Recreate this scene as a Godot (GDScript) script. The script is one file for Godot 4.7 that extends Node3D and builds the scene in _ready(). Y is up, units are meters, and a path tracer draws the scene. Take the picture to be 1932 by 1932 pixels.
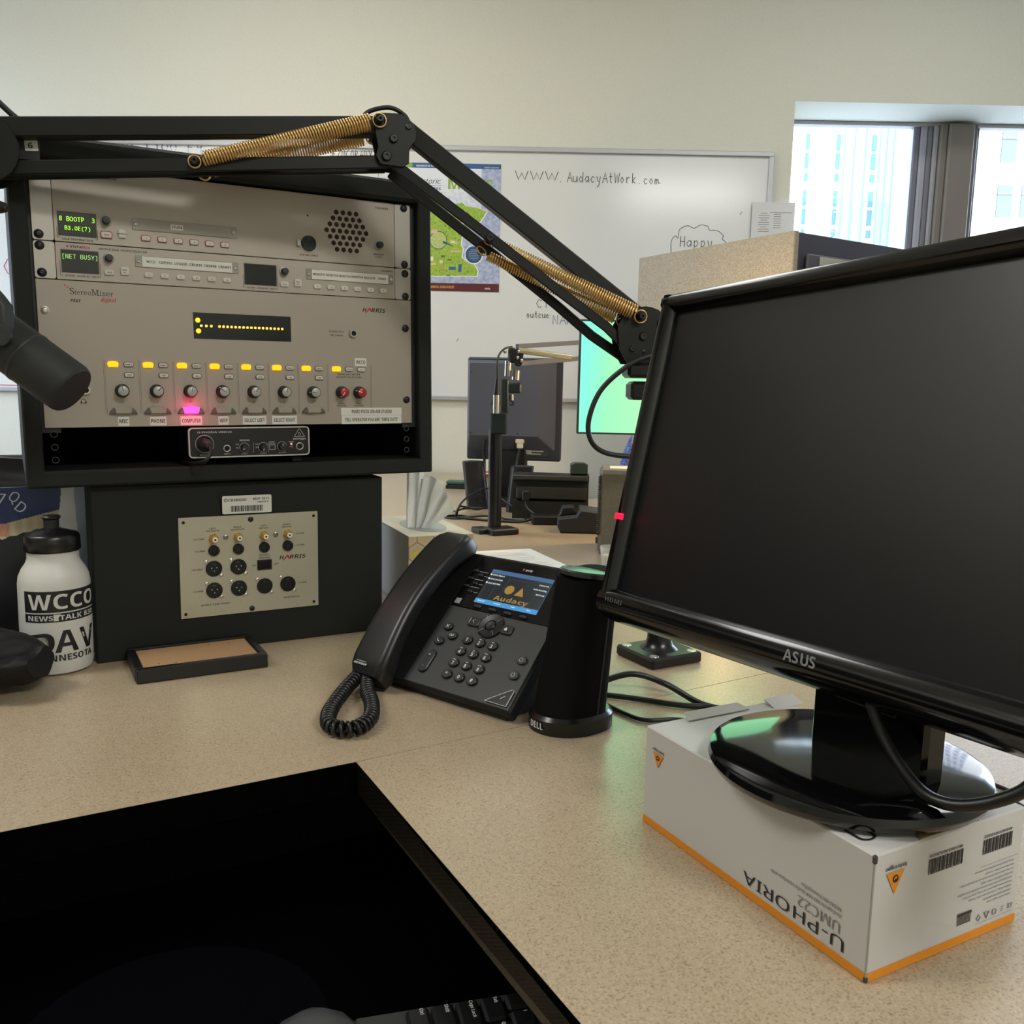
extends Node3D

const D := 0.74    # height of the worktops above the floor
const EYE := 0.362 # height of the camera above the worktops

# ---------------------------------------------------------------- shapes
class Geo:
	static var cache := {}
	var v := PackedVector3Array()
	var n := PackedVector3Array()
	var u := PackedVector2Array()
	var b := Transform3D.IDENTITY
	var x := Transform3D.IDENTITY
	func _init(base := Transform3D.IDENTITY):
		b = base
		x = base
	func mv(pos := Vector3.ZERO, turn := Basis.IDENTITY) -> Geo:
		x = b * Transform3D(turn, pos)
		return self
	func tri(a: Vector3, c: Vector3, d: Vector3, na: Vector3, nc: Vector3, nd: Vector3, ua := Vector2.ZERO, uc := Vector2.ZERO, ud := Vector2.ZERO):
		a = x * a; c = x * c; d = x * d
		na = (x.basis * na).normalized(); nc = (x.basis * nc).normalized(); nd = (x.basis * nd).normalized()
		v.append(a); n.append(na); u.append(ua)
		if (c - a).cross(d - a).dot(na + nc + nd) > 0.0:
			v.append(d); n.append(nd); u.append(ud)
			v.append(c); n.append(nc); u.append(uc)
		else:
			v.append(c); n.append(nc); u.append(uc)
			v.append(d); n.append(nd); u.append(ud)
	func quad(a: Vector3, c: Vector3, d: Vector3, e: Vector3, nn: Vector3):
		tri(a, c, d, nn, nn, nn, Vector2(0, 1), Vector2(1, 1), Vector2(1, 0))
		tri(a, d, e, nn, nn, nn, Vector2(0, 1), Vector2(1, 0), Vector2(0, 0))
	func fan(p: Array, nn: Vector3):
		for i in range(1, p.size() - 1):
			tri(p[0], p[i], p[i + 1], nn, nn, nn)
	# a box with chamfered edges
	func box(c: Vector3, s: Vector3, ch := 0.0) -> Geo:
		var h := s * 0.5
		ch = minf(ch, minf(h.x, minf(h.y, h.z)) * 0.98)
		var ax := [Vector3.RIGHT, Vector3.UP, Vector3.BACK]
		for i in 3:
			for sg in [-1.0, 1.0]:
				var j := (i + 1) % 3
				var k := (i + 2) % 3
				var o: Vector3 = c + ax[i] * h[i] * sg
				var p: Vector3 = ax[j] * (h[j] - ch)
				var q: Vector3 = ax[k] * (h[k] - ch)
				quad(o - p - q, o + p - q, o + p + q, o - p + q, ax[i] * sg)
		if ch > 0.0:
			for i in 3:
				var j := (i + 1) % 3
				var k := (i + 2) % 3
				for sj in [-1.0, 1.0]:
					for sk in [-1.0, 1.0]:
						var o: Vector3 = c
						var l: Vector3 = ax[i] * (h[i] - ch)
						var p: Vector3 = ax[j] * h[j] * sj + ax[k] * (h[k] - ch) * sk
						var q: Vector3 = ax[j] * (h[j] - ch) * sj + ax[k] * h[k] * sk
						var na: Vector3 = (ax[j] * sj + ax[k] * sk).normalized()
						quad(o - l + p, o + l + p, o + l + q, o - l + q, na)
			for sx in [-1.0, 1.0]:
				for sy in [-1.0, 1.0]:
					for sz in [-1.0, 1.0]:
						var a := c + Vector3(h.x * sx, (h.y - ch) * sy, (h.z - ch) * sz)
						var d := c + Vector3((h.x - ch) * sx, h.y * sy, (h.z - ch) * sz)
						var e := c + Vector3((h.x - ch) * sx, (h.y - ch) * sy, h.z * sz)
						var nn := Vector3(sx, sy, sz).normalized()
						tri(a, d, e, nn, nn, nn)
		return self
	# a profile of (radius, height) turned about the local y axis; creases above 40 degrees stay sharp
	func lathe(p: Array, seg := 24, sx := 1.0, sz := 1.0) -> Geo:
		var sn := []
		for i in p.size() - 1:
			var d: Vector2 = p[i + 1] - p[i]
			sn.append(Vector2(d.y, -d.x).normalized())
		for i in p.size() - 1:
			var n0: Vector2 = sn[i]
			var n1: Vector2 = sn[i]
			if i > 0 and sn[i - 1].dot(sn[i]) > 0.76: n0 = (sn[i - 1] + sn[i]).normalized()
			if i < sn.size() - 1 and sn[i + 1].dot(sn[i]) > 0.76: n1 = (sn[i + 1] + sn[i]).normalized()
			for k in seg:
				var a0 := TAU * k / seg
				var a1 := TAU * (k + 1) / seg
				var c0 := Vector3(cos(a0) * sx, 0, sin(a0) * sz)
				var c1 := Vector3(cos(a1) * sx, 0, sin(a1) * sz)
				var m0 := Vector3(cos(a0) / sx, 0, sin(a0) / sz)
				var m1 := Vector3(cos(a1) / sx, 0, sin(a1) / sz)
				var A: Vector3 = c0 * p[i].x + Vector3(0, p[i].y, 0)
				var B: Vector3 = c1 * p[i].x + Vector3(0, p[i].y, 0)
				var C: Vector3 = c1 * p[i + 1].x + Vector3(0, p[i + 1].y, 0)
				var E: Vector3 = c0 * p[i + 1].x + Vector3(0, p[i + 1].y, 0)
				var up0 := Vector3(0, n0.y, 0)
				var up1 := Vector3(0, n1.y, 0)
				var u0 := Vector2(float(k) / seg, 1.0 - float(i) / (p.size() - 1))
				var u1 := Vector2(float(k + 1) / seg, 1.0 - float(i + 1) / (p.size() - 1))
				if p[i].x > 1e-7: tri(A, B, C, m0 * n0.x + up0, m1 * n0.x + up0, m1 * n1.x + up1, u0, Vector2(u1.x, u0.y), u1)
				if p[i + 1].x > 1e-7: tri(A, C, E, m0 * n0.x + up0, m1 * n1.x + up1, m0 * n1.x + up1, u0, u1, Vector2(u0.x, u1.y))
		return self
	func cyl(r: float, y0: float, y1: float, seg := 20, ch := 0.0) -> Geo:
		if ch > 0.0:
			return lathe([Vector2(0, y0), Vector2(r - ch, y0), Vector2(r, y0 + ch), Vector2(r, y1 - ch), Vector2(r - ch, y1), Vector2(0, y1)], seg)
		return lathe([Vector2(0, y0), Vector2(r, y0), Vector2(r, y1), Vector2(0, y1)], seg)
	func tube(p: Array, r: float, sides := 8, r_end := -1.0, closed := false) -> Geo:
		var m := p.size()
		var rings := []
		var dirs := []
		var t: Vector3 = (p[1] - p[0]).normalized()
		var s: Vector3 = t.cross(Vector3.UP if absf(t.y) < 0.9 else Vector3.RIGHT).normalized()
		for i in m:
			var t2: Vector3
			if closed: t2 = (p[(i + 1) % m] - p[(i + m - 1) % m]).normalized()
			else: t2 = (p[mini(i + 1, m - 1)] - p[maxi(i - 1, 0)]).normalized()
			s = (s - t2 * s.dot(t2)).normalized()
			var w := t2.cross(s)
			var ring := []
			var dd := []
			var rr_ := r if r_end < 0.0 else lerpf(r, r_end, float(i) / (m - 1))
			for k in sides:
				var a := TAU * k / sides
				var d := s * cos(a) + w * sin(a)
				dd.append(d)
				ring.append(p[i] + d * rr_)
			rings.append(ring)
			dirs.append(dd)
		for i in (m if closed else m - 1):
			var i2 := (i + 1) % m
			for k in sides:
				var k2 := (k + 1) % sides
				tri(rings[i][k], rings[i][k2], rings[i2][k2], dirs[i][k], dirs[i][k2], dirs[i2][k2])
				tri(rings[i][k], rings[i2][k2], rings[i2][k], dirs[i][k], dirs[i2][k2], dirs[i2][k])
		if not closed:
			fan(rings[0], (p[0] - p[1]).normalized())
			fan(rings[m - 1], (p[m - 1] - p[m - 2]).normalized())
		return self
	func ring(c: Vector3, axis: Vector3, rad: float, r: float, seg := 24, sides := 6) -> Geo:
		var s := axis.cross(Vector3.UP if absf(axis.y) < 0.9 * axis.length() else Vector3.RIGHT).normalized()
		var w := axis.normalized().cross(s)
		var p := []
		for i in seg:
			p.append(c + (s * cos(TAU * i / seg) + w * sin(TAU * i / seg)) * rad)
		return tube(p, r, sides, -1.0, true)
	func helix(a: Vector3, c: Vector3, rad: float, turns: float, r: float, per := 14, sides := 5, rad2 := -1.0) -> Geo:
		var t := (c - a).normalized()
		var s := t.cross(Vector3.UP if absf(t.y) < 0.9 else Vector3.RIGHT).normalized()
		var w := t.cross(s)
		var p := []
		var m := int(turns * per)
		for i in m + 1:
			var f := float(i) / m
			var g := f * turns * TAU
			p.append(a.lerp(c, f) + (s * cos(g) + w * sin(g)) * (rad if rad2 < 0.0 else lerpf(rad, rad2, f)))
		return tube(p, r, sides)
	# rings of equal length joined into a skin with smooth normals
	func loft(rings: Array, caps := true, wrap := true) -> Geo:
		var m := rings.size()
		var k: int = rings[0].size()
		var nn := []
		for i in m:
			var row := []
			for j in k:
				var du: Vector3
				if wrap: du = rings[i][(j + 1) % k] - rings[i][(j + k - 1) % k]
				else: du = rings[i][mini(j + 1, k - 1)] - rings[i][maxi(j - 1, 0)]
				var dv: Vector3 = rings[mini(i + 1, m - 1)][j] - rings[maxi(i - 1, 0)][j]
				row.append(du.cross(dv).normalized())
			nn.append(row)
		# turn the normals outwards
		var cen := Vector3.ZERO
		for q in rings[m / 2]: cen += q / k
		var flip := 1.0
		if wrap and nn[m / 2][0].dot(rings[m / 2][0] - cen) < 0.0: flip = -1.0
		for i in m - 1:
			for j in (k if wrap else k - 1):
				var j2 := (j + 1) % k
				var ua := Vector2(float(j) / (k - 1), float(i) / (m - 1))
				var ub := Vector2(float(j + 1) / (k - 1), float(i) / (m - 1))
				var uc := Vector2(float(j + 1) / (k - 1), float(i + 1) / (m - 1))
				var ud := Vector2(float(j) / (k - 1), float(i + 1) / (m - 1))
				tri(rings[i][j], rings[i][j2], rings[i + 1][j2], nn[i][j] * flip, nn[i][j2] * flip, nn[i + 1][j2] * flip, ua, ub, uc)
				tri(rings[i][j], rings[i + 1][j2], rings[i + 1][j], nn[i][j] * flip, nn[i + 1][j2] * flip, nn[i + 1][j] * flip, ua, uc, ud)
		if caps:
			for e in [0, m - 1]:
				var c2 := Vector3.ZERO
				for q in rings[e]: c2 += q / k
				var c3 := Vector3.ZERO
				for q in rings[1 if e == 0 else m - 2]: c3 += q / k
				var dn := (c2 - c3).normalized()
				for j in k:
					tri(c2, rings[e][j], rings[e][(j + 1) % k], dn, dn, dn)
		return self
	# a polygon in the local xy plane, pulled from z0 to z1; ch chamfers its front edge
	func prism(p: PackedVector2Array, z0: float, z1: float, ch := 0.0) -> Geo:
		var m := p.size()
		var area := 0.0
		for i in m: area += p[i].cross(p[(i + 1) % m])
		if area < 0.0: p.reverse()
		var q := PackedVector2Array()
		for i in m:
			var e0 := (p[i] - p[(i + m - 1) % m]).normalized()
			var e1 := (p[(i + 1) % m] - p[i]).normalized()
			var n0 := Vector2(-e0.y, e0.x)
			var n1 := Vector2(-e1.y, e1.x)
			var mid := (n0 + n1)
			var dd := mid.normalized() / maxf(0.35, cos(n0.angle_to(n1) * 0.5))
			q.append(p[i] + dd * ch)
		var lo := Vector2(1e9, 1e9)
		var hi := Vector2(-1e9, -1e9)
		for a in p:
			lo = lo.min(a); hi = hi.max(a)
		var idx := Geometry2D.triangulate_polygon(p)
		for i in range(0, idx.size(), 3):
			var t := []
			for k in 3: t.append((q[idx[i + k]] - lo) / (hi - lo))
			for k in 3: t[k] = Vector2(t[k].x, 1.0 - t[k].y)
			tri(V(q[idx[i]], z1), V(q[idx[i + 1]], z1), V(q[idx[i + 2]], z1), Vector3.BACK, Vector3.BACK, Vector3.BACK, t[0], t[1], t[2])
			tri(V(p[idx[i]], z0), V(p[idx[i + 1]], z0), V(p[idx[i + 2]], z0), Vector3.FORWARD, Vector3.FORWARD, Vector3.FORWARD)
		for i in m:
			var j := (i + 1) % m
			var e := (p[j] - p[i]).normalized()
			var nn := Vector3(e.y, -e.x, 0)
			var na := nn
			var nb := nn
			var ep := (p[i] - p[(i + m - 1) % m]).normalized()
			var en := (p[(j + 1) % m] - p[j]).normalized()
			if ep.dot(e) > 0.76: na = (nn + Vector3(ep.y, -ep.x, 0)).normalized()
			if en.dot(e) > 0.76: nb = (nn + Vector3(en.y, -en.x, 0)).normalized()
			var zc := z1 - ch
			tri(V(p[i], z0), V(p[j], z0), V(p[j], zc), na, nb, nb)
			tri(V(p[i], z0), V(p[j], zc), V(p[i], zc), na, nb, na)
			if ch > 0.0:
				var f := Vector3.BACK * 0.7
				tri(V(p[i], zc), V(p[j], zc), V(q[j], z1), na * 0.7 + f, nb * 0.7 + f, nb * 0.7 + f)
				tri(V(p[i], zc), V(q[j], z1), V(q[i], z1), na * 0.7 + f, nb * 0.7 + f, na * 0.7 + f)
		return self
	static func V(p: Vector2, z: float) -> Vector3:
		return Vector3(p.x, p.y, z)
	# flat lettering in the local xy plane; h is the height of a capital, o: w (squeeze to that width), l (-1 left, 0 centre, 1 right), bold, serif, mono, slant, rot, bend (radius of the cylinder it is printed on)
	func text(s: String, pos: Vector3, h: float, o := {}) -> Geo:
		var fam := "Droid Serif" if o.get("serif", false) else "Droid Sans Mono" if o.get("mono", false) else "Droid Sans"
		var bold: bool = o.get("bold", true)
		var ref = raw("H", fam, bold)
		var hy0 := 1e9
		var hy1 := -1e9
		for q in ref:
			hy0 = minf(hy0, q.y); hy1 = maxf(hy1, q.y)
		var k := h / (hy1 - hy0)
		var a = raw(s, fam, bold)
		if a.is_empty(): return self
		var x0 := 1e9
		var x1 := -1e9
		for q in a:
			x0 = minf(x0, q.x); x1 = maxf(x1, q.x)
		var kx := k
		if o.has("w"): kx = o.w / maxf(x1 - x0, 1e-6)
		var l: float = o.get("l", 0)
		var cx := (x0 + x1) * 0.5 if l == 0 else x0 if l < 0 else x1
		var keep := x
		x = x * Transform3D(Basis(Vector3.BACK, o.get("rot", 0.0)), pos)
		var sl: float = o.get("slant", 0.0)
		var bend: float = o.get("bend", 0.0)
		for i in range(0, a.size(), 3):
			var t := []
			var tn := []
			for j in 3:
				var q: Vector3 = a[i + j]
				var px := (q.x - cx) * kx
				var py := (q.y - (hy0 + hy1) * 0.5) * k
				px += py * sl
				if bend > 0.0:
					t.append(Vector3(sin(px / bend) * bend, py, cos(px / bend) * bend))
					tn.append(Vector3(sin(px / bend), 0, cos(px / bend)))
				else:
					t.append(Vector3(px, py, 0))
					tn.append(Vector3.BACK)
			tri(t[0], t[1], t[2], tn[0], tn[1], tn[2])
		x = keep
		return self
	static func raw(s: String, fam: String, bold: bool) -> PackedVector3Array:
		var key := fam + str(bold) + s
		if not cache.has(key):
			var f := SystemFont.new()
			f.font_names = PackedStringArray([fam])
			f.font_weight = 700 if bold else 400
			var t := TextMesh.new()
			t.font = f
			t.text = s
			t.font_size = 32
			t.pixel_size = 0.01
			t.depth = 0.0
			t.curve_step = 2.5
			var out := PackedVector3Array()
			if t.get_surface_count() > 0:
				var arr := t.surface_get_arrays(0)
				var vv: PackedVector3Array = arr[Mesh.ARRAY_VERTEX]
				var ii = arr[Mesh.ARRAY_INDEX]
				if ii == null:
					out = vv
				else:
					for i in ii: out.append(vv[i])
			cache[key] = out
		return cache[key]
	func mesh() -> ArrayMesh:
		var arr := []
		arr.resize(Mesh.ARRAY_MAX)
		arr[Mesh.ARRAY_VERTEX] = v
		arr[Mesh.ARRAY_NORMAL] = n
		arr[Mesh.ARRAY_TEX_UV] = u
		var am := ArrayMesh.new()
		am.add_surface_from_arrays(Mesh.PRIMITIVE_TRIANGLES, arr)
		return am

# ---------------------------------------------------------------- helpers
var taken := {}
var mats := {}
var rng := RandomNumberGenerator.new()

func numbered(called: String, parent: Node) -> String:
	var key := str(parent.get_instance_id()) + called
	taken[key] = taken.get(key, -1) + 1
	return called if taken[key] == 0 else "%s_%03d" % [called, taken[key]]

func part(called: String, g, m: Material, parent: Node = self, label := "") -> MeshInstance3D:
	var o := MeshInstance3D.new()
	o.name = numbered(called, parent)
	o.mesh = g.mesh() if g is Geo else g
	o.material_override = m
	if label: o.set_meta("label", label)
	parent.add_child(o, true)
	return o

func thing(called: String, label: String, category: String, at: Transform3D, group := "") -> Node3D:
	var o := Node3D.new()
	o.name = numbered(called, self)
	o.transform = at
	add_child(o, true)
	return tag(o, label, category, group)

func tag(o: Node3D, label: String, category: String, group := "") -> Node3D:
	o.set_meta("label", label)
	o.set_meta("category", category)
	if group: o.set_meta("group", group)
	return o

func struct(called: String, g, m: Material, label := "", parent: Node = self) -> MeshInstance3D:
	var o := part(called, g, m, parent)
	if parent == self:
		o.set_meta("kind", "structure")
		if label: o.set_meta("label", label)
	return o

# shapes given in the room's coordinates for a thing that stands somewhere
func world(o: Node3D) -> Geo:
	return Geo.new(o.transform.affine_inverse())

# a point over the worktop: y counts from its surface
func W(x: float, y: float, z: float) -> Vector3:
	return Vector3(x, y + D, z)

func T(pos: Vector3, yaw := 0.0) -> Transform3D:
	return Transform3D(Basis(Vector3.UP, yaw), pos)

func M(c: String, rough := 0.5, metal := 0.0, spec := 0.5) -> StandardMaterial3D:
	var key := "%s %s %s %s" % [c, rough, metal, spec]
	if not mats.has(key):
		var m := StandardMaterial3D.new()
		m.albedo_color = Color(c)
		m.roughness = rough
		m.metallic = metal
		m.metallic_specular = spec
		mats[key] = m
	return mats[key]

func glow(c: String, energy: float) -> StandardMaterial3D:
	var key := "glow %s %s" % [c, energy]
	if not mats.has(key):
		var m := StandardMaterial3D.new()
		m.albedo_color = Color(c).darkened(0.5)
		m.roughness = 0.4
		m.emission_enabled = true
		m.emission = Color(c)
		m.emission_energy_multiplier = energy
		mats[key] = m
	return mats[key]

func pic(im: Image) -> ImageTexture:
	return ImageTexture.create_from_image(im)

func printed(im: Image, rough := 0.5) -> StandardMaterial3D:
	var m := StandardMaterial3D.new()
	m.albedo_texture = pic(im)
	m.roughness = rough
	return m

# fine grain: a base colour with scattered darker and lighter specks
func grain(c: Color, dark: Color, light: Color, share: float, size: int, spread: float, sd: int) -> Image:
	var r := RandomNumberGenerator.new()
	r.seed = sd
	var im := Image.create(size, size, false, Image.FORMAT_RGB8)
	for y in size:
		for x in size:
			var k := 1.0 + r.randf_range(-spread, spread)
			var q := Color(c.r * k, c.g * k, c.b * k)
			var t := r.randf()
			if t < share: q = q.lerp(dark, r.randf_range(0.3, 0.9))
			elif t > 1.0 - share: q = q.lerp(light, r.randf_range(0.2, 0.7))
			im.set_pixel(x, y, q)
	return im

func triplanar(im: Image, metres: float, rough: float, spec := 0.5) -> StandardMaterial3D:
	var m := StandardMaterial3D.new()
	m.albedo_texture = pic(im)
	m.uv1_triplanar = true
	m.uv1_world_triplanar = true
	m.uv1_scale = Vector3.ONE / metres
	m.roughness = rough
	m.metallic_specular = spec
	return m

func bumpy(m: StandardMaterial3D, depth: float, freq: float, metres: float) -> StandardMaterial3D:
	var nt := NoiseTexture2D.new()
	var fn := FastNoiseLite.new()
	fn.seed = 7
	fn.frequency = freq
	nt.noise = fn
	nt.width = 256
	nt.height = 256
	nt.seamless = true
	nt.as_normal_map = true
	nt.bump_strength = depth
	m.normal_enabled = true
	m.normal_texture = nt
	m.uv1_triplanar = true
	m.uv1_scale = Vector3.ONE / metres
	return m

func rr(w: float, h: float, r: float, cx := 0.0, cy := 0.0, seg := 4) -> PackedVector2Array:
	var p := PackedVector2Array()
	r = minf(r, minf(w, h) * 0.499)
	for q in [[1, 1, 0.0], [-1, 1, 0.25], [-1, -1, 0.5], [1, -1, 0.75]]:
		for i in seg + 1:
			var a: float = TAU * (q[2] + 0.25 * i / seg)
			p.append(Vector2(cx + q[0] * (w * 0.5 - r) + cos(a) * r, cy + q[1] * (h * 0.5 - r) + sin(a) * r))
	return p

func ngon(k: int, r: float, cx := 0.0, cy := 0.0, a0 := 0.0) -> PackedVector2Array:
	var p := PackedVector2Array()
	for i in k: p.append(Vector2(cx + cos(a0 + TAU * i / k) * r, cy + sin(a0 + TAU * i / k) * r))
	return p

# a curve through the points
func curve(p: Array, per := 8) -> Array:
	var out := []
	for i in p.size() - 1:
		var a: Vector3 = p[maxi(i - 1, 0)]
		var b: Vector3 = p[i]
		var c: Vector3 = p[i + 1]
		var d: Vector3 = p[mini(i + 2, p.size() - 1)]
		for k in per:
			out.append(b.cubic_interpolate(c, a, d, float(k) / per))
	out.append(p[-1])
	return out

const FACE := Basis(Vector3(1, 0, 0), Vector3(0, 0, 1), Vector3(0, -1, 0))  # the lathe's y axis turned to face +z

func lamp(called: String, at: Vector3, col: Color, energy: float, size: float):
	var l := OmniLight3D.new()
	l.name = called
	l.light_color = col
	l.light_energy = energy
	l.light_size = size
	l.omni_range = 6.0
	l.omni_attenuation = 2.0
	l.shadow_enabled = true
	l.position = at
	add_child(l, true)

func panel_light(called: String, t: Transform3D, size: Vector2, col: Color, energy: float):
	var l := AreaLight3D.new()
	l.name = called
	l.area_size = size
	l.light_color = col
	l.light_energy = energy
	l.area_range = 12.0
	l.area_attenuation = 2.0
	l.shadow_enabled = true
	l.transform = t
	add_child(l, true)

# handwriting: single strokes, written as polylines on a 0..1 letter box
const HAND := {
	"W": "0,1 .25,0 .5,.8 .75,0 1,1", "A": "0,0 .5,1 1,0|.2,.4 .8,.4", "u": "0,.6 .05,.1 .4,0 .7,.2 .75,.6|.75,.6 .8,0", "d": ".7,.4 .3,.6 0,.3 .3,0 .7,.2|.75,1 .75,0 .85,0", "a": ".7,.5 .3,.6 0,.3 .3,0 .7,.3|.72,.6 .75,0",
	"c": ".7,.5 .3,.6 0,.3 .3,0 .7,.1", "y": "0,.6 .3,.1 .6,.1|.7,.6 .5,-.2 .1,-.5", "t": ".4,1 .4,.1 .7,0|.1,.6 .75,.6", "o": ".35,.6 0,.3 .35,0 .7,.3 .35,.6", "r": ".1,.6 .15,0|.15,.4 .5,.6 .7,.5", "k": ".1,1 .1,0|.65,.6 .12,.25 .7,0",
	"m": "0,0 .05,.6 .1,.4 .3,.6 .4,0|.4,.4 .6,.6 .8,.1 1.2,.15", ".": ".2,.05 .3,.05 .3,.1", "H": ".1,1 .1,0|.8,1 .8,0|.1,.5 .8,.5", "p": ".1,.6 .1,-.5|.1,.5 .5,.6 .7,.3 .4,0 .1,.1", "e": "0,.3 .65,.35 .4,.6 0,.3 .3,0 .7,.1", ":": ".2,.5 .25,.5|.2,.1 .25,.1",
	"N": ".05,0 .05,1 .8,0 .8,1", "C": ".8,.85 .4,1 0,.5 .4,0 .8,.15", "E": ".7,1 .05,1 .05,0 .75,0|.05,.5 .6,.5", "Z": "0,1 .8,1 0,0 .8,0", "M": "0,0 .1,1 .5,.4 .8,1 .9,0", "O": ".4,1 0,.5 .4,0 .8,.5 .4,1", "R": ".05,0 .05,1 .6,.9 .6,.6 .05,.5 .75,0", "D": ".05,0 .05,1 .6,.8 .7,.4 .05,0", "Y": "0,1 .4,.5|.8,1 .3,0",
	"1": ".4,1 .4,0", "9": ".65,.75 .3,1 .1,.7 .6,.6 .65,.9 .5,0", "0": ".4,1 0,.5 .4,0 .8,.5 .4,1", "5": ".7,1 .1,1 .1,.55 .6,.5 .5,0 0,.05", "4": ".1,1 .1,.5 .7,.5|.6,1 .6,0", "7": "0,1 .8,1 .3,0", "B": ".05,0 .05,1 .6,.85 .1,.5 .7,.25 .05,0", "l": ".2,1 .25,0"}

func write(g: Geo, s: String, pos: Vector3, h: float, w: float, r := 0.0013):
	for ch in s:
		if HAND.has(ch):
			for st in HAND[ch].split("|"):
				var p := []
				for q in st.split(" "):
					var xy = q.split(",")
					p.append(pos + Vector3(float(xy[0]) * w * 0.85, float(xy[1]) * h, 0))
				g.tube(p, r, 4)
		pos.x += w * (1.25 if ch == "m" else 1.0)

func _ready():
	rng.seed = 11
	look()
	room()
	outside()
	worktops()
	rack()
	source_units()
	mixer()
	interface_unit()
	feed_panel()
	boom_arm()
	microphone()
	desk_phone()
	desk_speaker()
	product_box()
	big_monitor()
	near_clutter()
	under_desk()
	whiteboard()
	far_desk()
	cupboard()
	side_cabinet()

# ---------------------------------------------------------------- camera, sky, sun, lights, exposure
func look():
	var cam := Camera3D.new()
	cam.name = "camera"
	cam.fov = 2.0 * rad_to_deg(atan(966.0 / 1660.0))
	cam.near = 0.02
	cam.far = 300.0
	cam.transform = Transform3D(Basis(Vector3(0.9998, 0.0204, -0.0028), Vector3(-0.0206, 0.9903, -0.1377), Vector3(0.0, 0.1377, 0.9905)).orthonormalized(), W(0, EYE, 0))
	add_child(cam, true)
	cam.current = true
	var sky := Sky.new()
	var sm := ProceduralSkyMaterial.new()
	sm.sky_top_color = Color("#a8c2e6")
	sm.sky_horizon_color = Color("#dcebf7")
	sm.ground_bottom_color = Color("#8d8f90")
	sm.ground_horizon_color = Color("#c9d3d8")
	sm.sky_energy_multiplier = 3.2
	sm.ground_energy_multiplier = 2.8
	sky.sky_material = sm
	var env := Environment.new()
	env.background_mode = Environment.BG_SKY
	env.sky = sky
	env.tonemap_mode = Environment.TONE_MAPPER_LINEAR
	env.tonemap_exposure = 1.0
	env.sdfgi_enabled = true
	env.ssao_enabled = true
	env.ssil_enabled = true
	var we := WorldEnvironment.new()
	we.name = "world_environment"
	we.environment = env
	add_child(we, true)
	var sun := DirectionalLight3D.new()
	sun.name = "sun"
	sun.light_color = Color("#fff6e8")
	sun.light_energy = 2.4
	sun.light_angular_distance = 0.5
	sun.shadow_enabled = true
	sun.transform = Transform3D.IDENTITY.looking_at(Vector3(-0.35, -0.62, -0.75))
	add_child(sun, true)
	# four ceiling panels
	var k := 0
	for p in [[1.6, 1.15, "over the far right of the camera's desk", 6.8], [-1.9, -0.4, "over the dark cabinet by the left wall", 4.0], [1.6, -2.5, "over the worktop in front of the window wall", 1.3], [-0.9, -2.5, "over the equipment rack", 2.0]]:
		panel_light("ceiling_panel", Transform3D(Basis(Vector3.RIGHT, -PI / 2), Vector3(p[0], 3.0, p[1])), Vector2(1.16, 0.56), Color("#fffefa"), p[3])
		var t := thing("ceiling_light", "recessed white ceiling light panel " + p[2], "light", T(Vector3(p[0], 3.05, p[1])), "ceiling light panels")
		part("trim_frame", Geo.new().box(Vector3(-0.6, -0.01, 0), Vector3(0.03, 0.03, 0.62), 0.004).box(Vector3(0.6, -0.01, 0), Vector3(0.03, 0.03, 0.62), 0.004).box(Vector3(0, -0.01, 0.3), Vector3(1.2, 0.03, 0.03), 0.004).box(Vector3(0, -0.01, -0.3), Vector3(1.2, 0.03, 0.03), 0.004), M("#e8e8e4", 0.5), t)
		part("diffuser", Geo.new().box(Vector3(0, 0.0, 0), Vector3(1.17, 0.012, 0.57), 0.002), glow("#fffefa", 1.2), t)
		k += 1

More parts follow.
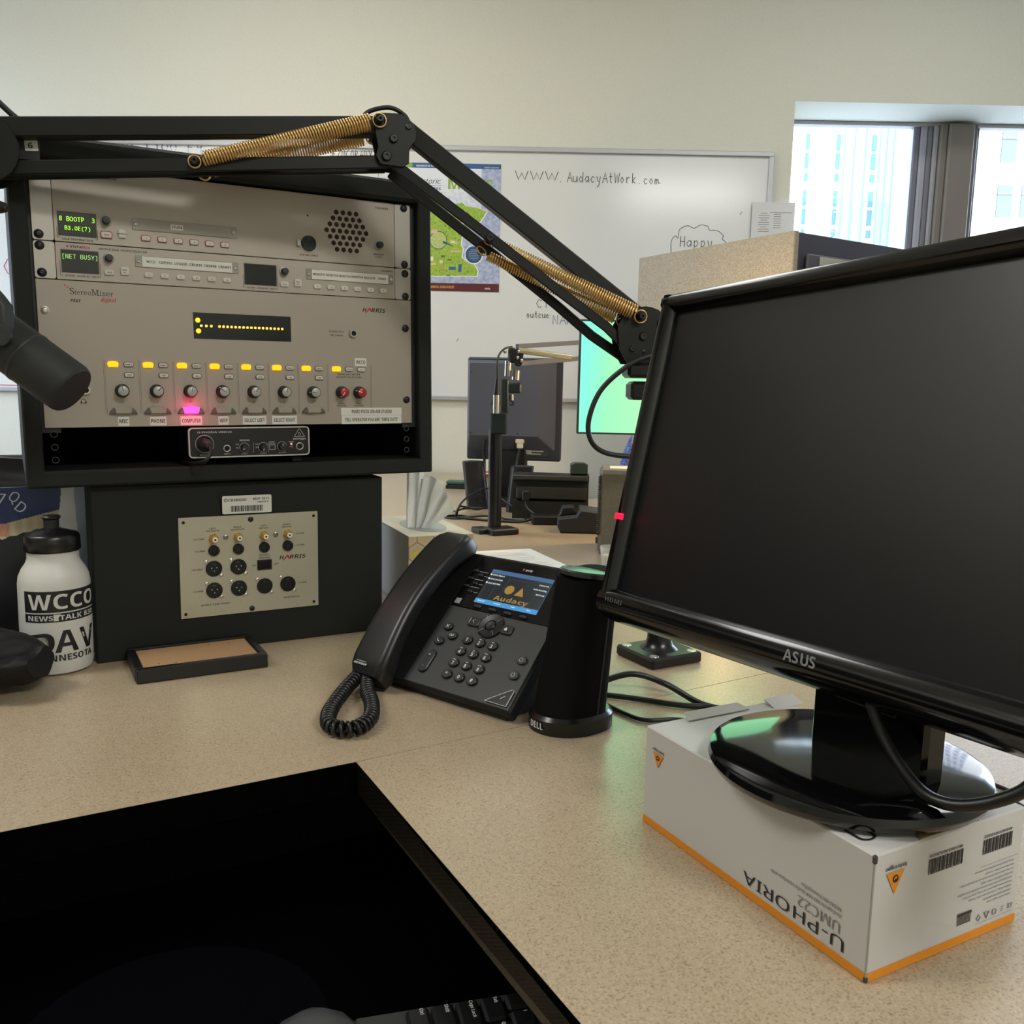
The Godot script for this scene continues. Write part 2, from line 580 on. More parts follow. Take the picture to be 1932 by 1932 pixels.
# ---------------------------------------------------------------- the room
func room():
	var paint := triplanar(grain(Color("#d9d8cb"), Color("#cecdc0"), Color("#dfded3"), 0.05, 128, 0.012, 3), 0.25, 0.75, 0.35)
	var ceil_m := M("#e4e2da", 0.9)
	var carpet := triplanar(grain(Color("#2a2b2e"), Color("#16171a"), Color("#4a4c50"), 0.2, 128, 0.2, 5), 0.3, 0.95, 0.2)
	struct("floor", Geo.new().box(Vector3(0.75, -0.1, -0.75), Vector3(8.1, 0.2, 7.3)), carpet, "dark grey carpet floor under the desks")
	struct("ceiling", Geo.new().box(Vector3(0.75, 3.15, -0.75), Vector3(8.1, 0.2, 7.3)), ceil_m, "plain white ceiling")
	# back wall with the window opening
	var g := Geo.new()
	var wx0 := 1.125
	var wx1 := 4.2
	var wy0 := 0.86
	var wy1 := 1.554 + D
	g.box(Vector3((-3.3 + wx0) / 2, 1.525, -3.95), Vector3(wx0 + 3.3, 3.05, 0.3))
	g.box(Vector3((4.8 + wx1) / 2, 1.525, -3.95), Vector3(4.8 - wx1, 3.05, 0.3))
	g.box(Vector3((wx0 + wx1) / 2, (3.05 + wy1) / 2, -3.95), Vector3(wx1 - wx0, 3.05 - wy1, 0.3))
	g.box(Vector3((wx0 + wx1) / 2, wy0 / 2, -3.95), Vector3(wx1 - wx0, wy0, 0.3))
	struct("wall_back", g, paint, "cream painted back wall with the whiteboard and the window")
	struct("wall_right", Geo.new().box(Vector3(4.65, 1.525, -0.75), Vector3(0.3, 3.05, 6.1)), paint, "cream wall beyond the right edge of the view")
	struct("wall_front", Geo.new().box(Vector3(0.75, 1.525, 2.6), Vector3(8.1, 3.05, 0.6)), paint, "cream wall behind the camera")
	# left wall with a window of its own, whose daylight falls along the rack
	g = Geo.new()
	g.box(Vector3(-3.15, 0.45, -0.75), Vector3(0.3, 0.9, 6.1))
	g.box(Vector3(-3.15, 2.8, -0.75), Vector3(0.3, 0.5, 6.1))
	g.box(Vector3(-3.15, 1.725, -3.72), Vector3(0.3, 1.65, 0.16))
	g.box(Vector3(-3.15, 1.725, -0.2), Vector3(0.3, 1.65, 5.0))
	struct("wall_left", g, paint, "cream wall beyond the left edge of the view")
	var white := M("#c9cacb", 0.4)
	var pane := M("#ffffff0a", 0.0)
	pane.transparency = BaseMaterial3D.TRANSPARENCY_ALPHA
	var w2 := struct("window_2", Geo.new().box(Vector3(-3.22, 0.93, -3.17), Vector3(0.06, 0.06, 0.94), 0.006).box(Vector3(-3.22, 2.52, -3.17), Vector3(0.06, 0.06, 0.94), 0.006).box(Vector3(-3.22, 1.725, -3.61), Vector3(0.06, 1.53, 0.06), 0.006).box(Vector3(-3.22, 1.725, -2.73), Vector3(0.06, 1.53, 0.06), 0.006), white, "white framed window in the left wall")
	part("pane", Geo.new().box(Vector3(-3.23, 1.725, -3.17), Vector3(0.004, 1.53, 0.82)), pane, w2)
	# the window in the back wall: outer frame, stiles, the wide post between the two panes
	var grey := M("#a8a6a8", 0.45)
	g = Geo.new()
	g.box(Vector3((wx0 + wx1) / 2, wy0 + 0.03, -4.06), Vector3(wx1 - wx0, 0.06, 0.07), 0.006)
	g.box(Vector3((wx0 + wx1) / 2, wy1 - 0.008, -4.07), Vector3(wx1 - wx0, 0.016, 0.05), 0.003)
	g.box(Vector3(wx0 + 0.02, (wy0 + wy1) / 2, -4.07), Vector3(0.04, wy1 - wy0, 0.05), 0.004)
	g.box(Vector3(wx1 - 0.03, (wy0 + wy1) / 2, -4.06), Vector3(0.06, wy1 - wy0, 0.07), 0.006)
	var win := struct("window_1", g, grey, "wide window with a broad grey post between two panes")
	var my := (wy0 + wy1) / 2
	var mh := wy1 - wy0 - 0.02
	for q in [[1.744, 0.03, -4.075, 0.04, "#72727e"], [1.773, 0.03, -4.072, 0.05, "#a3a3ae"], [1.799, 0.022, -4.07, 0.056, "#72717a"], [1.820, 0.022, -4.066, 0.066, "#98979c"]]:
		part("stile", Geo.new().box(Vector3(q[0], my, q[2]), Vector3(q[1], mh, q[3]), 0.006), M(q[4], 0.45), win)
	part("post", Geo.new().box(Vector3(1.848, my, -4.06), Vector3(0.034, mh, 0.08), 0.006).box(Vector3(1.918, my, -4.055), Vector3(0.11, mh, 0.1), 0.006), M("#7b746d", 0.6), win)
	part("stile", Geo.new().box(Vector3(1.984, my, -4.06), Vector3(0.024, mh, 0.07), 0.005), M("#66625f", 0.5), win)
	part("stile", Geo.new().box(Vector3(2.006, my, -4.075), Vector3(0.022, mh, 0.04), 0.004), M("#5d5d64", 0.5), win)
	part("pane", Geo.new().box(Vector3(1.44, my, -4.08), Vector3(0.58, mh, 0.004)), pane, win)
	part("pane", Geo.new().box(Vector3(3.08, my, -4.08), Vector3(2.12, mh, 0.004)), pane, win)
	part("window_sill", Geo.new().box(Vector3((wx0 + wx1) / 2, wy0 + 0.012, -3.9), Vector3(wx1 - wx0, 0.024, 0.26), 0.004), M("#cfcfca", 0.4), win)

# ---------------------------------------------------------------- what the window shows
func outside():
	struct("ground", Geo.new().box(Vector3(0, -11.5, -20), Vector3(200, 1.0, 160)), M("#a9a8a2", 0.9), "pale street far below the window")
	var stone := M("#dcd8d0", 0.85)
	var glass := M("#47738a", 0.25)
	var cyan := M("#93bdb8", 0.5)
	# pale tower with vertical window strips
	var t := thing("office_tower", "pale office tower with narrow vertical window strips seen through the wide window", "building", T(Vector3(15, -11, -44)))
	part("wall", Geo.new().box(Vector3(0, 22, -4), Vector3(26, 44, 8)), stone, t)
	for s in [[-1.27, 0.17], [0.2, 0.19], [1.9, 0.22]]:
		for k in 14:
			part("window", Geo.new().box(Vector3(s[0], 17.2 + k * 0.86 + (0.0 if k % 3 else 0.1), 0.01), Vector3(s[1], 0.72 if k % 3 else 0.36, 0.12)), glass, t)
	for s in [[1.0, 1.2], [2.5, 0.7], [-0.55, 0.18]]:
		part("spandrel_strip", Geo.new().box(Vector3(s[0], 22, 0.03), Vector3(s[1], 40, 0.12)), cyan, t)
	for s in [0.5, 0.97, 1.5, 2.18, 2.5, 2.84]:
		part("fin", Geo.new().box(Vector3(s, 22, 0.12), Vector3(0.035, 40, 0.16)), M("#7f9292", 0.5), t)
	# stone building to the right of it
	t = thing("stone_building", "light stone building with large square windows at the window's far right", "building", T(Vector3(16, -11, -30)))
	part("wall", Geo.new().box(Vector3(2.9, 14, -3), Vector3(8.0, 28, 6)), M("#cdc4ba", 0.85), t)
	for c in 6:
		for f in 6:
			var o := part("window", Geo.new().box(Vector3(-0.12 + c * 0.78, 15.05 + f * 1.73, 0.02), Vector3(0.48, 1.04, 0.1)), M("#51607f", 0.3), t)
			part("glazing_bar", Geo.new().box(Vector3(-0.12 + c * 0.78, 15.05 + f * 1.73 + 0.25, 0.08), Vector3(0.48, 0.04, 0.06)), M("#98a0b4", 0.5), o)
			part("window_ledge", Geo.new().box(Vector3(-0.12 + c * 0.78, 14.47 + f * 1.73, 0.1), Vector3(0.6, 0.10, 0.26)), M("#cdc4ba", 0.85), t)
	for c in 7:
		part("pilaster", Geo.new().box(Vector3(-0.51 + c * 0.78, 14, 0.06), Vector3(0.16, 28, 0.2)), M("#d6cdc2", 0.85), t)
	# a thin young tree in front of the tower
	t = thing("street_tree", "thin leafed tree in front of the pale tower", "tree", T(Vector3(6.15, -11, -19.5)))
	part("trunk", Geo.new().tube([Vector3(0, 0, 0), Vector3(0.1, 8, 0), Vector3(0.0, 15.0, 0)], 0.14, 8, 0.02), M("#8a8378", 0.9), t)
	var g := Geo.new()
	for i in 420:
		var p := Vector3(rng.randfn(0, 0.45), 15.2 + rng.randfn(0, 0.5), rng.randfn(0, 0.4))
		g.mv(p, Basis.from_euler(Vector3(rng.randf() * 3, rng.randf() * 3, 0)))
		g.prism(PackedVector2Array([Vector2(-0.035, 0), Vector2(0, -0.016), Vector2(0.035, 0), Vector2(0, 0.016)]), 0, 0.003)
	var lf := part("foliage", g, M("#7d9a8e", 0.7), t)
	lf.set_meta("kind", "stuff")

# ---------------------------------------------------------------- worktops
func worktops():
	var lam := triplanar(grain(Color("#b09e83"), Color("#86745d"), Color("#cabba1"), 0.14, 512, 0.035, 21), 0.55, 0.29, 0.64)
	var edge := M("#050505", 0.8, 0.0, 0.05)
	var C := Vector2(-0.147, -0.815)
	var e1 := Vector2(0.8694, -0.4941)
	var es := Vector2(0.849, -0.528)
	var e2 := Vector2(0.481, 0.877)
	# back worktop: front edge, seam, then on to the back wall
	var o := thing("worktop", "speckled beige worktop under the rack reaching to the back wall", "desk", T(Vector3(0, 0, 0)))
	var flat := Basis(Vector3.RIGHT, Vector3(0, 0, 1), Vector3(0, -1, 0))   # local xy becomes room xz, pulled downwards
	var a := C - e1 * 1.6
	var s1 := C + es * 1.9
	var poly := PackedVector2Array([a, C, s1, Vector2(1.55, -3.3), Vector2(0.85, -3.35), Vector2(0.25, -2.95), Vector2(0.25, -3.79), Vector2(-2.4, -3.79), Vector2(-2.4, -1.2)])
	var g := Geo.new().mv(Vector3(0, D, 0), flat)
	g.prism(poly, 0.0, 0.03)
	part("top_board", g, lam, o)
	g = Geo.new()
	band(g, a, C, edge)
	part("edge_band", g, edge, o)
	part("leg_panel", Geo.new().box(Vector3(-2.3, 0.355, -2.4), Vector3(0.03, 0.71, 1.6)).box(Vector3(1.45, 0.355, -2.6), Vector3(0.03, 0.71, 1.2)).box(Vector3(-1.05, 0.355, -3.7), Vector3(2.5, 0.71, 0.03)), M("#3a3a3c", 0.6), o)
	# right worktop, joined to it along the seam
	o = thing("worktop", "speckled beige worktop in the right foreground under the white carton", "desk", T(Vector3(0, 0, 0)))
	var gap := Vector2(0.528, 0.849) * 0.0012
	var c2 := C + gap
	poly = PackedVector2Array([c2, c2 + e2 * 1.5, c2 + e2 * 1.5 + Vector2(0.877, -0.481) * 1.5, c2 + es * 1.9])
	g = Geo.new().mv(Vector3(0, D, 0), flat)
	g.prism(poly, 0.0, 0.03)
	part("top_board", g, lam, o)
	g = Geo.new()
	band(g, c2 + e2 * 1.5, c2, edge)
	part("edge_band", g, edge, o)
	part("leg_panel", Geo.new().box(Vector3(1.3, 0.355, -0.9), Vector3(0.03, 0.71, 0.8)).box(Vector3(1.1, 0.355, 0.1), Vector3(0.6, 0.71, 0.03)), M("#3a3a3c", 0.6), o)

func band(g: Geo, a: Vector2, c: Vector2, _m: Material):
	var d := (c - a).normalized()
	var nn := Vector2(-d.y, d.x)
	var mid := (a + c) * 0.5 + nn * 0.0008
	g.mv(Vector3(mid.x, D - 0.0155, mid.y), Basis(Vector3(d.x, 0, d.y), Vector3.UP, Vector3(-d.y, 0, d.x)))
	g.box(Vector3.ZERO, Vector3((c - a).length(), 0.0302, 0.0016))

# ---------------------------------------------------------------- black keyboard shelf in the desk's inner corner
func under_desk():
	var e1 := Vector3(0.8694, 0, -0.4941)
	var zb := Vector3(0.4941, 0, 0.8694)
	var C := Vector3(-0.147, D, -0.815)
	var black := M("#030304", 0.8, 0.0, 0.05)
	var bt := Transform3D(Basis(e1, Vector3.UP, zb), C)
	var o := thing("keyboard_tray", "black pull-out shelf hanging under the inner corner of the desk", "keyboard tray", bt)
	part("shelf", Geo.new().box(Vector3(-0.25, -0.135, 0.34), Vector3(1.3, 0.018, 0.86), 0.004), black, o)
	part("bracket", Geo.new().box(Vector3(-0.8, -0.08, -0.03), Vector3(0.03, 0.1, 0.06), 0.003), M("#101012", 0.5), o)
	part("bracket", Geo.new().box(Vector3(0.35, -0.08, -0.03), Vector3(0.03, 0.1, 0.06), 0.003), M("#101012", 0.5), o)
	var pad := thing("mouse_pad", "round black mouse pad on the sunken keyboard shelf", "mouse pad", T(W(-0.245, -0.126, -0.59)))
	part("rubber_base", Geo.new().cyl(0.118, 0.0, 0.0015, 48), M("#040405", 0.9, 0.0, 0.1), pad)
	part("cloth_top", Geo.new().cyl(0.117, 0.0015, 0.003, 48, 0.0008), M("#050508", 0.95, 0.0, 0.1), pad)
	# keyboard: its left edge crosses the bottom of the view
	var up := Vector3(0.966, 0, -0.258)
	var rt := Vector3(0.258, 0, 0.966)
	var kt := Transform3D(Basis(rt, Vector3.UP, -up), W(-0.112, -0.126, -0.603))
	var kb := thing("keyboard", "black keyboard on the sunken shelf reaching under the worktop edge", "keyboard", kt)
	var body := Geo.new()
	body.mv(Vector3(0.0, 0, 0), Basis(Vector3(0, 0, 1), Vector3(0, 1, 0), Vector3(-1, 0, 0)).orthonormalized())
	body = Geo.new()
	body.box(Vector3(0.22, 0.01, -0.078), Vector3(0.44, 0.017, 0.156), 0.003)
	part("case", body, M("#2c2e2b", 0.6), kb)
	var keym := M("#0e0f10", 0.45)
	var white := M("#d8d8d8", 0.6)
	var letters := Geo.new()
	var caption := [["Ctrl", "Alt", "", "Alt", "Ctrl"], ["Shift", "Z", "X", "C", "V", "B", "N", "M"], ["Caps Lock", "A", "S", "D", "F", "G", "H", "J"], ["Tab", "Q", "W", "E", "R", "T", "Y", "U"], ["`", "1", "2", "3", "4", "5", "6", "7"]]
	for row in 5:
		var px := 0.008
		for k in 8:
			var wdt := 0.018
			if k == 0: wdt = [0.024, 0.042, 0.032, 0.027, 0.018][row]
			if row == 0 and k == 2: wdt = 0.11
			var kz := -0.047 - row * 0.019
			var gk := Geo.new()
			gk.box(Vector3(px + wdt * 0.5, 0.0205, kz), Vector3(wdt - 0.001, 0.008, 0.017), 0.0022)
			part("key", gk, keym, kb)
			if k < caption[row].size() and caption[row][k]:
				letters.mv(Vector3(px + 0.003, 0.0247, kz - 0.003), Basis(Vector3.RIGHT, -PI / 2))
				letters.text(caption[row][k], Vector3.ZERO, 0.0028, {"l": -1, "bold": true})
			px += wdt + 0.001
			if row == 0 and k == 4: break
	letters.mv()
	part("lettering", letters, white, kb)
	# mouse
	var mt := Transform3D(Basis(rt, Vector3.UP, -up), W(-0.128, -0.123, -0.548))
	var ms := thing("mouse", "dark grey computer mouse beside the keyboard's corner on the shelf", "mouse", mt)
	var rings := []
	for i in 9:
		var f := i / 8.0
		var rg := []
		var zz := lerpf(0.055, -0.055, f)
		var ww := 0.042 * pow(1.0 - pow(absf(f * 2 - 1), 3.0), 0.4) + 0.001
		var hh := 0.036 * pow(1.0 - pow(absf(f * 2.0 - 1.1) * 0.9, 2.6), 0.6)
		for j in 14:
			var a := TAU * j / 14.0
			rg.append(Vector3(zz, maxf(0.0, sin(a)) * hh + 0.002 * minf(0.0, sin(a)) + 0.003, cos(a) * ww))
		rings.append(rg)
	part("shell", Geo.new().loft(rings), M("#4a4b4d", 0.35), ms)
	part("scroll_wheel", Geo.new().mv(Vector3(0.028, 0.03, 0), Basis(Vector3.RIGHT, PI / 2)).cyl(0.008, -0.003, 0.003, 16, 0.001), M("#111111", 0.6), ms)

# ---------------------------------------------------------------- dark steel cabinet along the left wall, mirrored dimly in the big screen
func side_cabinet():
	var o := thing("steel_cabinet", "long dark steel cabinet along the left wall beside the window", "cabinet", T(Vector3(-2.76, 0, -1.2)))
	var dk := M("#1b1c1f", 0.5)
	part("body", Geo.new().box(Vector3(0, 0.93, 0), Vector3(0.44, 1.86, 2.7), 0.006), dk, o)
	for k in 4:
		var d := part("door", Geo.new().box(Vector3(0.225, 0.95, -1.01 + k * 0.673), Vector3(0.016, 1.78, 0.655), 0.004), M("#222327", 0.45), o)
		part("handle", Geo.new().tube([Vector3(0.233, 0.95, -0.74 + k * 0.673), Vector3(0.258, 0.95, -0.74 + k * 0.673), Vector3(0.258, 1.10, -0.74 + k * 0.673), Vector3(0.233, 1.10, -0.74 + k * 0.673)], 0.005, 8), M("#8b8b8e", 0.3, 0.7), d)

# ---------------------------------------------------------------- the black rack and what is mounted in it
func head() -> Transform3D:
	return Transform3D(Basis(Vector3(0.8693, 0.0120, -0.4941), Vector3(-0.0146, 0.9999, -0.0013), Vector3(0.4941, 0.0084, 0.8694)).orthonormalized(), W(-0.36508, 0.61805, -1.19185))

func unit(called: String, label: String, cat: String, off: float, group := "") -> Node3D:
	return thing(called, label, cat, head() * Transform3D(Basis.IDENTITY, Vector3(0, -off, 0)), group)

func ug(off: float) -> Geo:
	return Geo.new(Transform3D(Basis.IDENTITY, Vector3(0, off, 0)))

func mm(u: float, d: float, z := 0.0) -> Vector3:
	return Vector3(u, -d, z) * 0.001

func plate(g: Geo, u0: float, u1: float, d0: float, d1: float, z0: float, z1: float, r := 1.0, ch := 0.4) -> Geo:
	return g.prism(rr((u1 - u0) * 0.001, (d1 - d0) * 0.001, r * 0.001, (u0 + u1) * 0.0005, -(d0 + d1) * 0.0005), z0 * 0.001, z1 * 0.001, ch * 0.001)

func rack():
	var paint := bumpy(M("#1e201e", 0.62, 0.0, 0.35).duplicate(), 3.0, 0.2, 0.03)
	var dark := M("#0b0b0c", 0.7, 0.0, 0.3)
	var o := thing("equipment_rack", "black slanted desktop equipment rack with an open bay on a narrower black foot", "equipment rack", Transform3D(Basis(Vector3(0.8694, 0, -0.4941), Vector3.UP, Vector3(0.4941, 0, 0.8694)).orthonormalized(), W(-0.3561, 0, -1.1911)))
	var hl := o.transform.affine_inverse() * head()
	var L := -0.2645
	var R := 0.2685
	var z1 := 0.012
	var dep := 0.50
	part("side_panel", Geo.new(hl).box(Vector3(L + 0.01, -0.1765, z1 - dep / 2), Vector3(0.02, 0.415, dep), 0.002), paint, o)
	part("side_panel", Geo.new(hl).box(Vector3(R - 0.01, -0.1765, z1 - dep / 2), Vector3(0.02, 0.415, dep), 0.002), paint, o)
	part("top_panel", Geo.new(hl).box(Vector3((L + R) / 2, 0.0165, z1 - dep / 2), Vector3(R - L, 0.028, dep), 0.004), paint, o)
	part("bottom_panel", Geo.new(hl).box(Vector3((L + R) / 2, -0.3735, z1 - dep / 2 + 0.0005), Vector3(R - L - 0.0005, 0.021, dep), 0.003), paint, o)
	part("back_panel", Geo.new(hl).box(Vector3((L + R) / 2, -0.18, z1 - dep + 0.006), Vector3(R - L - 0.04, 0.37, 0.01)), dark, o)
	part("foot", Geo.new().box(Vector3(-0.0035, 0.1155, -0.17), Vector3(0.39, 0.231, 0.33), 0.0015), paint, o)
	for s in [-1, 1]:
		var g := Geo.new(hl)
		g.box(Vector3(s * 0.236 + 0.002, -0.155, -0.006), Vector3(0.022, 0.325, 0.004), 0.0005)
		part("rack_rail", g, M("#161617", 0.5), o)
		for k in 3:
			part("rail_hole", Geo.new(hl).ring(Vector3(s * 0.2325 + 0.001, -0.319 - k * 0.0159, -0.0038), Vector3.BACK, 0.0037, 0.0007, 16, 5), M("#3a3a3c", 0.4), o)
	# property sticker on the foot
	var st := Geo.new()
	st.prism(rr(0.066, 0.0245, 0.002, -0.0057, 0.2), -0.001, 0.0005)
	var stp := part("property_sticker", st, M("#d3d0c6", 0.5), o, "white property sticker with a bar code")
	var t := Geo.new().mv(Vector3(-0.0057, 0.2, 0.0007))
	t.text("CBS", Vector3(-0.0205, 0.0065, 0), 0.0035, {"serif": true, "w": 0.0105})
	t.text("RADIO", Vector3(-0.0078, 0.0065, 0), 0.0035, {"w": 0.0135})
	t.text("MSP 1511", Vector3(0.0185, 0.0072, 0), 0.0032, {"bold": true, "w": 0.021})
	t.text("140923-5", Vector3(0.021, 0.0028, 0), 0.0022, {"bold": true, "w": 0.0155})
	t.prism(ngon(16, 0.0024, -0.0285, 0.0065), 0, 0.0001)
	var w := -0.0215
	var k2 := 0
	while w < 0.0195:
		var bw: float = [0.0007, 0.0012, 0.0005, 0.0017, 0.0009][k2 % 5]
		t.prism(rr(bw, 0.008, 0.0, w + bw * 0.5, -0.0055, 1), 0, 0.0001)
		w += bw + [0.0006, 0.0005, 0.001, 0.0007][k2 % 4]
		k2 += 1
	part("lettering", t, M("#1c1c1e", 0.6), stp)
	t = Geo.new().mv(Vector3(-0.0057, 0.2, 0.001))
	t.prism(ngon(12, 0.0016, -0.0285, 0.0065), 0, 0.0001)
	var eye := part("lettering", t, M("#d3d0c6", 0.5), stp)
	eye.scale = Vector3(1, 1, 1)

func screw(o: Node3D, off: float, u: float, d: float, col := "#18181a", r := 4.3, m := 0.0):
	var g := ug(off)
	g.x = g.b * Transform3D(FACE, mm(u, d, 0))
	g.lathe([Vector2(0, 0), Vector2(r * 1.25, 0), Vector2(r * 1.25, 0.6), Vector2(r, 1.0), Vector2(r * 0.85, 2.2), Vector2(r * 0.5, 2.9), Vector2(r * 0.3, 2.9), Vector2(r * 0.24, 2.2), Vector2(0, 2.2)].map(func(q): return q * 0.001), 20)
	part("screw", g, M(col, 0.4, m), o)

func knob_small(o: Node3D, off: float, u: float, d: float):
	var g := ug(off)
	g.x = g.b * Transform3D(FACE, mm(u, d, 0))
	g.lathe([Vector2(0, 0), Vector2(6.3, 0), Vector2(6.3, 1.2), Vector2(5.0, 1.6), Vector2(0, 1.6)].map(func(q): return q * 0.001), 24)
	var k := part("knob_collar", g, M("#8d8a84", 0.4, 0.4), o)
	g = ug(off)
	g.x = g.b * Transform3D(FACE, mm(u, d, 0))
	g.lathe([Vector2(4.6, 1.6), Vector2(4.3, 9.0), Vector2(3.6, 10.4), Vector2(0, 10.6)].map(func(q): return q * 0.001), 20)
	part("knob", g, M("#26282a", 0.45), o)

# a small push button with barrel sides and a caption
func button(o: Node3D, off: float, u: float, d: float, s: String, col := "#cdc8bd", rim := "", w := 11.0, h := 6.2):
	var g := ug(off)
	var p := PackedVector2Array()
	for q in [[-0.40, 0.5], [-0.5, 0.2], [-0.42, -0.5], [0.42, -0.5], [0.5, 0.2], [0.40, 0.5], [0.2, 0.56], [-0.2, 0.56]]:
		p.append(Vector2((u + q[0] * w) * 0.001, (-d + q[1] * h) * 0.001))
	if rim:
		var p2 := PackedVector2Array()
		for q in p: p2.append(Vector2(u, -d) * 0.001 + (q - Vector2(u, -d) * 0.001) * Vector2(1.16, 1.28))
		part("button_rim", ug(off).prism(p2, 0, 0.001, 0.0003), M(rim, 0.5), o)
	g.prism(p, 0, 0.0028, 0.0007)
	var b := part("button", g, M(col, 0.45), o)
	if s:
		var t := ug(off)
		if "\n" in s:
			var two := s.split("\n")
			t.text(two[0], mm(u, d - 1.4, 2.9), 0.0017, {"bold": true})
			t.text(two[1], mm(u, d + 1.6, 2.9), 0.0017, {"bold": true})
		else:
			t.text(s, mm(u, d, 2.9), 0.0021 if s.length() < 3 else 0.0018, {"bold": true})
		part("lettering", t, M("#2a2624", 0.6), b)

func source_units():
	var silver := M("#a99f92", 0.42, 0.25)
	var ear := M("#b4aea4", 0.38, 0.45)
	var ink := M("#1f1b18", 0.6)
	var red := M("#b3242b", 0.55)
	# intercom panel, two rack units
	var off := 0.0889
	var o := unit("intercom_panel", "silver rack panel with hexagonal speaker holes and a bright green display", "intercom panel", off)
	part("faceplate", plate(ug(off), -217.6, 216.4, 0.3, 88.4, -3, 0), silver, o)
	part("mounting_ear", plate(ug(off), -241, -218.0, 0.3, 88.4, -3, 0.1, 3), ear, o)
	part("mounting_ear", plate(ug(off), 216.8, 241, 0.3, 88.4, -3, 0.1, 3), ear, o)
	part("chassis", ug(off).box(mm(0, 44.4, -103), Vector3(0.43, 0.085, 0.2)), M("#4a4846", 0.5), o)
	for q in [[-234.1, 6.0], [-234.1, 81.7], [231, 5.3], [231.5, 83.2]]: screw(o, off, q[0], q[1])
	display(o, off, -212.4, -172.0, 54.2, 80.6, ["8 BOOTP  3", "B3.0E(7)"], 1.0)
	knob_small(o, off, -160.6, 60.4)
	button(o, off, -160.7, 77.0, "TALK", "#cdc8bd", "#a8272c", 12.5, 7.0)
	button(o, off, -142.8, 74.4, "PRIVATE", "#cdc8bd", "", 9.5, 9.5)
	strip(o, off, -130.8, -4.3, 53.6, 67.8, "#9a9386")
	var st := part("tape_label", plate(ug(off), -85.8, -70.8, 57.4, 63.7, 0.3, 1.7, 0.3, 0.1), M("#e3dfd4", 0.5), o)
	part("lettering", ug(off).text("STUD6", mm(-78.3, 60.5, 1.9), 0.003, {"bold": true, "w": 0.013}), ink, st)
	for i in 6: button(o, off, -115.7 + i * 19.18, 77.2, str(i + 1), "#cdc8bd", "#a8343a", 10.5, 5.6)
	var holes := ug(off)
	for r in 7:
		var cnt: int = [4, 5, 6, 7, 6, 5, 4][r]
		for k in cnt:
			holes.prism(ngon(6, 0.0036, (145.7 + (k - (cnt - 1) * 0.5) * 9.5) * 0.001, -(20.4 + r * 8.28) * 0.001, PI / 6), 0, 0.00015)
	part("speaker_holes", holes, M("#2a090b", 0.7), o, "pattern of dark red hexagonal speaker holes")
	part("microphone_hole", ug(off).prism(ngon(12, 0.0013, 0.0911, -0.0289), 0, 0.0001), M("#0a0a0a", 0.8), o)
	xlr_round(o, off, 91.4, 65.7, true)
	part("release_tab", plate(ug(off), 74.5, 79.5, 62, 70.5, 0, 5, 1.5, 1.0), M("#b9b4a8", 0.35, 0.5), o)
	knob_small(o, off, 192.5, 59.9)
	var t := ug(off)
	t.text("NOSTIC INTERCOM", mm(-163, 9.9, 0.15), 0.003, {"w": 0.034})
	t.text("TALK DESTINATION", mm(-193, 85.2, 0.15), 0.0023, {"w": 0.034})
	t.text("AUX MIC INPUT", mm(91.4, 81.2, 0.15), 0.0022, {"w": 0.026})
	t.text("MONITOR", mm(192.5, 72.3, 0.15), 0.002, {"w": 0.015})
	t.text("LEVEL", mm(192.5, 75.8, 0.15), 0.002, {"w": 0.0095})
	t.text("HARRIS", mm(198.2, 8.6, 0.15), 0.0026, {"bold": true, "w": 0.019, "slant": 0.2})
	bracket_lines(t, -214.5, -170.5, 72, 83.5)
	part("lettering", t, ink, o)
	# dual source selector, one rack unit
	off = 0.13335
	o = unit("source_selector", "silver rack panel with two white label strips and a NET BUSY display", "source selector", off)
	part("faceplate", plate(ug(off), -217.6, 216.4, 89.3, 132.9, -3, 0), silver, o)
	part("mounting_ear", plate(ug(off), -241, -218.0, 89.3, 132.9, -3, 0.1, 3), ear, o)
	part("mounting_ear", plate(ug(off), 216.8, 241, 89.3, 132.9, -3, 0.1, 3), ear, o)
	part("chassis", ug(off).box(mm(0, 111.1, -103), Vector3(0.43, 0.04, 0.2)), M("#4a4846", 0.5), o)
	for q in [[-234.0, 94.8], [-233.2, 126.2], [232.2, 96.3], [232.4, 128.2]]: screw(o, off, q[0], q[1])
	display(o, off, -211.2, -171.5, 98.3, 123.7, ["[NET BUSY]", ""], 0.55)
	display(o, off, 4.6, 45.8, 98.8, 124.6, [], 0.0)
	knob_small(o, off, -159.5, 104.5)
	knob_small(o, off, 56.6, 105.3)
	button(o, off, -159.7, 121.6, "TAKE", "#cdc8bd", "", 12)
	button(o, off, 56.4, 122.1, "TAKE", "#cdc8bd", "", 12)
	button(o, off, -142.0, 118.9, "INCL\nALL", "#cdc8bd", "", 10.5, 9.5)
	button(o, off, 74.8, 119.2, "INCL\nALL", "#cdc8bd", "", 10.5, 9.5)
	strip(o, off, -129.3, -3.5, 98.5, 112.4, "#dad6cb", ["WCCO", "CAPITOL", "LOGGER", "CBS#39", "CBS#40", "CBS#41"])
	strip(o, off, 86.6, 214.3, 99.2, 113.2, "#dad6cb", ["NEWSTV1", "NEWSTV2", "NEWSTV3", "NEWSTV4", "WCCO-TV", "TVWEB"])
	for i in 6:
		button(o, off, -114.6 + i * 19.12, 121.7, str(i + 1), "#cdc8bd", "", 10.5, 5.6)
		button(o, off, 101.9 + i * 19.24, 122.4, str(i + 1), "#cdc8bd", "", 10.5, 5.6)
	t = ug(off)
	t.text("Vista", mm(-195.5, 93.4, 0.15), 0.0032, {"bold": true, "w": 0.013})
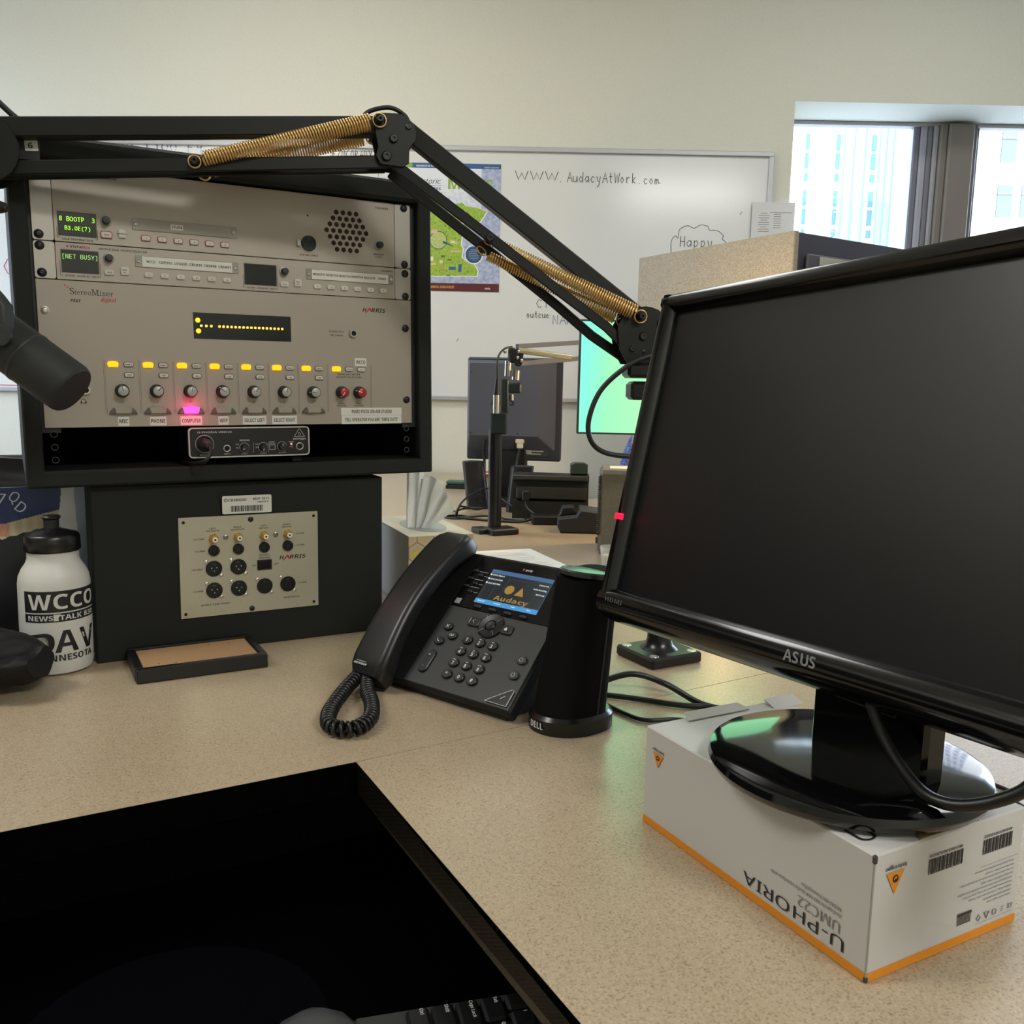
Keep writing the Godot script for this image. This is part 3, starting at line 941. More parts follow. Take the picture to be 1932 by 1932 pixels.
	t.text("VM-55-D DUAL SOURCE SELECTOR", mm(-142.6, 93.8, 0.15), 0.0024, {"w": 0.055})
	t.text("ACTIVE - SOURCES - NEXT", mm(-190, 128, 0.15), 0.0022, {"w": 0.038})
	t.text("ACTIVE - SOURCES - NEXT", mm(26, 129, 0.15), 0.0022, {"w": 0.038})
	t.text("HARRIS", mm(204.9, 94.5, 0.15), 0.0026, {"bold": true, "w": 0.017, "slant": 0.2})
	bracket_lines(t, -213.6, -169.3, 112, 128)
	bracket_lines(t, 2.4, 48.0, 113, 129)
	part("lettering", t, ink, o)
	t = ug(off).text("Max", mm(-184.0, 93.4, 0.15), 0.0032, {"bold": true, "w": 0.009})
	t.prism(PackedVector2Array([Vector2(-0.2065, -0.0934), Vector2(-0.2035, -0.0918), Vector2(-0.2035, -0.095)]), 0.0, 0.00015)
	part("lettering", t, red, o)

func bracket_lines(g: Geo, u0: float, u1: float, d0: float, d1: float):
	for q in [[u0, (d0 + d1) / 2, 0.5, d1 - d0], [u1, (d0 + d1) / 2, 0.5, d1 - d0], [u0 + 1.5, d1, 3.0, 0.5], [u1 - 1.5, d1, 3.0, 0.5]]:
		g.box(mm(q[0], q[1], 0.05), Vector3(q[2], q[3], 0.1) * 0.001)

func display(o: Node3D, off: float, u0: float, u1: float, d0: float, d1: float, rows: Array, e: float):
	part("display_bezel", plate(ug(off), u0 - 1, u1 + 1, d0 - 1, d1 + 1, 0, 0.5, 0.6, 0.3), M("#55514c", 0.4), o)
	var gl := part("display", plate(ug(off), u0, u1, d0, d1, 0.2, 0.9, 0.3, 0.1), M("#0a0f09", 0.12), o)
	var h := (d1 - d0)
	for i in rows.size():
		if rows[i]:
			var t := ug(off)
			t.text(rows[i], mm((u0 + u1) / 2, d0 + h * (0.28 if i == 0 else 0.68), 1.05), 0.0052 if i == 0 else 0.0046, {"mono": true, "bold": true, "w": (u1 - u0) * 0.00095 * (1.0 if i == 0 else 0.72)})
			part("display_text", t, glow("#9dff1c" if e > 0.8 else "#9fd870", 2.0 * e), gl)

func strip(o: Node3D, off: float, u0: float, u1: float, d0: float, d1: float, col: String, words := []):
	var br := part("label_holder", plate(ug(off), u0, u1, d0, d1, 0, 1.0, 0.8, 0.3), M("#8b877f", 0.35, 0.5), o)
	var c := part("label_strip", plate(ug(off), u0 + 8.2, u1 - 8.2, d0 + 0.6, d1 - 0.6, 0.5, 1.4, 0.2, 0.1), M(col, 0.35), o)
	for s in [u0 + 4, u1 - 4]:
		var g := ug(off)
		g.x = g.b * Transform3D(FACE, mm(s, (d0 + d1) / 2, 1.0))
		g.lathe([Vector2(0, 0), Vector2(2.4, 0), Vector2(2.2, 1.0), Vector2(1.0, 1.5), Vector2(0.8, 0.8), Vector2(0, 0.8)].map(func(q): return q * 0.001), 16)
		part("screw", g, M("#c8c4ba", 0.25, 0.8), br)
	if words.size():
		var t := ug(off)
		var ww := (u1 - u0 - 18.0) / words.size()
		for i in words.size():
			t.text(words[i], mm(u0 + 9 + ww * (i + 0.5), (d0 + d1) / 2 - 0.3, 1.5), 0.0031, {"bold": true, "w": minf(ww * 0.92, words[i].length() * 2.55) * 0.001})
		part("lettering", t, M("#26221f", 0.6), c)

func xlr_round(o: Node3D, off: float, u: float, d: float, female: bool, r := 10.4, z := 0.0, flange := true):
	var g := ug(off)
	g.x = g.b * Transform3D(FACE, mm(u, d, z))
	g.lathe([Vector2(0, 1.0), Vector2(r * 0.82, 1.0), Vector2(r * 0.82, 2.4), Vector2(r * 0.95, 2.4), Vector2(r, 1.6), Vector2(r, 0)].map(func(q): return q * 0.001), 32)
	var x := part("connector", g, M("#0e0e10", 0.4), o)
	if flange:
		part("connector_ring", ug(off).ring(mm(u, d, z + 0.6), Vector3.BACK, (r + 0.6) * 0.001, 0.0006, 32, 6), M("#bdb8ac", 0.3, 0.7), x)
	for k in 3:
		var a := PI * 0.5 + PI * (k - 1) * 0.62 + PI
		g = ug(off)
		g.x = g.b * Transform3D(FACE, mm(u + cos(a) * 3.6, d - sin(a) * 3.2, z + 1.0))
		if female:
			g.cyl(0.0012, 0, 0.0002, 10)
			part("socket_hole", g, M("#1f1f22", 0.8), x)
		else:
			g.cyl(0.0008, 0, 0.002, 10, 0.0003)
			part("pin", g, M("#e8e6e0", 0.2, 0.5), x)
	part("key_slot", ug(off).box(mm(u, d - r * 0.62, z + 1.1), Vector3(0.004, 0.0012, 0.0006)), M("#4a4a4c", 0.5), x)

func mixer():
	var off := 0.31115
	var silver := M("#a2988b", 0.42, 0.25)
	var ink := M("#1f1b18", 0.6)
	var red := M("#b3242b", 0.55)
	var o := unit("mixer", "large silver rack mixer with seven grey knobs and yellow lit buttons", "audio mixer", off)
	part("faceplate", plate(ug(off), -241, 241, 133.7, 311, -3, 0, 1.0, 0.5), silver, o)
	part("chassis", ug(off).box(mm(0, 222, -123), Vector3(0.43, 0.17, 0.24)), M("#4a4846", 0.5), o)
	screw(o, off, -232.6, 170.5, "#cfc9bc", 4.0, 0.7)
	screw(o, off, 231.9, 173.8)
	screw(o, off, 232.4, 276.8)
	# level meter
	var mt := part("level_meter", plate(ug(off), -63.2, 63.8, 164.7, 198.1, -0.2, 0.6, 0.3, 0.2), M("#0b0a08", 0.15), o)
	var g := ug(off)
	for i in 20:
		var u := -46.0 + i * 5.15 if i > 2 else -52.5 + i * 6.3 - 1.0
		g.prism(rr(0.0031, 0.0030, 0.0008, u * 0.001, -0.1815, 2), 0.0006, 0.0009)
	part("led_row", g, glow("#ffb83d", 2.2), mt)
	for q in [[-57.6, 174.5], [-57.2, 188.2]]:
		part("led", ug(off).prism(ngon(16, 0.0032, q[0] * 0.001, -q[1] * 0.001), 0.0006, 0.0012), glow("#ffc814", 1.6), mt)
	jack(o, off, 152.1, 183.9, "#b5b0a5")
	jack(o, off, -193.8, 265.1, "#c9c3b6")
	# seven channels
	var cap := [[-14.0, "MIC", 13.0], [35.0, "PHONE", 19.8], [12.0, "COMPUTER", 27.0], [-45.0, "WFP", 13.2], [30.0, "SELECT LEFT", 31.5], [16.0, "SELECT RIGHT", 34.5], [-90.0, "", 0.0]]
	var lines := ug(off)
	for i in 9:
		var u: float = [-171.5, -131.0, -90.4, -49.8, -9.2, 31.6, 72.4, 114.0, 177.8][i]
		for s in [-0.8, 0.8]:
			lines.box(mm(u + s, 261, 0.03), Vector3(0.25, 66, 0.1) * 0.001)
	for i in 7:
		var u := -152.3 + 40.8 * i
		lit_button(o, off, u - 9.0, 233.1 + i * 0.15)
		button(o, off, u + 9.0, 233.1 + i * 0.15, "PGM 2", "#cfc9bd", "#5a5650", 10.8, 4.9)
		button(o, off, u + 9.0, 246.1 + i * 0.1, "TALK" if i == 0 else "CUE", "#cfc9bd", "#5a5650", 10.8, 4.9)
		big_knob(o, off, u, 265.7 + i * 0.14, cap[i][0], "#a9a8a2", "#1c1c1c")
		lines.text(str(i + 1), mm(u, 279.5, 0.1), 0.0022, {"bold": true})
		for k in 11:
			var a := deg_to_rad(-150.0 + k * 30.0)
			lines.box(mm(u + sin(a) * 11.6, 265.7 - cos(a) * 11.6, 0.03), Vector3(0.4, 0.4, 0.1) * 0.001)
		on_button(o, off, u, 289.9 + i * 0.1, i == 2)
		if cap[i][1]:
			tape(o, off, u, 303.9 + i * 0.1, cap[i][2], 11.6, cap[i][1])
	lit_button(o, off, 126.6, 234.1)
	button(o, off, 145.2, 234.2, "PGM 2", "#cfc9bd", "#5a5650", 10.8, 4.9)
	button(o, off, 163.0, 234.5, "EXT", "#cfc9bd", "#5a5650", 10.8, 4.9)
	big_knob(o, off, 133.5, 266.4, 212.0, "#a52a2c", "#efe9dd")
	big_knob(o, off, 159.3, 266.5, -72.0, "#a52a2c", "#efe9dd")
	tape(o, off, 162.7, 223.7, 17.5, 11.5, "WCCO")
	tape(o, off, 178.5, 293.6, 92, 10.6, "PGM2 FEEDS ON-AIR STUDIO", 0.66)
	tape(o, off, 178.6, 305.2, 91, 12.0, "TELL OPERATOR YOU ARE \"SMX6 OUT2\"", 0.9)
	lines.text("MONITOR / METER", mm(145.1, 241.2, 0.1), 0.0021, {"w": 0.033})
	lines.text("SOURCE SELECTORS", mm(145.1, 245.2, 0.1), 0.0021, {"w": 0.037})
	lines.text("ROOM", mm(133.5, 282.2, 0.1), 0.0019, {"w": 0.009})
	lines.text("MONITOR", mm(133.5, 285.2, 0.1), 0.0019, {"w": 0.014})
	lines.text("HEAD", mm(159.3, 282.2, 0.1), 0.0019, {"w": 0.009})
	lines.text("PHONES", mm(159.3, 285.2, 0.1), 0.0019, {"w": 0.014})
	lines.text("STEREO IN 4", mm(128, 182.2, 0.1), 0.0021, {"w": 0.021})
	lines.text("TRS (unbal)", mm(128, 187.2, 0.1), 0.0021, {"w": 0.019})
	lines.text("S", mm(-202.3, 146.2, 0.1), 0.0078, {"serif": true, "bold": false})
	lines.text("tereo", mm(-190.5, 147.3, 0.1), 0.0058, {"serif": true, "bold": false, "w": 0.018})
	lines.text("M", mm(-176.6, 146.6, 0.1), 0.0072, {"serif": true, "bold": false})
	lines.text("ixer", mm(-164.2, 147.3, 0.1), 0.0058, {"serif": true, "bold": false, "w": 0.0155})
	lines.text("PR&E", mm(-198.8, 157.3, 0.1), 0.0036, {"bold": true, "w": 0.0105, "slant": 0.2})
	logo(o, off, lines, 184.5, 150.2, 0.034, 0.0056)
	# headphone sign by the jack
	lines.ring(mm(-196.8, 278.6, 0.1), Vector3.BACK, 0.0026, 0.0003, 16, 4)
	for s in [-1, 1]: lines.box(mm(-196.8 + s * 2.7, 280.3, 0.1), Vector3(1.1, 3.0, 0.3) * 0.001)
	part("lettering", lines, ink, o)
	g = ug(off).text("digital", mm(-162.1, 154.8, 0.15), 0.0046, {"serif": true, "w": 0.0165, "slant": 0.15})
	for q in [[-209.5, 139.8], [-206.8, 141.8], [-204.2, 143.6]]: g.box(mm(q[0], q[1], 0.05), Vector3(1.6, 1.6, 0.1) * 0.001)
	part("lettering", g, red, o)

func logo(o: Node3D, off: float, g: Geo, u: float, d: float, w: float, h: float, z := 0.12):
	var c := mm(u, d, z)
	g.text("H", c + Vector3(-w * 0.425, 0, 0), h, {"w": w * 0.14, "slant": 0.25})
	g.text("RRIS", c + Vector3(w * 0.19, 0, 0), h, {"w": w * 0.6, "slant": 0.25})
	var q := PackedVector2Array()
	for a in [Vector2(-0.41, -1.0), Vector2(-0.235, 0.5), Vector2(-0.165, 0.5), Vector2(-0.095, -0.5), Vector2(-0.165, -0.5), Vector2(-0.21, 0.12), Vector2(-0.30, -0.5)]: q.append(Vector2(c.x + a.x * w, c.y + a.y * h))
	var t := ug(off)
	t.mv(Vector3(0, 0, c.z)).prism(q, 0, 0.00003)
	part("lettering", t, M("#b3242b", 0.55), o)

func lit_button(o: Node3D, off: float, u: float, d: float):
	var g := ug(off)
	var p := PackedVector2Array()
	for q in [[-0.42, 0.5], [-0.5, 0.1], [-0.42, -0.5], [0.42, -0.5], [0.5, 0.1], [0.42, 0.5], [0.2, 0.6], [-0.2, 0.6]]:
		p.append(Vector2((u + q[0] * 13.0) * 0.001, (-d + q[1] * 6.6) * 0.001))
	g.prism(p, 0, 0.003, 0.0008)
	part("lit_button", g, glow("#ffb400", 1.5), o, "button lit amber yellow")

func jack(o: Node3D, off: float, u: float, d: float, col: String):
	var g := ug(off)
	g.prism(ngon(6, 0.0066, u * 0.001, -d * 0.001, 0.3), 0, 0.0022, 0.0005)
	g.x = g.b * Transform3D(FACE, mm(u, d, 0))
	g.lathe([Vector2(3.4, 2.2), Vector2(3.4, 1.0), Vector2(3.6, 4.6), Vector2(5.2, 4.6), Vector2(5.6, 3.8), Vector2(5.6, 1.8)].map(func(q): return q * 0.001), 24)
	var j := part("jack", g, M(col, 0.3, 0.6), o)
	g = ug(off)
	g.x = g.b * Transform3D(FACE, mm(u, d, 0))
	g.cyl(0.0036, 0.001, 0.0042, 20)
	part("jack_hole", g, M("#070707", 0.8), j)

func big_knob(o: Node3D, off: float, u: float, d: float, deg: float, cap: String, line: String):
	var g := ug(off)
	g.x = g.b * Transform3D(FACE, mm(u, d, 0))
	var rings := []
	g.lathe([Vector2(0, 0.3), Vector2(8.6, 0.3), Vector2(8.4, 3.5), Vector2(7.3, 4.4), Vector2(6.9, 14.0), Vector2(6.5, 14.8), Vector2(0, 14.8)].map(func(q): return q * 0.001), 30)
	var k := part("knob", g, M("#17181a", 0.42), o)
	g = ug(off)
	g.x = g.b * Transform3D(FACE, mm(u, d, 0))
	g.lathe([Vector2(0, 14.7), Vector2(6.0, 14.7), Vector2(6.0, 15.0), Vector2(5.5, 15.4), Vector2(0, 15.5)].map(func(q): return q * 0.001), 28)
	part("knob_cap", g, M(cap, 0.38, 0.15), k)
	g = ug(off)
	g.x = g.b * Transform3D(Basis(Vector3.BACK, -deg_to_rad(deg)), mm(u, d, 15.55))
	g.box(Vector3(0, 0.0026, 0), Vector3(0.0008, 0.0055, 0.0002))
	part("pointer", g, M(line, 0.5), k)
	g = ug(off)
	g.x = g.b * Transform3D(Basis(Vector3.BACK, -deg_to_rad(deg)), mm(u, d, 0))
	g.box(Vector3(0, 0.0072, 0.0095), Vector3(0.0009, 0.0006, 0.009))
	part("pointer", g, M("#d9d5cb", 0.5), k)

func on_button(o: Node3D, off: float, u: float, d: float, lit: bool):
	var p := PackedVector2Array([Vector2(-16.6, -5.0), Vector2(16.6, -5.0), Vector2(15.2, -1.5), Vector2(11.5, 2.6), Vector2(6.0, 5.0), Vector2(-6.0, 5.0), Vector2(-11.5, 2.6), Vector2(-15.2, -1.5)])
	for i in p.size(): p[i] = (p[i] + Vector2(u, -d)) * 0.001
	var h := part("button_housing", ug(off).prism(p, 0, 0.004, 0.001), M("#5c5852", 0.5), o)
	var q := PackedVector2Array([Vector2(-8.6, -4.7), Vector2(8.6, -4.7), Vector2(10.8, 3.6), Vector2(4, 5.2), Vector2(-4, 5.2), Vector2(-10.8, 3.6)])
	for i in q.size(): q[i] = (q[i] + Vector2(u, -d)) * 0.001
	var b := part("on_button", ug(off).prism(q, 0.001, 0.0065, 0.0012), glow("#ff3f9a", 2.6) if lit else M("#9b9486", 0.4), h, "button lit bright pink" if lit else "")
	if lit: lamp("pink_button_lamp", head() * mm(u, d, 12), Color("#ff1f6e"), 0.0009, 0.008)

func tape(o: Node3D, off: float, u: float, d: float, w: float, h: float, s: String, k := 0.86):
	var t := part("tape_label", plate(ug(off), u - w / 2, u + w / 2, d - h / 2, d + h / 2, 0, 0.35, 0.3, 0.1), M("#d8d5cb", 0.45), o)
	part("lettering", ug(off).text(s, mm(u, d, 0.45), minf(h * 0.45, 5.0) * 0.001, {"bold": true, "w": minf(w * k, s.length() * 3.4) * 0.001}), M("#2a2524", 0.6), t)

func interface_unit():
	# the small audio interface lying in the open bay
	var off := 0.3625
	var o := unit("audio_interface", "small black audio interface with white markings lying in the rack's open bay", "audio interface", off)
	var black := M("#121214", 0.4)
	var wh := M("#b9b7b2", 0.5)
	var b := ug(off)
	b.prism(rr(0.156, 0.037, 0.004, 0.0045, -0.3335), -0.105, -0.001, 0.001)
	part("case", b, M("#1a1a1c", 0.5), o)
	part("front_frame", frame_ring(ug(off), 0.0045, -0.3333, 0.161, 0.0402, 0.0055, 0.0017, -0.004, 0.003), M("#c3c0ba", 0.35, 0.3), o)
	part("front_panel", ug(off).prism(rr(0.158, 0.0375, 0.004, 0.0045, -0.3333), -0.002, 0.0008, 0.0003), black, o)
	for s in [-0.06, 0.069]: part("rubber_foot", ug(off).box(Vector3(s, -0.3587, -0.03), Vector3(0.014, 0.0077, 0.05), 0.001), M("#0a0a0a", 0.8), o)
	# combo socket with the microphone plug in it
	xlr_round(o, off, -55.5, 335.0, true, 11.0, 0.5)
	var g := ug(off)
	g.x = g.b * Transform3D(FACE, mm(-55.5, 335, 1.5))
	g.lathe([Vector2(0, 0), Vector2(7.5, 0), Vector2(7.5, 20), Vector2(6.0, 22), Vector2(4.2, 34), Vector2(0, 34)].map(func(q): return q * 0.001), 20)
	var plug := part("plug", g, M("#2b2627", 0.5), o)
	g = ug(off).tube(curve([mm(-55.5, 335, 33), mm(-56, 342, 44), mm(-62, 352, 48), mm(-68, 356, 40), mm(-74, 358.5, 20), mm(-80, 359, -30)]), 0.0024, 8)
	part("plug_cable", g, M("#0d0d0e", 0.5), plug)
	for q in [[-27, 341.5, 4.2], [71.5, 341.0, 4.6]]:
		var jr := part("jack_ring", ug(off).ring(mm(q[0], q[1], 1.0), Vector3.BACK, q[2] * 0.001, 0.0011, 24, 6), M("#bdbab2", 0.25, 0.8), o)
		part("jack_hole", ug(off).prism(ngon(16, q[2] * 0.0007, q[0] * 0.001, -q[1] * 0.001), 0, 0.0011), M("#050505", 0.8), jr)
	for q in [[-4, 341, -120.0], [21.0, 341, -160.0], [46.8, 340.5, -12.0]]:
		g = ug(off)
		g.x = g.b * Transform3D(FACE, mm(q[0], q[1], 0.8))
		g.lathe([Vector2(0, 0), Vector2(5.4, 0), Vector2(5.0, 7), Vector2(4.4, 8.2), Vector2(0, 8.2)].map(func(z): return z * 0.001), 24)
		var k := part("knob", g, M("#1c1c1f", 0.4), o)
		part("dial_ring", ug(off).ring(mm(q[0], q[1], 0.9), Vector3.BACK, 0.0064, 0.00035, 24, 4), wh, k)
		g = ug(off)
		g.x = g.b * Transform3D(Basis(Vector3.BACK, -deg_to_rad(q[2])), mm(q[0], q[1], 9.1))
		g.box(Vector3(0, 0.003, 0), Vector3(0.0009, 0.0032, 0.0002))
		part("pointer", g, wh, k)
	part("push_switch", frame_ring(ug(off), 0.0335, -0.3415, 0.008, 0.007, 0.001, 0.0005, 0.0005, 0.0012), wh, o)
	part("power_led", ug(off).prism(ngon(12, 0.0013, 0.0598, -0.3375), 0.0005, 0.0014), glow("#ff8a70", 2.2), o)
	var t := ug(off)
	t.text("U-PHORIA UMC22", mm(-42, 319.5, 0.95), 0.0024, {"w": 0.044})
	t.text("MIDAS", mm(-3.5, 331, 0.95), 0.0022, {"w": 0.013, "slant": 0.2})
	for q in [["MIC/LINE 1", -55.5, 349.3, 13.0], ["INST 2", -27, 349, 7.5], ["GAIN 1", -4, 349.2, 8.5], ["GAIN 2", 21, 349.2, 8.5], ["OUTPUT", 46.8, 349.2, 10.0], ["DIRECT", 33.5, 334, 7.5], ["MONITOR", 33.5, 336.6, 9.0], ["CLIP", -13.5, 336.5, 4.0], ["SIG", -13.5, 341, 3.5], ["CLIP", 12.5, 336.5, 4.0], ["SIG", 12.5, 341, 3.5], ["POWER", 59.8, 334.5, 7.0], ["+48 V", 59.5, 341.5, 5.0]]:
		t.text(q[0], mm(q[1], q[2], 0.95), 0.0016, {"w": q[3] * 0.001})
	t.text("behringer", mm(71.5, 330.5, 0.95), 0.0026, {"bold": true, "w": 0.018})
	for u in [8.0, 28.0]: t.box(mm(u, 341, 0.9), Vector3(0.3, 14, 0.1) * 0.001)
	var tr := [Vector3(0.0642, -0.3275, 0.0009), Vector3(0.0788, -0.3275, 0.0009), Vector3(0.0715, -0.316, 0.0009)]
	for i in 3: t.tube([tr[i], tr[(i + 1) % 3]], 0.00035, 4)
	t.ring(Vector3(0.0715, -0.3238, 0.0009), Vector3.BACK, 0.0018, 0.0003, 14, 4)
	part("lettering", t, wh, o)

func frame_ring(g: Geo, cx: float, cy: float, w: float, h: float, r: float, t: float, z0: float, z1: float) -> Geo:
	var a := rr(w, h, r, cx, cy, 6)
	var c := rr(w - 2 * t, h - 2 * t, maxf(r - t, 0.0002), cx, cy, 6)
	var m := a.size()
	var cc := Vector2(cx, cy)
	for i in m:
		var j := (i + 1) % m
		var nn := Vector3(a[i].x + a[j].x - 2 * cx, a[i].y + a[j].y - 2 * cy, 0).normalized()
		var e := (a[j] - a[i])
		if e.length() > 1e-7: nn = Vector3(e.y, -e.x, 0).normalized()
		if nn.dot(Vector3(a[i].x - cx, a[i].y - cy, 0)) < 0: nn = -nn
		g.quad(Geo.V(a[i], z1), Geo.V(a[j], z1), Geo.V(c[j], z1), Geo.V(c[i], z1), Vector3.BACK)
		g.quad(Geo.V(a[i], z0), Geo.V(a[j], z0), Geo.V(c[j], z0), Geo.V(c[i], z0), Vector3.FORWARD)
		g.quad(Geo.V(a[i], z0), Geo.V(a[j], z0), Geo.V(a[j], z1), Geo.V(a[i], z1), nn)
		g.quad(Geo.V(c[i], z0), Geo.V(c[j], z0), Geo.V(c[j], z1), Geo.V(c[i], z1), -nn)
	return g

func feed_panel():
	# the connector plate on the rack's foot; heights count down from the top of the rack's panels
	var o := thing("connector_panel", "brushed metal connector panel with gold sockets screwed to the rack's foot", "connector panel", Transform3D(Basis(Vector3(0.8694, 0, -0.4941), Vector3.UP, Vector3(0.4941, 0, 0.8694)).orthonormalized(), W(-0.3561, 0, -1.1911) + Vector3(0.4941, 0, 0.8694) * -0.0045))
	var off := 0.615
	var metal := bumpy(M("#b8b29c", 0.4, 0.35).duplicate(), 0.6, 0.05, 0.05)
	part("plate", plate(ug(off), -95, 93, 429.8, 566.8, -0.5, 2.0, 0.6, 0.4), metal, o)
	var dark := M("#0f0f10", 0.45)
	for q in [[-88.6, 436.3], [87, 436.1], [-89, 560.8], [86.2, 560.8]]:
		part("screw_hole", ug(off).prism(ngon(16, 0.0021, q[0] * 0.001, -q[1] * 0.001), 0.002, 0.00215), M("#0a0a0a", 0.8), o)
	for q in [[-0.9, 436.4], [-1.4, 561.5]]:
		var g := ug(off)
		g.x = g.b * Transform3D(FACE, mm(q[0], q[1], 2))
		g.lathe([Vector2(0, 0), Vector2(3.8, 0), Vector2(3.4, 1.4), Vector2(1.6, 2.0), Vector2(1.2, 1.2), Vector2(0, 1.2)].map(func(z): return z * 0.001), 18)
		part("screw", g, M("#2a2420", 0.4, 0.3), o)
	var us := [-50.6, -18.3, 16.9, 49.5]
	for i in 4:
		var g := ug(off)
		g.prism(ngon(6, 0.0068, us[i] * 0.001, -0.4600, 0.2), 0.002, 0.0045, 0.0006)
		g.x = g.b * Transform3D(FACE, mm(us[i], 460, 4.5))
		g.lathe([Vector2(5.4, 0), Vector2(5.2, 2.4), Vector2(4.2, 2.4), Vector2(4.1, 8.5), Vector2(3.6, 9), Vector2(0, 9)].map(func(z): return z * 0.001), 24)
		var r := part("phono_socket", g, M("#c9a256", 0.28, 0.75), o)
		g = ug(off)
		g.x = g.b * Transform3D(FACE, mm(us[i], 460, 13.4))
		g.lathe([Vector2(0, 0), Vector2(3.5, 0), Vector2(3.3, 0.9), Vector2(1.5, 0.9), Vector2(1.3, 0.3), Vector2(0, 0.3)].map(func(z): return z * 0.001), 20)
		part("insulator", g, M("#efeadb", 0.4), r)
		g = ug(off)
		g.x = g.b * Transform3D(FACE, mm(us[i], 460, 13.8))
		g.cyl(0.0014, 0, 0.0002, 12)
		part("socket_hole", g, M("#0a0a0a", 0.8), r)
		# phone jack under it
		g = ug(off)
		g.x = g.b * Transform3D(FACE, mm(us[i], 476.4, 2))
		g.lathe([Vector2(0, 0), Vector2(7.4, 0), Vector2(7.2, 3.4), Vector2(6.0, 4.8), Vector2(4.4, 4.8), Vector2(3.6, 3.0), Vector2(0, 3.0)].map(func(z): return z * 0.001), 28)
		part("jack", g, dark, o)
	for q in [[-34.6, 459], [32.9, 459.3]]:
		var g := ug(off)
		g.x = g.b * Transform3D(FACE, mm(q[0], q[1], 2))
		g.lathe([Vector2(0, 0), Vector2(3.6, 0), Vector2(3.4, 1.6), Vector2(1.9, 2.2), Vector2(1.6, 0.8), Vector2(0, 0.8)].map(func(z): return z * 0.001), 18)
		part("screw", g, M("#8f8d86", 0.3, 0.7), o)
	for q in [[-51.2, 501.1, 0], [-18.7, 501.1, 0], [-51.3, 531.1, 0], [-18.7, 531, 0], [16.4, 531.1, 1], [48.9, 531.1, 1]]:
		xlr_round(o, off, q[0], q[1], q[2] == 1, 10.8, 2.0, false)
		for s in [-1, 1]:
			var g := ug(off)
			g.x = g.b * Transform3D(FACE, mm(q[0] + s * 9.6, q[1] + s * 10.0, 2))
			g.lathe([Vector2(0, 0), Vector2(2.8, 0), Vector2(2.5, 1.3), Vector2(1.1, 1.8), Vector2(0.9, 1.0), Vector2(0, 1.0)].map(func(z): return z * 0.001), 16)
			part("screw", g, M("#d2cfc5", 0.25, 0.8), o)
	var sw := part("rocker_frame", plate(ug(off), 6.8, 26.6, 494, 508.2, 2, 4.2, 0.8, 0.5), dark, o)
	var g2 := ug(off)
	g2.x = g2.b * Transform3D(Basis(Vector3.UP, 0.16), mm(16.7, 501.1, 4.2))
	g2.box(Vector3.ZERO, Vector3(0.0165, 0.011, 0.004), 0.0008)
	part("rocker", g2, M("#151517", 0.35), sw)
	var t := ug(off)
	for q in [["LEFT", -51.5, 446.2, 8.5], ["OUTPUTS", -51.5, 449.6, 17.5], ["RIGHT", -18.5, 446.2, 10.5], ["OUTPUTS", -18.5, 449.6, 17.5], ["LEFT", 16.5, 446.2, 8.5], ["INPUTS", 16.5, 449.6, 13.5], ["RIGHT", 48.5, 446.2, 10.5], ["INPUTS", 48.5, 449.6, 13.5],
			["-10 DBV", -69.8, 460, 15.0], ["+4 DBM", -69, 476.4, 13.5], ["-50 DBM", -73.0, 501.1, 14.5], ["+4 DBM", -73, 531, 14.0], ["-10 DBV", 67, 460, 13.0], ["+4 DBM", 67, 476.6, 12.5], ["+4 DBM", 69.5, 531, 12.5], ["OUTPUT", 17, 487.6, 14.5], ["GROUND", 17, 491.4, 15.5], ["ON", 2.2, 501.3, 5.0], ["LIFT", 33, 501.3, 7.0], ["WORLD FEED PANEL", -50, 550.6, 39.0], ["MADE IN USA", 54.3, 550.6, 22.5]]:
		t.text(q[0], mm(q[1], q[2], 2.1), 0.0021, {"w": q[3] * 0.001})
	logo(o, off, t, 56.6, 492.7, 0.037, 0.0056, 2.12)
	part("lettering", t, M("#262220", 0.6), o)

# ---------------------------------------------------------------- the microphone arm
# a flat bar from a to c, h high in the plane of the arm, t thick
func bar(g: Geo, a: Vector3, c: Vector3, h: float, t: float, ch := 0.0012):
	var d := (c - a).normalized()
	var nn := Vector3(-d.z, 0, d.x)
	if nn.z < 0: nn = -nn
	nn = nn.normalized()
	var up := nn.cross(d).normalized()
	g.mv(g.b.affine_inverse() * ((a + c) * 0.5), Basis.IDENTITY)
	g.x = g.b * Transform3D(Basis(d, up, nn), (a + c) * 0.5)
	g.box(Vector3.ZERO, Vector3((c - a).length(), h, t), ch)
	g.mv()

func bolt(o: Node3D, called: String, p: Vector3, nn: Vector3, r: float, h: float, m: Material):
	var g := world(o) if o.get_parent() == self else Geo.new((o.get_parent() as Node3D).transform.affine_inverse())
	stud(g, p, nn, r, h)
	part(called, g, m, o)

func stud(g: Geo, p: Vector3, nn: Vector3, r: float, h: float):
	var s := nn.cross(Vector3.UP).normalized()
	g.x = g.b * Transform3D(Basis(s, nn, s.cross(nn)), p)
	g.lathe([Vector2(0, 0), Vector2(r, 0), Vector2(r, h * 0.5), Vector2(r * 0.8, h), Vector2(r * 0.35, h), Vector2(r * 0.3, h * 0.6), Vector2(0, h * 0.6)], 16)
	g.mv()

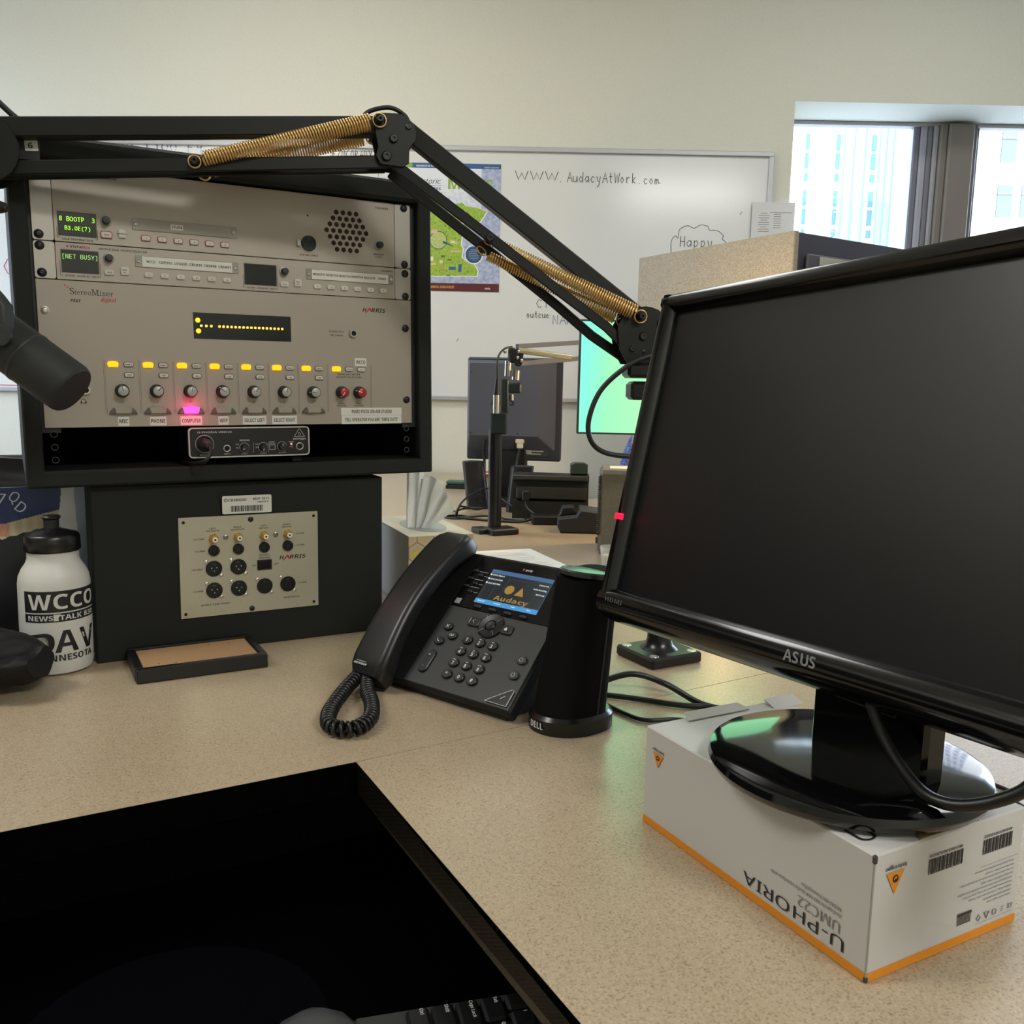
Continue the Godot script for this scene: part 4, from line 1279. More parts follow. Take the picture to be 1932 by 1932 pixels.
func boom_arm():
	var black := M("#111211", 0.45, 0.0, 0.4)
	var dark := M("#0c0c0d", 0.4)
	var gold := M("#dcb574", 0.3, 0.7)
	var o := thing("microphone_boom", "black spring microphone arm with gold coil springs on a post bolted to the worktop", "microphone arm", T(W(0.2055, 0, -1.172)))
	# foot plate and post
	var yb := Basis(Vector3(0.8694, 0, -0.4941), Vector3.UP, Vector3(0.4941, 0, 0.8694))
	var g := Geo.new()
	g.mv(Vector3.ZERO, yb).box(Vector3(0, 0.0075, 0), Vector3(0.086, 0.015, 0.082), 0.003)
	var fp := part("foot_plate", g, M("#131314", 0.38), o)
	for sx in [-1, 1]:
		for sz in [-1, 1]:
			g = Geo.new()
			g.mv(yb * Vector3(sx * 0.032, 0.0148, sz * 0.03)).lathe([Vector2(0, 0), Vector2(0.0065, 0), Vector2(0.006, 0.001), Vector2(0.003, 0.0012), Vector2(0.0022, 0.0004), Vector2(0, 0.0004)], 18)
			part("screw", g, M("#c9c6bd", 0.3, 0.8), fp)
	g = Geo.new().lathe([Vector2(0.026, 0.015), Vector2(0.024, 0.017), Vector2(0.019, 0.021), Vector2(0.0165, 0.03), Vector2(0.0165, 0.335), Vector2(0, 0.335)], 28)
	part("post", g, M("#161617", 0.28), o)
	g = world(o)
	g.box(W(0.187, 0.364, -1.18), Vector3(0.072, 0.024, 0.06), 0.004)
	part("clamp_block", g, dark, o)
	g = world(o)
	g.box(W(0.187, 0.39, -1.18), Vector3(0.083, 0.019, 0.066), 0.004)
	part("clamp_block", g, dark, o)
	g = Geo.new()
	g.x = Transform3D(Basis.IDENTITY, o.transform.affine_inverse() * W(0.1745, 0.33, -1.168))
	g.lathe([Vector2(0, 0), Vector2(0.009, 0), Vector2(0.009, 0.006), Vector2(0.006, 0.008), Vector2(0.006, 0.022), Vector2(0, 0.022)], 16)
	part("thumb_screw", g, M("#b08a3c", 0.35, 0.7), o)
	# swivel plates at the top of the post
	var n1 := Vector3(0.134, 0, 0.991)
	var d1 := Vector3(0.991, 0, -0.134)
	var pl := PackedVector2Array()
	for i in 15:
		var a := PI * (-0.05 + 1.1 * i / 14.0)
		pl.append(Vector2(cos(a) * 0.036, 0.005 + sin(a) * 0.033))
	pl.append_array([Vector2(-0.033, -0.018), Vector2(-0.022, -0.036), Vector2(0.036, -0.036)])
	for s in [1, -1]:
		g = world(o)
		g.x = g.b * Transform3D(Basis(d1, Vector3.UP, n1), W(0.1665, 0.435, -1.19) + n1 * (0.017 * s))
		g.prism(pl, -0.0015, 0.0015, 0.0005)
		part("joint_plate", g, black, o)
	g = world(o)
	bolt(o, "bolt", W(0.1642, 0.4345, -1.19) + n1 * 0.0185, n1, 0.0055, 0.004, dark)
	bolt(o, "bolt", W(0.1505, 0.4185, -1.1885) + n1 * 0.0185, n1, 0.0045, 0.0035, dark)
	bolt(o, "bolt", W(0.186, 0.453, -1.191) + n1 * 0.0185, n1, 0.0035, 0.002, dark)
	bolt(o, "bolt", W(0.166, 0.415, -1.19) + n1 * 0.0185, n1, 0.003, 0.001, dark)
	bolt(o, "bolt", W(0.184, 0.4155, -1.191) + n1 * 0.0185, n1, 0.003, 0.001, dark)
	# lower length: one square tube above, two flat bars below
	g = world(o)
	bar(g, W(-0.152, 0.6862, -1.1510), W(0.176, 0.4502, -1.1915), 0.0215, 0.022)
	part("arm_tube", g, black, o)
	var front := [W(-0.1690, 0.6445, -1.149), W(-0.0330, 0.5502, -1.1664), W(0.0593, 0.4848, -1.1777), W(0.1167, 0.4456, -1.1845), W(0.1520, 0.4140, -1.1883)]
	var rear := [W(-0.1600, 0.6300, -1.1505), W(0.0102, 0.5075, -1.1717), W(0.0547, 0.4745, -1.1771), W(0.1036, 0.4356, -1.1829), W(0.1520, 0.4050, -1.1881)]
	for s in 2:
		g = world(o)
		var pts: Array = front if s == 0 else rear
		for i in 4:
			var e: Vector3 = (pts[i + 1] - pts[i]).normalized() * 0.0022
			bar(g, pts[i] - e + n1 * (0.013 if s == 0 else -0.015), pts[i + 1] + e + n1 * (0.013 if s == 0 else -0.015), 0.0128, 0.004)
		part("arm_bar", g, black, o)
	# elbow
	var n2 := Vector3(0.281, 0, 0.96)
	var pe := PackedVector2Array()
	for i in 13:
		var a := PI * (-0.08 + 0.62 * i / 12.0)
		pe.append(Vector2(0.004 + cos(a) * 0.024, 0.004 + sin(a) * 0.0245))
	pe.append_array([Vector2(-0.0215, 0.0268), Vector2(-0.0225, 0.004), Vector2(-0.0185, -0.012), Vector2(-0.0215, -0.024), Vector2(-0.016, -0.0325), Vector2(0.012, -0.034), Vector2(0.019, -0.029), Vector2(0.0195, -0.012), Vector2(0.024, -0.005)])
	for s in [1, -1]:
		g = world(o)
		g.x = g.b * Transform3D(Basis(Vector3(0.96, 0, -0.281).normalized(), Vector3.UP, n2.normalized()), W(-0.160, 0.6655, -1.1505) + n2 * (0.0185 * s))
		g.prism(pe, -0.0015, 0.0015, 0.0005)
		part("joint_plate", g, black, o)
	g = world(o)
	bolt(o, "bolt", W(-0.1603, 0.6636, -1.1505) + n2 * 0.02, n2, 0.0052, 0.004, dark)
	bolt(o, "bolt", W(-0.1685, 0.6425, -1.148) + n2 * 0.02, n2, 0.006, 0.004, dark)
	bolt(o, "bolt", W(-0.1425, 0.6795, -1.155) + n2 * 0.02, n2, 0.0035, 0.0015, dark)
	bolt(o, "bolt", W(-0.0371, 0.552, -1.166) + n1 * 0.0155, n1, 0.005, 0.004, dark)
	# upper length, level, running left in front of the rack
	g = world(o)
	bar(g, W(-0.600, 0.6358, -1.0222), W(-0.157, 0.6828, -1.1518), 0.0215, 0.022)
	part("arm_tube", g, black, o)
	for s in [0.013, -0.013]:
		g = world(o)
		bar(g, W(-0.600, 0.5915, -1.023) + n2 * s, W(-0.166, 0.6378, -1.1495) + n2 * s, 0.0155, 0.004)
		part("arm_bar", g, black, o)
	# left joint
	for s in [1, -1]:
		g = world(o)
		g.x = g.b * Transform3D(Basis(Vector3(0.96, 0, -0.281).normalized(), Vector3.UP, n2.normalized()), W(-0.592, 0.6125, -1.024) + n2 * (0.0185 * s))
		g.prism(ngon(28, 0.036), -0.0015, 0.0015, 0.0005)
		part("joint_plate", g, black, o)
	g = world(o)
	g.x = g.b * Transform3D(Basis(Vector3(0.96, 0, -0.281).normalized(), Vector3.UP, n2.normalized()), W(-0.5545, 0.6225, -1.0365) - n2 * 0.006)
	g.prism(rr(0.03, 0.024, 0.001, -0.004, -0.001), -0.0035, -0.0005)
	part("web_plate", g, M("#242525", 0.5), o)
	g = world(o)
	g.x = g.b * Transform3D(Basis(Vector3(0.96, 0.06, -0.281).normalized(), Vector3.UP, n2.normalized()).orthonormalized(), W(-0.5515, 0.6248, -1.0375) - n2 * 0.006)
	g.prism(rr(0.0135, 0.0115, 0.0005), -0.0005, 0.0005)
	var lb := part("number_label", g, M("#dcd9cf", 0.5), o)
	var keep := g.x
	g = world(o)
	g.x = keep
	g.text("6", Vector3(-0.001, 0, 0.0007), 0.006, {"w": 0.005})
	part("lettering", g, M("#222222", 0.6), lb)
	# springs
	var sp := [
		[W(-0.3744, 0.6209, -1.0917) + n2 * 0.0215, W(-0.1885, 0.6795, -1.143) + n2 * 0.0235, 0.0075, 0.0092, 60],
		[W(-0.366, 0.6185, -1.0942) - n2 * 0.022, W(-0.1907, 0.6735, -1.1425) - n2 * 0.022, 0.0075, 0.0092, 58],
		[W(-0.0300, 0.5495, -1.1668) - n1 * 0.001, W(0.1500, 0.4640, -1.1886) + n1 * 0.0255, 0.0056, 0.0094, 60],
		[W(-0.0370, 0.5325, -1.1660) - n1 * 0.006, W(0.1330, 0.4600, -1.1868) - n1 * 0.004, 0.0056, 0.0090, 54]]
	var rings := [[W(-0.3835, 0.6171, -1.0892) + n2 * 0.0215, W(-0.1772, 0.6828, -1.146) + n2 * 0.0235], [W(-0.375, 0.613, -1.092) - n2 * 0.022, W(-0.180, 0.674, -1.1455) - n2 * 0.022], [W(-0.0360, 0.5525, -1.166) - n1 * 0.001, W(0.1580, 0.4592, -1.1894) + n1 * 0.0255], [W(-0.0455, 0.5385, -1.165) - n1 * 0.006, W(0.142, 0.456, -1.188) - n1 * 0.004]]
	for i in 4:
		g = world(o)
		g.helix(sp[i][0], sp[i][1], sp[i][2], sp[i][4], 0.00135, 14, 5, sp[i][3])
		var c := part("spring", g, gold, o)
		var nn := n2 if i < 2 else n1
		for k in 2:
			part("spring_eye", world(o).ring(rings[i][k], nn if i < 3 or k == 1 else Vector3(0.6, 0.5, 0.6), 0.0068 + 0.0012 * k, 0.0011, 20, 5), gold, c)
			bolt(c, "spring_pin", rings[i][k] - nn * 0.012, nn, 0.0045, 0.022 if i % 2 == 0 else 0.006, dark)
	# the microphone cable running along the arm
	g = world(o)
	g.tube(curve([W(-0.196, 0.688, -1.141), W(-0.186, 0.699, -1.144), W(-0.1622, 0.7055, -1.15), W(-0.144, 0.698, -1.1555), W(-0.1365, 0.684, -1.157), W(-0.125, 0.672, -1.16)]), 0.0028, 8)
	g.tube(curve([W(-0.66, 0.73, -1.01), W(-0.60, 0.686, -1.02), W(-0.567, 0.655, -1.031), W(-0.556, 0.646, -1.036)]), 0.0034, 8)
	part("cable", g, M("#141415", 0.5), o)
	g = world(o)
	g.tube(curve([W(0.20, 0.4095, -1.160), W(0.1788, 0.4099, -1.152), W(0.147, 0.3966, -1.148), W(0.1124, 0.3644, -1.15), W(0.0975, 0.325, -1.15), W(0.1017, 0.2973, -1.15), W(0.1224, 0.282, -1.155), W(0.1624, 0.2781, -1.16), W(0.19, 0.285, -1.16), W(0.2, 0.30, -1.165)]), 0.0034, 8)
	part("cable", g, M("#141415", 0.5), o)

func microphone():
	var body := M("#2a2b2b", 0.55, 0.0, 0.4)
	var o := thing("microphone", "dark grey cylindrical studio microphone hanging from the spring arm", "microphone", T(W(-0.535, 0.33, -0.96)))
	var ax := Vector3(0.82, -0.57, 0.06).normalized()
	var s := ax.cross(Vector3.UP).normalized()
	var g := world(o)
	g.x = g.b * Transform3D(Basis(s, ax, s.cross(ax)), W(-0.4777, 0.3510, -0.96))
	g.lathe([Vector2(0, -0.19), Vector2(0.02, -0.19), Vector2(0.0285, -0.18), Vector2(0.0290, -0.10), Vector2(0.0290, -0.006), Vector2(0.0278, -0.002), Vector2(0.026, 0.0), Vector2(0, 0.0005)], 36)
	part("body", g, body, o)
	g = world(o)
	g.x = g.b * Transform3D(Basis(s, ax, s.cross(ax)), W(-0.4777, 0.3510, -0.96))
	g.lathe([Vector2(0.0292, -0.062), Vector2(0.0296, -0.0615), Vector2(0.0296, -0.0585), Vector2(0.0292, -0.058)], 36)
	part("band", g, M("#2a2b2c", 0.5), o)
	g = world(o)
	g.x = g.b * Transform3D(FACE, W(-0.5357, 0.4070, -0.933))
	g.lathe([Vector2(0, 0), Vector2(0.0112, 0), Vector2(0.0112, 0.003), Vector2(0.0105, 0.0042), Vector2(0, 0.0044)], 24)
	part("pivot_knob", g, M("#2b2c2d", 0.55), o)
	# yoke above it
	g = world(o)
	g.x = g.b * Transform3D(Basis.IDENTITY, W(-0.548, 0.43, -0.936))
	g.prism(PackedVector2Array([Vector2(-0.03, 0.03), Vector2(-0.004, 0.034), Vector2(0.0085, 0.02), Vector2(0.0175, 0.008), Vector2(0.0175, -0.011), Vector2(0.016, -0.03), Vector2(-0.03, -0.03)]), -0.012, 0.006, 0.002)
	part("yoke", g, M("#2c2d2e", 0.55), o)
	g = world(o)
	g.tube([W(-0.575, 0.455, -0.955), W(-0.585, 0.50, -0.985), W(-0.592, 0.59, -1.015)], 0.008, 12)
	g.ring(W(-0.572, 0.549, -1.0), Vector3(0, 1, 0), 0.006, 0.006, 14, 8)
	part("stem", g, M("#161617", 0.4), o)

# ---------------------------------------------------------------- desk telephone
func coil(g: Geo, path: Array, rad: float, turns: float, r: float):
	var len := [0.0]
	for i in range(1, path.size()): len.append(len[i - 1] + path[i].distance_to(path[i - 1]))
	var total: float = len[-1]
	var pts := []
	var m := int(turns * 10)
	var seg := 0
	var s := Vector3.UP
	for i in m + 1:
		var q := total * i / m
		while seg < path.size() - 2 and len[seg + 1] < q: seg += 1
		var f: float = (q - len[seg]) / maxf(len[seg + 1] - len[seg], 1e-6)
		var p: Vector3 = path[seg].lerp(path[seg + 1], f)
		var t: Vector3 = (path[mini(seg + 2, path.size() - 1)] - path[maxi(seg - 1, 0)]).normalized()
		s = (s - t * s.dot(t)).normalized()
		var w := t.cross(s)
		var a := TAU * turns * i / m
		pts.append(p + (s * cos(a) + w * sin(a)) * rad)
	g.tube(pts, r, 6)

func desk_phone():
	var k := 1.04
	var o := thing("desk_phone", "black office desk telephone with a tilted keypad and a lit colour screen", "telephone", T(W(-0.0448, 0, -0.9936), -0.664))
	var ft := Transform3D(Basis(Vector3.RIGHT, 0.7416 - PI / 2), Vector3(0, 0.0469, 0)).scaled_local(Vector3.ONE)
	var fk := ft * Transform3D(Basis.IDENTITY.scaled(Vector3.ONE * k), Vector3.ZERO)
	var F := func() -> Geo: return Geo.new(fk)
	var matt := M("#191a1b", 0.55, 0.0, 0.35)
	var gloss := M("#0b0c0e", 0.18)
	var keym := M("#141516", 0.4)
	var white := M("#d5d5d3", 0.6)
	var dim := M("#8e8f90", 0.6)
	# body: keypad plate, glossy display plate, cradle side, stand
	var g: Geo = F.call()
	g.prism(PackedVector2Array([Vector2(-0.137, -0.044), Vector2(-0.134, -0.046), Vector2(0.080, -0.046), Vector2(0.082, -0.044), Vector2(0.080, 0.142), Vector2(0.076, 0.146), Vector2(-0.131, 0.146), Vector2(-0.135, 0.142)]), -0.016, -0.001, 0.002)
	part("body", g, matt, o)
	g = F.call()
	g.prism(PackedVector2Array([Vector2(-0.0745, -0.0435), Vector2(0.0795, -0.0435), Vector2(0.0785, 0.0640), Vector2(-0.0735, 0.0648)]), -0.002, 0.0005, 0.0005)
	part("keypad_plate", g, M("#2a2c2a", 0.45, 0.0, 0.5), o)
	g = F.call()
	g.prism(PackedVector2Array([Vector2(-0.0735, 0.0656), Vector2(0.0785, 0.0648), Vector2(0.0775, 0.1415), Vector2(-0.072, 0.1415)]), -0.002, 0.0005, 0.0005)
	part("display_plate", g, gloss, o)
	g = Geo.new()
	g.mv(Vector3(-0.028, 0, 0), Basis(Vector3(0, 0, -1), Vector3.UP, Vector3.RIGHT))
	g.prism(PackedVector2Array([Vector2(-0.024, 0.0), Vector2(0.02, 0.0), Vector2(0.03, 0.006), Vector2(0.105, 0.004), Vector2(0.105, 0.0), Vector2(0.125, 0.0), Vector2(0.118, 0.12), Vector2(0.100, 0.128), Vector2(-0.026, 0.008)]), -0.1, 0.105, 0.003)
	part("stand", g, M("#161718", 0.5), o)
	# the display
	var im := Image.create(192, 104, false, Image.FORMAT_RGB8)
	im.fill(Color("#23272b"))
	im.fill_rect(Rect2i(0, 0, 192, 12), Color("#4b6d94"))
	im.fill_rect(Rect2i(0, 91, 192, 13), Color("#4fa0d8"))
	for y in 79:
		for x in 192:
			var d := absi((x - 96) - (y - 40)) + absi((x - 96) + (y - 40))
			im.set_pixel(x, y + 12, Color("#262b2f").lerp(Color("#3e4245"), clampf((x - 60.0) / 190.0, 0.0, 1.0)) if d % 60 > 4 else Color("#3a3b3b"))
	var sm := StandardMaterial3D.new()
	sm.albedo_color = Color("#111111")
	sm.roughness = 0.15
	sm.emission_enabled = true
	sm.emission = Color.WHITE
	sm.emission_operator = BaseMaterial3D.EMISSION_OP_MULTIPLY
	sm.emission_texture = pic(im)
	sm.emission_energy_multiplier = 0.9
	g = F.call()
	g.prism(PackedVector2Array([Vector2(-0.0435, 0.0752), Vector2(0.0490, 0.0752), Vector2(0.0475, 0.1256), Vector2(-0.0440, 0.1256)]), 0.0003, 0.0010)
	var scr := part("screen", g, sm, o, "lit colour screen")
	g = F.call()
	g.mv(Vector3(0, 0, 0.0012))
	g.text("Audacy", Vector3(0.006, 0.0865, 0), 0.0062, {"w": 0.050, "bold": true})
	g.prism(ngon(20, 0.0065, -0.004, 0.1005), 0, 0.0001)
	g.prism(PackedVector2Array([Vector2(0.006, 0.0945), Vector2(0.019, 0.0945), Vector2(0.0125, 0.107)]), 0, 0.0001)
	part("screen_logo", g, glow("#a9812f", 0.7), scr)
	g = F.call()
	g.mv(Vector3(0, 0, 0.0012))
	for i in 3:
		g.text(["WCCO News 6", "(612) 215-9100", "(612) 332-7600"][i], Vector3(-0.0395, 0.1175 - i * 0.0062, 0), 0.0021, {"l": -1, "w": [0.018, 0.0185, 0.0185][i]})
		g.text(["Contact Dir.", "Audio Recording", "WCCO-AM"][i], Vector3(0.0462, 0.1148 - i * 0.0068, 0), 0.0019, {"l": 1, "w": [0.014, 0.019, 0.012][i]})
		g.prism(ngon(4, 0.0016, -0.0418, 0.1175 - i * 0.0062), 0, 0.0001)
	for i in 4: g.text(["New Call", "Forward", "DND", "More"][i], Vector3([-0.034, -0.010, 0.014, 0.037][i], 0.0786, 0), 0.0018, {})
	part("screen_text", g, glow("#dfe6ea", 0.9), scr)
	# keys
	var letters: Geo = F.call()
	letters.mv(Vector3(0, 0, 0.0042))
	var caps := [["1", "2", "3"], ["4", "5", "6"], ["7", "8", "9"], ["*", "0", "#"]]
	var sub := [["", "ABC", "DEF"], ["GHI", "JKL", "MNO"], ["PQRS", "TUV", "WXYZ"], ["", "", ""]]
	for r in 4:
		for c in 3:
			var x := (c - 1) * 0.0185
			var y := (1.5 - r) * 0.0157
			key(o, fk, x, y, 0.0068, keym)
			letters.text(caps[r][c], Vector3(x, y - (0.0012 if sub[r][c] else 0.0), 0), 0.0044, {"bold": true})
			if sub[r][c]: letters.text(sub[r][c], Vector3(x, y + 0.0035, 0), 0.0014, {})
	for q in [[-0.0555, 0.0345, "x"], [-0.0422, 0.0241, "o-o"], [-0.056, 0.0138, "L"]]:
		key(o, fk, q[0], q[1], 0.0064, keym)
	letters.ring(Vector3(-0.0440, 0.0241, 0), Vector3.BACK, 0.0013, 0.0003, 12, 4)
	letters.ring(Vector3(-0.0404, 0.0241, 0), Vector3.BACK, 0.0013, 0.0003, 12, 4)
	letters.tube([Vector3(-0.0440, 0.0228, 0), Vector3(-0.0404, 0.0228, 0)], 0.0003, 4)
	letters.tube([Vector3(-0.0580, 0.0158, 0), Vector3(-0.0572, 0.0132, 0), Vector3(-0.054, 0.0122, 0)], 0.0005, 4)
	for s in [-1, 1]: letters.tube([Vector3(-0.0555 - 0.002, 0.0345 - 0.002 * s, 0), Vector3(-0.0555 + 0.002, 0.0345 + 0.002 * s, 0)], 0.0004, 4)
	# volume rocker
	g = F.call()
	g.mv(Vector3(-0.0556, -0.0142, 0), Basis(Vector3.BACK, 0.0))
	g.prism(rr(0.0125, 0.031, 0.006), 0, 0.0034, 0.001)
	part("volume_key", g, keym, o)
	letters.text("+", Vector3(-0.0556, -0.0065, 0), 0.0042, {})
	letters.text("-", Vector3(-0.0556, -0.0215, 0), 0.0042, {})
	# round navigation keys between two square ones
	for q in [[-0.0246, 0.0484], [0.0242, 0.0476]]:
		g = F.call()
		g.prism(rr(0.016, 0.0125, 0.003, q[0], q[1]), 0, 0.003, 0.001)
		part("square_key", g, keym, o)
	letters.tube([Vector3(-0.0225, 0.0505, 0), Vector3(-0.0255, 0.0484, 0), Vector3(-0.0225, 0.0463, 0)], 0.0004, 4)
	letters.tube([Vector3(-0.0295, 0.0515, 0), Vector3(-0.0295, 0.0452, 0)], 0.0004, 4)
	letters.prism(PackedVector2Array([Vector2(0.0222, 0.0455), Vector2(0.0262, 0.0455), Vector2(0.0262, 0.0478), Vector2(0.0242, 0.0498), Vector2(0.0222, 0.0478)]), 0, 0.0001)
	g = F.call()
	g.x = fk * Transform3D(FACE, Vector3(0.0005, 0.0481, 0))
	g.lathe([Vector2(0.0068, 0.001), Vector2(0.0074, 0.003), Vector2(0.0145, 0.0042), Vector2(0.0165, 0.003), Vector2(0.0165, 0)], 32)
	var nav := part("navigation_ring", g, keym, o)
	g = F.call()
	for a in [0.25, 0.75, 1.25, 1.75]:
		g.mv(Vector3(0.0005 + cos(a * PI) * 0.0125, 0.0481 + sin(a * PI) * 0.0125, 0.0037), Basis(Vector3.BACK, a * PI))
		g.box(Vector3.ZERO, Vector3(0.007, 0.0005, 0.0009))
	part("ring_marks", g, dim, nav)
	g = F.call()
	g.x = fk * Transform3D(FACE, Vector3(0.0005, 0.0481, 0))
	g.lathe([Vector2(0.0062, 0.001), Vector2(0.0062, 0.003), Vector2(0.0052, 0.0040), Vector2(0.0, 0.0036)], 24)
	part("select_key", g, keym, o)
	# line keys beside the screen and soft keys under it
	for q in [[-0.0673, 0.1184], [-0.0677, 0.1065], [-0.0673, 0.0949], [-0.0562, 0.1126], [-0.0569, 0.1000], [-0.0574, 0.0879]]:
		g = F.call()
		g.prism(rr(0.0086, 0.0042, 0.0018, q[0], q[1]), 0, 0.003, 0.001)
		part("line_key", g, keym, o)
		letters.box(Vector3(q[0] + 0.0085 + (0.004 if q[0] < -0.06 else 0.0), q[1], -0.0034), Vector3(0.006 if q[0] > -0.06 else 0.014, 0.0004, 0.0002))
	for i in 4:
		g = F.call()
		g.prism(rr(0.0115, 0.0042, 0.0018, -0.034 + i * 0.0230, 0.0697 - i * 0.0004), 0, 0.003, 0.001)
		part("soft_key", g, keym, o)
	# side keys and the triangular mute key
	for q in [[0.0651, -0.0040], [0.0649, 0.0154]]:
		key(o, fk, q[0], q[1], 0.0066, M("#2b2c2d", 0.4))
		letters.ring(Vector3(q[0], q[1], 0), Vector3.BACK, 0.0022, 0.0003, 14, 4)
	g = F.call()
	g.prism(PackedVector2Array([Vector2(0.0475, -0.0405), Vector2(0.0765, -0.0405), Vector2(0.0765, -0.0225), Vector2(0.0735, -0.0205)]), 0, 0.0026, 0.001)
	part("mute_key", g, M("#232426", 0.3), o)
	letters.tube([Vector3(0.0475, -0.0405, -0.0015), Vector3(0.0765, -0.0405, -0.0015), Vector3(0.0765, -0.0215, -0.0015), Vector3(0.0735, -0.0205, -0.0015), Vector3(0.0475, -0.0405, -0.0015)], 0.0004, 4)
	letters.tube([Vector3(0.0655, -0.034, -0.001), Vector3(0.0695, -0.030, -0.001)], 0.0005, 4)
	letters.text("poly", Vector3(0.0075, 0.1322, -0.0032), 0.0028, {"w": 0.0095})
	g = F.call()
	part("lettering", letters, white, o)
	g.tube([Vector3(-0.0022, 0.1335, 0.001), Vector3(0.0012, 0.1322, 0.001), Vector3(-0.0016, 0.1305, 0.001), Vector3(-0.0022, 0.1335, 0.001)], 0.0006, 4)
	part("maker_mark", g, M("#d2552b", 0.5), o)
	g = F.call()
	g.box(Vector3(-0.0665, 0.0725, 0.0008), Vector3(0.0085, 0.0075, 0.0002))
	part("energy_sticker", g, dim, o)
	# perforated loudspeaker field between handset and keypad
	g = F.call()
	for i in 26:
		for j in 3:
			g.prism(ngon(6, 0.0011, -0.0845 + j * 0.0032 - i * 0.0001, -0.012 + i * 0.0043), 0, 0.0003)
	var pf := part("speaker_slots", g, M("#060607", 0.8), o)
	pf.set_meta("kind", "stuff")
	# handset
	var rings := []
	for i in 25:
		var f := i / 24.0
		var yy := lerpf(-0.062, 0.152, f)
		var arch := 0.030 + 0.016 * sin(PI * clampf(f, 0, 1))
		var th := 0.026
		if f < 0.22: th += 0.010 * (1.0 - f / 0.22)
		if f > 0.80: th += 0.010 * ((f - 0.80) / 0.20)
		var wd := 0.0265 + 0.0015 * cos(PI * 2 * f)
		var cut := 1.0
		if i == 0 or i == 24: cut = 0.8
		elif i == 1 or i == 23: cut = 0.95
		var ring := []
		for q in rr(wd * 2.0 * cut, th * cut, 0.009, 0, 0, 4): ring.append(Vector3(-0.1075 + q.x, yy, arch - th * 0.5 + q.y))
		rings.append(ring)
	g = F.call()
	g.loft(rings)
	var hs := part("handset", g, M("#121314", 0.36), o)
	g = F.call()
	g.mv(Vector3(-0.1135, -0.0535, 0.0335), Basis(Vector3.RIGHT, -0.25))
	g.text("PROTECTED BY", Vector3(-0.001, 0.0035, 0), 0.0012, {"w": 0.0155})
	g.text("MICROBAN", Vector3(0, 0, 0), 0.0028, {"w": 0.020, "bold": true})
	part("lettering", g, white, hs)
	g = F.call()
	g.box(Vector3(-0.1075, -0.066, 0.012), Vector3(0.014, 0.012, 0.009), 0.002)
	part("cord_plug", g, M("#101011", 0.4), hs)
	# curly cord lying in a loop on the worktop
	g = world(o)
	coil(g, curve([W(-0.166, 0.026, -1.075), W(-0.1770, 0.019, -1.040), W(-0.1892, 0.0125, -0.990), W(-0.1945, 0.0100, -0.930), W(-0.1890, 0.0100, -0.888), W(-0.1740, 0.0100, -0.872), W(-0.1560, 0.0100, -0.877), W(-0.1475, 0.0100, -0.905), W(-0.1525, 0.0105, -0.945), W(-0.164, 0.012, -0.985), W(-0.171, 0.014, -1.03)], 10), 0.0068, 56, 0.0024)
	part("coiled_cord", g, M("#141516", 0.35), o)

func key(o: Node3D, fk: Transform3D, x: float, y: float, r: float, m: Material):
	var g := Geo.new(fk)
	g.x = fk * Transform3D(FACE, Vector3(x, y, 0))
	g.lathe([Vector2(r * 1.18, 0.0), Vector2(r * 1.16, 0.0009), Vector2(r, 0.0010), Vector2(r * 0.97, 0.0032), Vector2(r * 0.84, 0.0040), Vector2(0, 0.0040)], 24, 1.0, 0.86)
	part("key", g, m, o)

